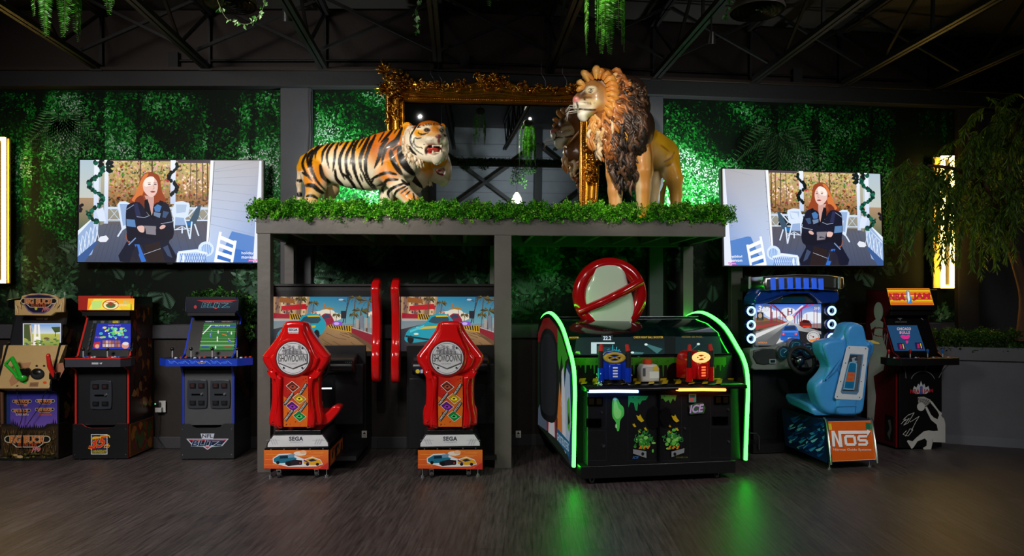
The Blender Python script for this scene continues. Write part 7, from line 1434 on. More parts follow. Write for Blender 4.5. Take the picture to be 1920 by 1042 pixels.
# coat: orange back, pale flank and belly
bd = 440+40*np.sin(X/90.)+np.where(X > 720, (X-720)*.75, 0); bd = np.where(X > 880, 640-(X-880)*.5, bd); bd = np.where(X < 300, 560+(300-X)*2.0, bd)
t = np.clip((Y_-bd)/150+.5, 0, 1)[:, None]; a = np.array(lin((246, 168, 10))); b = np.array(lin((250, 238, 212))); P.C = a*(1-t)+b*t
P.blob(860, 330, 190, 150, (226, 118, 16), .8); P.blob(880, 600, 90, 80, (230, 140, 50), .9); P.blob(1060, 790, 120, 45, (232, 150, 60), .9, rot=.75); P.blob(1150, 860, 60, 60, (232, 140, 40), .8); P.blob(230, 620, 110, 120, (236, 146, 40), .9); P.blob(230, 800, 70, 80, (234, 190, 120), .9)
P.blob(1090, 560, 80, 120, (244, 236, 214), .6); P.blob(390, 740, 70, 90, (214, 178, 140), .5, m=(V[:, 1] > .03))
K = (22, 17, 15); body = X < 1190; P.lay(((X < 135) & (Y_ > 570))*.85, (238, 220, 190))
for pts, wd in (([(168, 412), (128, 500), (160, 590), (218, 665)], 22), ([(218, 383), (172, 450), (182, 545)], 22), ([(272, 345), (212, 430), (200, 530), (250, 650), (335, 745)], 30), ([(325, 330), (255, 390), (240, 470)], 16), ([(378, 315), (312, 400), (300, 500)], 22), ([(286, 520), (310, 620), (378, 675)], 34),
    ([(432, 300), (368, 370), (345, 450), (368, 550)], 22), ([(462, 295), (420, 390), (410, 490), (398, 575)], 22), ([(505, 288), (455, 350)], 16), ([(550, 280), (490, 380), (458, 470), (470, 570), (505, 650)], 26), ([(604, 272), (560, 350), (518, 440), (520, 560), (548, 650), (615, 765)], 26), ([(646, 268), (592, 350), (578, 430), (585, 540), (620, 650), (695, 775)], 30),
    ([(690, 262), (618, 375)], 16), ([(726, 260), (664, 390), (640, 480), (655, 580)], 32), ([(776, 252), (716, 380), (688, 480), (702, 610), (785, 750)], 30), ([(655, 560), (700, 660), (760, 735)], 18), ([(418, 560), (430, 640), (480, 695), (505, 750)], 26), ([(480, 590), (540, 640), (595, 715), (615, 775)], 24), ([(528, 560), (575, 650)], 14),
    ([(738, 300), (700, 380)], 14), ([(600, 380), (560, 460), (552, 520)], 12), ([(858, 222), (800, 315)], 14), ([(935, 196), (872, 270), (822, 322)], 22), ([(1014, 186), (962, 290), (884, 352), (850, 420), (834, 520)], 32), ([(985, 175), (938, 245)], 12), ([(888, 285), (832, 360), (812, 440), (768, 545)], 34), ([(1000, 240), (962, 325), (900, 372)], 22),
    ([(912, 390), (930, 470), (980, 560), (1015, 605)], 44), ([(992, 360), (1010, 460), (1060, 545), (1130, 610)], 62), ([(972, 352), (930, 392)], 18), ([(962, 602), (880, 585), (800, 612), (730, 650)], 26), ([(975, 648), (890, 648), (850, 682), (790, 705)], 26), ([(870, 690), (838, 722), (848, 770)], 20), ([(1024, 682), (930, 722), (888, 765), (902, 810)], 26),
    ([(1044, 708), (962, 752), (940, 815)], 20), ([(1064, 722), (1000, 772)], 14), ([(1084, 748), (1038, 792)], 14), ([(1112, 770), (1130, 850)], 16), ([(128, 585), (200, 625)], 26), ([(156, 700), (220, 700), (272, 742), (325, 775)], 38), ([(165, 795), (220, 790), (275, 825)], 26), ([(1010, 650), (1060, 690), (1115, 668)], 24), ([(760, 640), (735, 690)], 16), ([(80, 655), (130, 660)], 26), ([(82, 780), (130, 780)], 40),
    ([(820, 420), (812, 480)], 12), ([(640, 600), (668, 670)], 14), ([(760, 690), (800, 770)], 18)): P.stroke(pts, wd*1.15, K, body, 4)
hd = (V[:, 1] < -.215) & (X > 1000) & (Y_ < 560)
hd0 = (V[:, 1] < -.10) & (X > 1000) & (Y_ < 560)
hc = lambda x, y: ((200+x/9.473)*4.7375, (215-200+y/9.473)*4.7375)
def hs(pts, wd, c=K): P.stroke([hc(*p) for p in pts], wd*.72, c, hd, 2.2)
def hb(cx, cy, rx, ry, c, soft=.5, rot=0.): x, y = hc(cx, cy); P.blob(x, y, rx/2, ry/2, c, soft, hd, rot)
inh = np.clip(((hc(130, 0)[0]+np.abs(Y_-hc(0, 450)[1])*.35) < X)*1., 0, 1)*np.clip((-.15-V[:, 1])/.03, 0, 1)*(X > 1000)*(Y_ < hc(0, 900)[1])
P.lay(inh*np.clip((X-hc(150, 0)[0])/20, 0, 1), (246, 234, 210))
P.lay(hd0*np.clip((hc(0, 190)[1]-Y_)/12+.5, 0, 1)*(X > hc(260, 0)[0]), (216, 112, 20)); hb(560, 165, 330, 80, (216, 112, 20), .5, -.08); hb(720, 260, 90, 130, (222, 140, 50), .8); hb(440, 320, 110, 75, (246, 170, 20), .6); hb(620, 340, 150, 40, (236, 180, 110), .9); hb(300, 180, 110, 40, (190, 90, 20), .6, .3); hb(220, 222, 90, 75, (240, 196, 172), .4); hb(225, 215, 50, 45, (214, 140, 120), .9); hb(470, 235, 90, 35, (246, 230, 200), .5); hb(580, 200, 80, 30, (240, 220, 180), .7); hb(850, 235, 45, 30, (236, 230, 210), .5)
for x, y, rx, ry in ((575, 272, 62, 38), (838, 282, 40, 30)): hb(x, y, rx, ry, (40, 26, 18), .3)
for p, w_ in (([(415, 305), (440, 338), (490, 350), (560, 335), (610, 310)], 20), ([(350, 398), (400, 422), (475, 408)], 18), ([(348, 415), (338, 500), (395, 572), (490, 580)], 18), ([(365, 240), (290, 360), (282, 470), (325, 570), (400, 645), (505, 712)], 26), ([(262, 560), (310, 650), (395, 718)], 34), ([(455, 175), (410, 230), (470, 215)], 18), ([(500, 185), (535, 202)], 18), ([(545, 162), (580, 192)], 18), ([(596, 158), (622, 198)], 16), ([(640, 160), (655, 190)], 14), ([(420, 160), (330, 270)], 20), ([(700, 150), (690, 190)], 14), ([(800, 170), (840, 200)], 14), ([(870, 350), (925, 380)], 16), ([(470, 575), (495, 610)], 14), ([(500, 520), (540, 540)], 10), ([(880, 380), (930, 370)], 16), ([(560, 250), (530, 280)], 10)): hs(p, w_)
for j in range(3):
    for i in range(5): hb(590+i*30, 420+j*24+i*4, 5, 4, (120, 100, 80), .9)
hb(780, 385, 56, 40, (120, 50, 44), .4); hb(785, 460, 24, 60, (130, 60, 50), .5); hb(735, 385, 14, 10, (30, 16, 14), .5)
hb(690, 612, 152, 76, (104, 14, 12), .12); hb(620, 640, 50, 50, (170, 30, 26), .6); hb(560, 640, 30, 70, (50, 10, 10), .6)
mesh_np('body', V, Q, P.C, MAT_FIBRE, tg, True)
mb = MB()
for (x, y, x2, y2, r) in ((680, 545, 677, 592, .0095), (826, 548, 824, 592, .009), (678, 684, 680, 628, .010), (812, 668, 816, 618, .009)): mb.tube([th_(x, y, -.395), th_((x+x2)/2, (y+y2)/2, -.40), th_(x2, y2, -.395)], [r, r*.8, .001], 8, lin((246, 238, 214)))
for i in range(6): q = th_(706+i*20, 548+abs(i-2)*1, -.385); mb.ell(q, (.005, .005, .008), lin((240, 230, 206)), 8, 5)
for i in range(5): q = th_(706+i*20, 672, -.38); mb.ell(q, (.005, .005, .007), lin((240, 230, 206)), 8, 5)
mb.build('teeth', MAT_GLOSS, tg)
mb = MB(); mb.ell(th_(690, 628, -.35), (.058, .06, .020), lin((190, 44, 40)), 18, 10); mb.build('tongue', MAT_GLOSS, tg)
for x, y, dy, nm in ((578, 270, -.352, 1), (838, 280, -.345, 2)):
    mb = MB(); q = th_(x, y, dy); mb.ell(q, .017, lin((110, 104, 84)), 16, 10); mb.ell(q+Vector((.002, -.012, .001)), (.008, .007, .008), lin((8, 8, 8)), 12, 8); mb.build('eye', MAT_GLOSS, tg)
mb = MB(); rg = random.Random(44)
arc = crom([Vector(p) for p in [(215, 270), (170, 360), (135, 470), (150, 600), (215, 720), (310, 800), (430, 830)]], 12, False)
for i in range(150):
    k = rg.randrange(len(arc)); x, y = arc[k]; g = rg.uniform(-10, 90); x += g; y += rg.uniform(-20, 20)-g*.2; u = k/len(arc); dy = -.215-g*.0007+rg.uniform(-.01, .01)+.02*(1-u)
    L = rg.uniform(70, 130); dx = -18+u*50+rg.uniform(-16, 16); p = [th_(x, y, dy), th_(x+dx*.3+8, y+L*.4, dy-.012), th_(x+dx, y+L, dy+.004)]
    mb.tube(p, [.009, .012, .001], 6, lin(rg.choice([(240, 224, 196), (230, 206, 170), (248, 238, 216), (206, 176, 140)])))
for i in range(26): x = rg.uniform(870, 925); y = rg.uniform(500, 760); mb.tube([th_(x, y, -.25), th_(x+10, y+40, -.27), th_(x-10+rg.uniform(-10, 20), y+90, -.25)], [.008, .010, .001], 6, lin(rg.choice([(240, 224, 196), (220, 196, 160)])))
for i in range(18): x = rg.uniform(690, 800); mb.tube([th_(x, 800, -.37), th_(x+4, 840, -.38), th_(x+rg.uniform(-10, 10), 895-abs(x-745)*.4, -.37)], [.010, .012, .001], 6, lin((240, 240, 232)))
mb.build('ruff', MAT_FIBRE, tg)
# ---------------------------------------------------------------- lion
LY = 6.64
LO = Vector((1.06, LY, 2.297))
ln = thing('lion_statue', 'tall lion statue with dark flowing mane looking left on the canopy', 'statue', LO)
def lw_(cx, cy, dy=0.): return W(1000+cx/3.256, 100+cy/3.256, LY+dy)-LO
S = Sculpt()
S.chain([(lw_(600, 520, -.12), .19), (lw_(640, 560, -.02), .18), (lw_(730, 600, .12), .165), (lw_(805, 620, .26), .135)]); S.cap(lw_(700, 520, .02), lw_(800, 590, .26), .11, .115)
S.chain([(lw_(660, 600, -.15), .115), (lw_(672, 720, -.19), .085), (lw_(672, 830, -.19), .066), (lw_(668, 960, -.19), .060)]); S.cap(lw_(665, 1006, -.19), lw_(650, 1010, -.22), .05, .045)
S.chain([(lw_(500, 650, -.08), .10), (lw_(500, 740, -.08), .082), (lw_(500, 840, -.08), .066), (lw_(502, 960, -.08), .060)]); S.cap(lw_(500, 1006, -.08), lw_(485, 1010, -.12), .05, .045)
S.chain([(lw_(825, 680, .24), .115), (lw_(860, 770, .2), .080), (lw_(872, 860, .24), .055), (lw_(866, 960, .22), .050)]); S.cap(lw_(860, 1000, .22), lw_(835, 1005, .16), .045, .042)
S.chain([(lw_(740, 690, .30), .09), (lw_(735, 800, .30), .060), (lw_(725, 960, .30), .048)]); S.cap(lw_(720, 1000, .3), lw_(700, 1005, .25), .045, .04)
S.chain([(lw_(850, 600, .36), .03), (lw_(830, 720, .44), .022), (lw_(790, 850, .44), .02), (lw_(780, 960, .42), .03)])
S.cap(lw_(560, 440, -.10), lw_(400, 260, -.16), .16, .10)
S.ell(lw_(365, 235, -.16), (.110, .10, .105)); S.chain([(lw_(350, 195, -.20), .055), (lw_(275, 268, -.22), .034)]); S.ell(lw_(300, 318, -.21), (.074, .062, .045)); S.ell(lw_(262, 322, -.19), (.03, .05, .04)); S.ell(lw_(258, 282, -.225), (.027, .03, .022))
S.chain([(lw_(350, 340, -.18), .06), (lw_(305, 378, -.20), .048), (lw_(308, 398, -.20), .03)]); S.ell(lw_(385, 300, -.17), (.08, .09, .09)); S.cap(lw_(330, 205, -.25), lw_(372, 212, -.255), .022, .02)
V, Q = S.mesh(.009, .012); V[:, 2] = np.maximum(V[:, 2], .002); P = Paint(V, LO, (1000, 100, 3.256)); X, Y_ = P.x, P.y
P.C[:] = lin((244, 176, 22)); P.blob(820, 560, 110, 110, (244, 188, 34), .9); P.blob(760, 740, 60, 130, (232, 210, 160), .7); P.blob(850, 860, 60, 120, (224, 168, 80), .7); P.blob(680, 720, 60, 220, (222, 150, 66), .8); P.blob(740, 640, 40, 90, (216, 170, 90), .9); P.blob(500, 800, 60, 200, (214, 150, 84), .6); P.blob(535, 860, 22, 130, (236, 196, 140), .7); P.blob(640, 850, 18, 120, (240, 210, 160), .6); P.blob(735, 860, 26, 130, (226, 200, 150), .6)
for p, w_ in (([(720, 480), (712, 560), (722, 640), (718, 760)], 12), ([(800, 660), (840, 640), (862, 600)], 10), ([(815, 690), (850, 670)], 9), ([(780, 560), (830, 600)], 8)): P.stroke(p, w_, (150, 90, 30), None, 8)
f = (X < 430) & (Y_ < 440)
P.lay(f*np.clip((430-X)/30, 0, 1), (176, 130, 76)); P.blob(430, 260, 70, 150, (186, 126, 62), .6, (Y_ < 450)*1.); P.blob(360, 190, 60, 40, (150, 104, 54), .8, f); P.blob(300, 240, 50, 22, (84, 56, 34), .8, f, -.7); P.blob(400, 260, 50, 50, (160, 118, 70), .8, f)
P.blob(352, 222, 34, 22, (226, 210, 176), .5, f, -.2); P.blob(318, 318, 62, 36, (232, 222, 200), .5, f); P.blob(256, 335, 22, 40, (236, 230, 214), .4, f); P.blob(304, 385, 46, 36, (238, 236, 224), .5, f); P.blob(370, 300, 40, 24, (206, 180, 130), .9, f); P.blob(350, 385, 30, 24, (150, 160, 110), .8, f)
P.stroke([(355, 270), (310, 268), (272, 270)], 14, (110, 76, 46), f, 8); P.blob(257, 282, 22, 18, (226, 130, 130), .35, f); P.stroke([(264, 300), (272, 325), (266, 345)], 10, (24, 18, 16), f, 3, False); P.stroke([(264, 352), (285, 340), (320, 344), (378, 345)], 10, (18, 14, 14), f, 3, False); P.stroke([(334, 224), (350, 212), (372, 216)], 4, (40, 28, 20), f, 3); P.stroke([(334, 234), (356, 240)], 6, (40, 28, 20), f, 3)
for i in range(5): P.stroke([(290+i*14, 300+i*3), (320+i*14, 296+i*2)], 3, (120, 96, 70), f, 3)
mesh_np('body', V, Q, P.C, MAT_FIBRE, ln, True)
mb = MB(); q = lw_(354, 225, -.263); mb.ell(q, .017, lin((206, 200, 180)), 16, 10); mb.ell(q+Vector((-.003, -.012, 0)), (.009, .007, .009), lin((110, 100, 90)), 12, 8); mb.ell(q+Vector((-.004, -.017, 0)), (.005, .004, .005), lin((6, 6, 6)), 10, 6); mb.build('eye', MAT_GLOSS, ln)
mb = MB(); rg = random.Random(4)
for i in range(9): y = 318+i*5; mb.tube([lw_(262+i*3, y, -.24), lw_(225-i*2, y+rg.uniform(-8, 14), -.27), lw_(196+rg.uniform(-4, 14), y+rg.uniform(10, 70), -.27)], [.0016, .0013, .0006], 5, lin((230, 226, 214)))
mb.build('whiskers', MAT_SATIN, ln)
# mane: a solid core, locks combed over it
S = Sculpt()
for (x, y, d, r) in ((430, 190, -.08, .135), (480, 230, -.07, .17), (560, 260, -.04, .185), (590, 360, -.03, .165), (500, 360, -.10, .18), (560, 480, -.08, .185), (470, 480, -.14, .15), (600, 570, -.12, .13), (520, 580, -.16, .14), (625, 440, -.14, .175), (640, 490, -.19, .135), (620, 560, -.17, .115), (625, 520, -.13, .13), (630, 330, .0, .13), (610, 230, .0, .12), (560, 680, -.18, .11), (565, 735, -.18, .065), (420, 440, -.15, .12), (400, 160, -.10, .10)): S.ell(lw_(x, y, d), (r, r*.95, r))
S.ell(lw_(318, 290, -.26), (.115, .16, .13), True)
V, Q = S.mesh(.012, .02); P = Paint(V, LO, (1000, 100, 3.256)); P.C[:] = lin((46, 30, 22))
P.lay(np.clip((545-P.x-(P.y-100)*.22)/60, 0, 1), (130, 78, 34)); mn = mesh_np('mane', V, Q, P.C, MAT_FIBRE, ln, True)
def depth_at(cx, cy):
    D = np.array(W(1000+cx/3.256, 100+cy/3.256, 1.0))-np.array((0, 0, CZ)); C0 = np.array((0, 0, CZ))-np.array(LO); t = LY-.6
    for _ in range(26):
        p = C0+D*t; d = float(S.field(p[None], .02)[0])
        if d < .003: return t-LY
        t += d*.9
        if t > LY+.35: return None
    return t-LY
rg = random.Random(19); mb = MB(); mbd = MB(); face = (372, 262); cnt = 0
def lock(x, y, dx, dy, L, r, col, wav, m):
    p = []; last = None
    for i in range(9):
        t = i/8; xx = x+dx*L*t+(-dy)*wav*math.sin(t*7+x*.1); yy = y+dy*L*t+dx*wav*math.sin(t*7+x*.1)+L*.12*t*t
        if i % 2 == 0 or last is None:
            d = depth_at(xx, yy)
            if d is None: d = last
            if d is None: return
        last = d; p.append(lw_(xx, yy, d-r*.35))
    m.tube(p, [r*(.55+.9*math.sin(.3+2.6*i/8))*(1 if i < 8 else .45) for i in range(9)], 7, col, flat=.8)
for i in range(640):
    x = rg.uniform(300, 680); y = rg.uniform(90, 770); d0 = math.hypot(x-face[0], y-face[1]); 
    if d0 < 95 or (x < 420 and 200 < y < 350): continue
    if (x < 300+(y-400)*.55 and y > 400) or (y < 150 and x < 480) or y < 108+max(0, x-480)*.45: continue
    rx, ry = (x-face[0])/d0, (y-face[1])/d0; w_ = max(0, 1-(d0-95)/260); dx, dy = rx*w_, ry*w_+(1-w_)*1.0+.2; n_ = math.hypot(dx, dy); dx, dy = dx/n_, dy/n_
    g = 560-(y-100)*.24-x+rg.uniform(-30, 30)
    if g > 60: col = rg.choice([(222, 160, 84), (206, 134, 62), (236, 196, 140), (190, 116, 50), (226, 180, 118)])
    elif g > -30: col = rg.choice([(176, 104, 46), (140, 80, 36), (196, 124, 56), (96, 56, 30)])
    else: col = rg.choice([(58, 38, 28), (38, 26, 20), (78, 52, 36), (30, 20, 16), (96, 66, 46)])
    if y > 400 and x < 470 and g > 30 and rg.random() < .5: col = (232, 204, 164)
    lock(x, y, dx, dy, rg.uniform(50, 105)*(.45 if y < 230 else 1), rg.uniform(.012, .020), lin(col), rg.uniform(5, 13), mb)
mb.build('mane_locks', MAT_FIBRE, ln)
mb = MB()
for (x0, y0, x1, y1, r) in ((315, 215, 272, 228, .022), (318, 205, 276, 180, .026), (340, 175, 305, 118, .03), (370, 165, 318, 130, .024), (385, 160, 385, 92, .036), (400, 160, 420, 100, .03), (420, 165, 462, 118, .03), (430, 180, 492, 150, .03), (440, 200, 508, 190, .029), (440, 225, 512, 225, .029), (440, 250, 510, 262, .028), (440, 280, 500, 300, .027), (435, 305, 492, 345, .027), (430, 330, 478, 385, .026), (490, 130, 560, 150, .026), (500, 160, 585, 190, .026), (520, 190, 595, 225, .026), (525, 230, 598, 262, .026), (525, 265, 590, 305, .026), (520, 300, 575, 345, .025), (515, 335, 560, 390, .024), (505, 370, 540, 430, .024), (480, 105, 530, 110, .024)):
    d = -.24 if x0 < 480 else -.19; c = rg.choice([(214, 148, 66), (230, 172, 92), (204, 132, 56)]) if x0 < 480 else rg.choice([(176, 104, 46), (150, 86, 38), (190, 118, 54)])
    h_ = 1 if x1 > 400 else -1; q_ = max(0, min(1, (x1-380)/90)); ux, uy = x1-x0, y1-y0; x0 += ux*.12; y0 += uy*.12
    p = [lw_(x0, y0, d), lw_(x0+ux*.35, y0+uy*.35-8, d-.025), lw_(x0+ux*.65, y0+uy*.65-9+6*q_, d-.025), lw_(x0+ux*.86+2*q_, y0+uy*.86+16*q_, d-.01), lw_(x0+ux*.9-2*q_, y0+uy*.9+38*q_+4, d+.0)]
    mb.tube(p, [r*.6, r*.95, r*1.15, r*1.0, r*.4], 10, lin(c))
    for k in (-.5, .5): mb.tube([v+Vector((0, -r*.55, k*r*.9)) for v in p], [r*.12, r*.3, r*.35, r*.3, r*.1], 6, lin(tuple(min(255, q*1.12) for q in c)))
mb.build('mane_curls', MAT_FIBRE, ln)
# ================================================================ planter, plants and ceiling fittings
A0 = Vector((4.45, 7.56, 0)); B0 = Vector((6.9, 6.56, 0)); pd = (B0-A0).normalized(); pz = math.atan2(pd.y, pd.x); Lw = (B0-A0).length
pl = thing('planter_wall', 'low grey planter wall with a pale capping, beside the basketball cabinet', 'planter', A0, pz)
mb = MB(); mb.box(0, Lw, 0, .12, 0, .90, lin((112, 114, 122))); mb.build('wall_panel', MAT_WALL, pl)
mb = MB(); mb.box(-.01, Lw, -.03, .14, .90, 1.04, lin((104, 106, 112))); mb.build('capping', MAT_WALL, pl, bevel=.005)
mb = MB(); mb.box(0, Lw, -.015, 0, 0, .10, lin((120, 124, 132))); mb.build('skirting', MAT_WALL, pl)
mb = MB(); mb.box(.02, Lw, .14, .6, .9, 1.0, lin((24, 18, 14))); mb.build('soil', MAT_CLOTH, pl)
hedge('low_hedge', 'dark green clipped hedge growing on the low planter wall at the right', mw(pl), -.15, Lw, -.02, .30, 1.04, 1.21, 15000, 9, [(44, 84, 26), (60, 110, 34), (30, 60, 20), (80, 130, 46)], .024)
def bark(mb, pts, rs, col): mb.tube(crom([Vector(p) for p in pts], 4, False), [rs[0]+(rs[1]-rs[0])*i/((len(pts)-1)*4) for i in range((len(pts)-1)*4+1)], 10, col)
tr = thing('weeping_tree', 'weeping tree with long narrow leaves in front of the yellow neon at the right', 'tree', (W(1915, 0, 7.25).x, 7.25, 1.0))
TM = Vector(tr.location); tp = lambda px, py, Y: W(px, py, Y)-TM
mb = MB(); bk = lin((92, 62, 46))
bark(mb, [tp(1915, 640, 7.25), tp(1922, 560, 7.25), tp(1908, 500, 7.22), tp(1893, 455, 7.2), tp(1878, 420, 7.15)], (.06, .04), bk)
bark(mb, [tp(1878, 420, 7.15), tp(1850, 360, 7.1), tp(1800, 320, 7.05), tp(1740, 310, 7.0)], (.038, .012), bk); bark(mb, [tp(1885, 430, 7.15), tp(1890, 340, 7.05), tp(1900, 250, 7.0), tp(1930, 190, 6.9)], (.035, .012), bk); bark(mb, [tp(1860, 380, 7.1), tp(1830, 300, 6.95), tp(1810, 240, 6.9)], (.02, .008), bk)
mb.build('trunk', MAT_CLOTH, tr)
rg = np.random.default_rng(77); PP, DD, LL, CC = [], [], [], []; mbt = MB()
def strand(px, py, Y, ln_, out):
    q = W(px, py, Y); d = Vector((out*rg.uniform(.3, 1.), rg.uniform(-.4, .2), .25)); p = q.copy(); pts = [p.copy()]
    n = int(ln_/.03)
    for i in range(n):
        d = (d+Vector((0, 0, -.22))).normalized(); p = p+d*.03; pts.append(p.copy())
        for s_ in range(4):
            v = Vector(rg.normal(0, .5, 3)); v.z = -abs(v.z)*.6-.55; PP.append(p[:]); DD.append((v+d*.5)[:]); LL.append(rg.uniform(.055, .10)); g = rg.uniform(.45, 1.15); CC.append(np.array(lin((96, 134, 40)))*g)
    mbt.tube([v-TM for v in pts], .003, 4, lin((60, 66, 30)), caps=False)
for (x0, x1, y0, y1, n, l0, l1) in ((1695, 1745, 305, 420, 30, .25, .55), (1700, 1790, 295, 400, 34, .3, .62), (1790, 1870, 310, 420, 44, .35, .75), (1790, 1870, 250, 330, 26, .2, .5), (1830, 1935, 170, 290, 56, .3, .6), (1885, 1940, 300, 420, 30, .35, .7), (1850, 1930, 330, 380, 16, .2, .4)):
    for i in range(n): strand(rg.uniform(x0, x1), rg.uniform(y0, y1), rg.uniform(6.8, 7.35), rg.uniform(l0, l1), rg.choice([-1, 1], p=[.7, .3]))
mbt.build('twigs', MAT_LEAF, tr)
v, f, c = leaves_np(np.array(PP), np.array(DD), np.array(LL), np.array(LL)*.17, np.array(CC), rg, .1); v = v-np.array(TM); mesh_np('foliage', v, f, c, MAT_LEAF, tr)
# leafy pothos behind the blue cabinet
def ivy_leaves(name, label, cat, O, pts_r, n, size, cols, seed, stems=(), droop=.6, stuff=False, pot=None):
    rg = np.random.default_rng(seed); t = thing(name, label, cat, O)
    C0 = np.array([lin(c) for c in cols]); k = rg.integers(0, len(pts_r), n); c_ = np.array([p[0] for p in pts_r])[k]; r_ = np.array([p[1] for p in pts_r])[k]
    u = rg.normal(0, 1, (n, 3)); u /= np.linalg.norm(u, axis=1, keepdims=True); P = c_+u*r_*rg.uniform(.3, 1, (n, 1))**.5; D = u*.7+np.array([0, -.3, -droop])+rg.normal(0, .4, (n, 3)); L = rg.uniform(.7, 1.3, n)*size
    v, f, c = leaves_np(P, D, L, L*.72, C0[rg.integers(0, len(cols), n)]*rg.uniform(.6, 1.2, (n, 1)), rg); mesh_np('foliage', v, f, c, MAT_LEAF, t)
    if stems:
        mb = MB()
        for s_ in stems: mb.tube(crom([Vector(q) for q in s_], 4, False), .005, 5, lin((60, 70, 34)))
        mb.build('stems', MAT_LEAF, t)
    return t
O = W(415, 560, 7.05); q = lambda px, py: tuple(W(px, py, 7.05)-O)
pv = ivy_leaves('trailing_plant', 'leafy trailing plant sitting behind the blue football cabinet', 'potted plant', O, [(q(380, 552), (.12, .05, .04)), (q(420, 550), (.16, .06, .05)), (q(450, 560), (.12, .06, .07)), (q(462, 585), (.06, .05, .12)), (q(466, 620), (.04, .04, .08)), (q(372, 556), (.10, .04, .03))], 620, .045, [(40, 90, 26), (60, 124, 40), (96, 160, 70), (28, 62, 20)], 3,
    [(q(415, 575), q(440, 548), q(460, 580), q(466, 630)), (q(400, 575), q(380, 552), q(362, 556))])
mb = MB(); mb.lathe([(.0, -.32), (.08, -.32), (.11, -.02), (.115, 0), (.1, 0), (.095, -.03)], 20, lin((50, 50, 54)), (0, .02, -.06)); mb.build('pot', MAT_PAINT, pv)
mb = MB(); mb.cyl((0, .02, -1.56+.02), (0, .02, -.38), .05, .05, 12, lin((30, 30, 32))); mb.cyl((0, .02, -O.z), (0, .02, -O.z+.02), .14, .14, 20, lin((30, 30, 32))); mb.build('stand', MAT_PAINT, pv)
# hanging greenery
def fern(label, px, py, Y, n, ln_, seed, wide=.16, ztop=None, dn=.34):
    rg = np.random.default_rng(seed); O = W(px, 0, Y); O.z = W(0, py, Y).z; t = thing('hanging_fern', label, 'hanging plant', O, 0, 'ferns hanging from the ceiling'); P, D, L, C = [], [], [], []; mb = MB()
    for i in range(n):
        a = rg.uniform(0, 6.28); p = Vector((rg.normal(0, wide*.4), rg.normal(0, wide*.3), .32)); d = Vector((math.cos(a)*wide*3.2, math.sin(a)*wide*3, .12)); l2 = (ln_*rg.uniform(.6, 1)+.3); pts = [p.copy()]; m = int(l2/.012)
        sd = Vector((math.cos(a+1.57), math.sin(a+1.57)*.4, 0))
        for j in range(m):
            d = (d+Vector((0, 0, -.2))).normalized(); p = p+d*.012; pts.append(p.copy())
            for s_ in (-1, 1): P.append(p[:]); v = sd*s_+d*.45+Vector((0, -.2, 0)); D.append(v[:]); L.append(.040*math.sin(.35+2.6*j/m)+.006); C.append(np.array(lin((70, 150, 34)))*rg.uniform(.55, 1.25))
        mb.tube(pts, .002, 4, lin((70, 90, 30)), caps=False)
    v, f, c = leaves_np(np.array(P), np.array(D), np.array(L), np.array(L)*.3, np.array(C), rg, .05); mesh_np('fronds', v, f, c, MAT_LEAF, t); mb.build('stems', MAT_LEAF, t)
    mb = MB(); mb.ell((0, 0, .33), (.07, .07, .05), lin((26, 22, 18)), 12, 8); mb.cyl((0, 0, .34), (0, 0, 4.55-O.z), .003, .003, 5, lin((20, 20, 20))); mb.build('hanging_basket', MAT_CLOTH, t)
fern('bright green fern hanging down above the lion', 1136, 20, 4.5, 16, .34, 21, .075)
fern('dark green fern hanging in the upper left corner', 118, 0, 4.3, 9, .32, 22, .13)
fern('small tip of green fern hanging beside the upper left fern', 196, -34, 4.3, 5, .22, 23, .08)
fern('short fern sprig hanging at the top edge right of the ivy', 940, -40, 4.4, 4, .2, 24, .05)
def vine(label, pts, seed, n, Y, s=.035):
    rg = np.random.default_rng(seed); O = W(*pts[0], Y); t = thing('hanging_vine', label, 'hanging plant', O, 0, 'ivy trails hanging from the ceiling'); q = crom([W(x, y, Y+dy)-O for (x, y), dy in zip(pts, [0]*len(pts))], 8, False)
    mb = MB(); mb.tube(q, .0022, 5, lin((50, 60, 26)), caps=False); mb.tube([q[0], q[0]+Vector((0, 0, 4.58-O.z))], .002, 4, lin((40, 44, 24)), caps=False); mb.build('stem', MAT_LEAF, t)
    k = rg.integers(0, len(q), n); P = np.array([q[i][:] for i in k])+rg.normal(0, .006, (n, 3)); D = rg.normal(0, .7, (n, 3))+np.array([0, -.3, -.7]); L = rg.uniform(.7, 1.2, n)*s; C = np.array([lin((110, 170, 100)), lin((60, 120, 50)), lin((150, 196, 140))])[rg.integers(0, 3, n)]*rg.uniform(.6, 1.1, (n, 1))
    v, f, c = leaves_np(P, D, L, L*.75, C, rg); mesh_np('leaves', v, f, c, MAT_LEAF, t)
vine('thin ivy trail hanging at the top edge between the trusses', [(784, -30), (790, 0), (779, 20), (784, 40), (781, 58)], 5, 34, 4.6)
vine('ivy trail draped under the left air diffuser', [(402, -16), (420, 28), (440, 42), (470, 44), (490, 22), (498, 0)], 6, 34, 4.7)
vine('ivy trail beside the right air diffuser', [(1364, -20), (1368, 5), (1362, 22), (1360, 38)], 7, 22, 4.7)
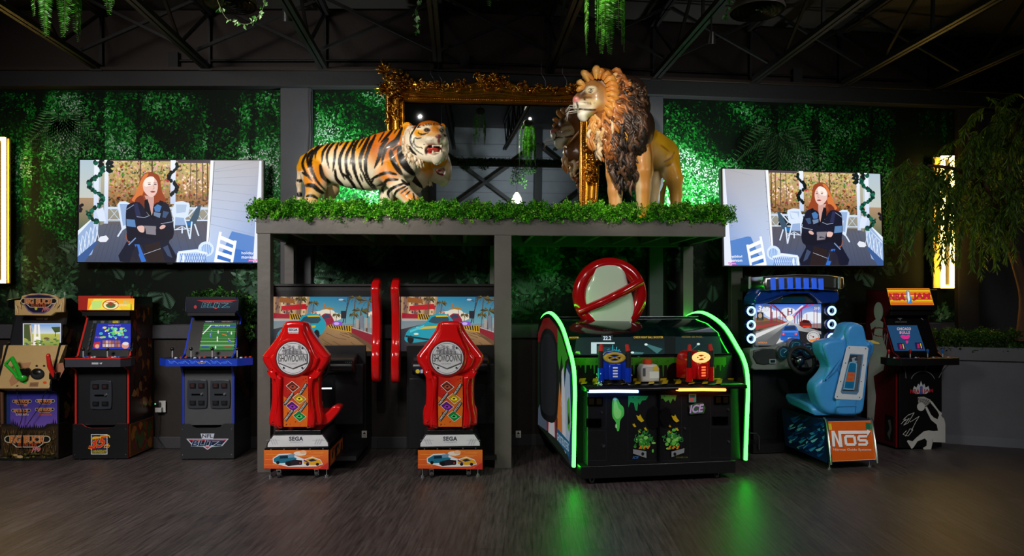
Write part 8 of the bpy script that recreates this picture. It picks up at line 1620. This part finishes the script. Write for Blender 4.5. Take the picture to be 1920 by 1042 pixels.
def diffuser(label, px, py, Y, r):
    O = W(px, py, Y); t = thing('air_diffuser', label, 'air vent', O, 0, 'round air diffusers')
    mb = MB(); mb.lathe([(r, .0), (r*1.02, .01), (r*.95, .05), (r*.8, .07)], 40, lin((96, 90, 84)), (0, 0, 0)); 
    for k in range(5): a = r*(.9-.17*k); mb.lathe([(a, .0), (a-.012, .035), (a-.03, .05)], 36, lin((70, 66, 62)), (0, 0, 0))
    mb.ell((0, 0, .03), (r*.12, r*.12, .02), lin((80, 76, 72)), 14, 8); mb.build('louvres', MAT_SATIN, t)
    mb = MB(); mb.cyl((0, 0, .06), (0, 0, 4.6-O.z), r*.8, r*.8, 30, lin((44, 40, 38))); mb.build('duct', MAT_PAINT, t)
diffuser('round grey air diffuser at the top edge right of centre', 1420, 22, 4.9, .185)
diffuser('round dark air diffuser at the top edge left of centre', 430, 8, 4.9, .185)
# small spot fixtures on the trusses, wall outlet, stool
for px, py, Y, lb in ((1334, 64, 5.9, 'small ceiling spotlight right of the lion head'), (536, 22, 5.9, 'small ceiling spotlight above the grey column left of the tiger')):
    O = W(px, py, Y); t = thing('spot_lamp', lb, 'lamp', O, 0, 'spotlights under the trusses'); mb = MB(); mb.tube([(0, 0, .02), (0, .03, -.07)], [.03, .045], 14, lin((50, 48, 46))); mb.build('shade', MAT_SATIN, t); mb = MB(); mb.cyl((0, 0, .0), (0, 0, 3.96-O.z if O.z < 3.9 else .12), .008, .008, 8, lin((40, 38, 36))); mb.build('stem', MAT_PAINT, t)
O = W(304, 762, 7.2); t = thing('wall_outlet', 'white wall outlet with plugged adapter and tiny green light, left of blue cabinet', 'outlet', O)
mb = MB(); mb.box(-.035, .035, 0, .012, -.06, .06, lin((200, 200, 196))); mb.build('cover_plate', MAT_SATIN, t, bevel=.003); mb = MB(); mb.box(-.055, .01, -.04, 0, -.055, -.005, lin((190, 190, 186))); mb.box(-.06, -.01, -.05, 0, .0, .045, lin((20, 20, 22))); ad = mb.build('adapter', MAT_SATIN, t, bevel=.004)
mb = MB(); mb.ell((-.045, -.052, .035), .006, (.1, 1, .3), 8, 6); mb.build('indicator', glow('indicator', 2.5), ad)
mb = MB(); mb.tube([(-.03, -.04, -.05), (-.04, -.05, -.3), (.02, -.06, -.38), (.04, -.08, -O.z+.02), (.3, -.1, -O.z+.015)], .004, 6, lin((20, 20, 20))); mb.build('cord', MAT_RUB, t)
st = thing('stool', 'brown round-seated stool cut off by the left edge beside the hunting cabinet', 'stool', (W(-8, 0, 6.9).x, 6.95, 0)); wd = lin((104, 66, 40))
mb = MB(); mb.lathe([(0, .95), (.18, .95), (.20, .92), (.20, .88), (.16, .86), (0, .86)], 28, wd, (0, 0, 0)); mb.build('seat', MAT_WOODP, st)
for g in (.78, 2.36, 3.93, 5.5): mb = MB(); mb.tube([(.11*math.cos(g), .11*math.sin(g), .87), (.2*math.cos(g), .2*math.sin(g), 0)], [.018, .016], 8, wd); mb.build('leg', MAT_WOODP, st)
mb = MB(); mb.torus((0, 0, .3), .168, .01, wd, ax=(0, 0, 1), n=28, m=6); mb.build('foot_ring', MAT_WOODP, st)
# things behind the eye that only the mirror shows: leafy beam and lamp
gb = thing('leafy_beam', 'dark beam overgrown with hanging greenery, reflected in the mirror', 'beam', (0, -1.0, 3.5)); rg = np.random.default_rng(50)
mb = MB(); mb.box(-1.8, 3.6, -.06, .06, .0, .16, lin((20, 20, 20))); mb.beam((-1.7, 0, .16), (-1.7, 0, 1.1), .05, .05, lin((20, 20, 20))); mb.beam((3.5, 0, .16), (3.5, 0, 1.1), .05, .05, lin((20, 20, 20))); mb.build('beam_bar', MAT_PAINT, gb)
n = 9000; X = rg.uniform(-1.8, 3.6, n); dr = np.maximum(0, np.sin(X*5.3)+np.sin(X*12.1+1)*.7)*.16+.1+(np.abs(X-1.3) < .16)*.42; P = np.stack([X, rg.uniform(-.12, .12, n), .18-rg.uniform(0, 1, n)*dr], 1)
v, f, c = leaves_np(P, rg.normal(0, .6, (n, 3))+np.array([0, 0, -.5]), rg.uniform(.03, .06, n), rg.uniform(.015, .03, n), np.array([lin((40, 84, 30)), lin((70, 130, 40)), lin((26, 56, 22))])[rg.integers(0, 3, n)], rg); mesh_np('greenery', v, f, c, MAT_LEAF, gb)
lp = thing('pendant_lamp', 'white pendant lamp hanging below the leafy beam, reflected in the mirror', 'lamp', (1.3, -1.25, 2.70))
mb = MB(); mb.lathe([(.13, 0), (.10, .14), (.05, .22), (.03, .25)], 24, (1, .93, .78), (0, 0, 0)); mb.build('lamp_shade', glow('lamp_white', 2.5), lp); mb = MB(); mb.cyl((0, 0, .25), (0, 0, 1.9), .006, .006, 6, lin((20, 20, 20))); mb.build('cord', MAT_RUB, lp)
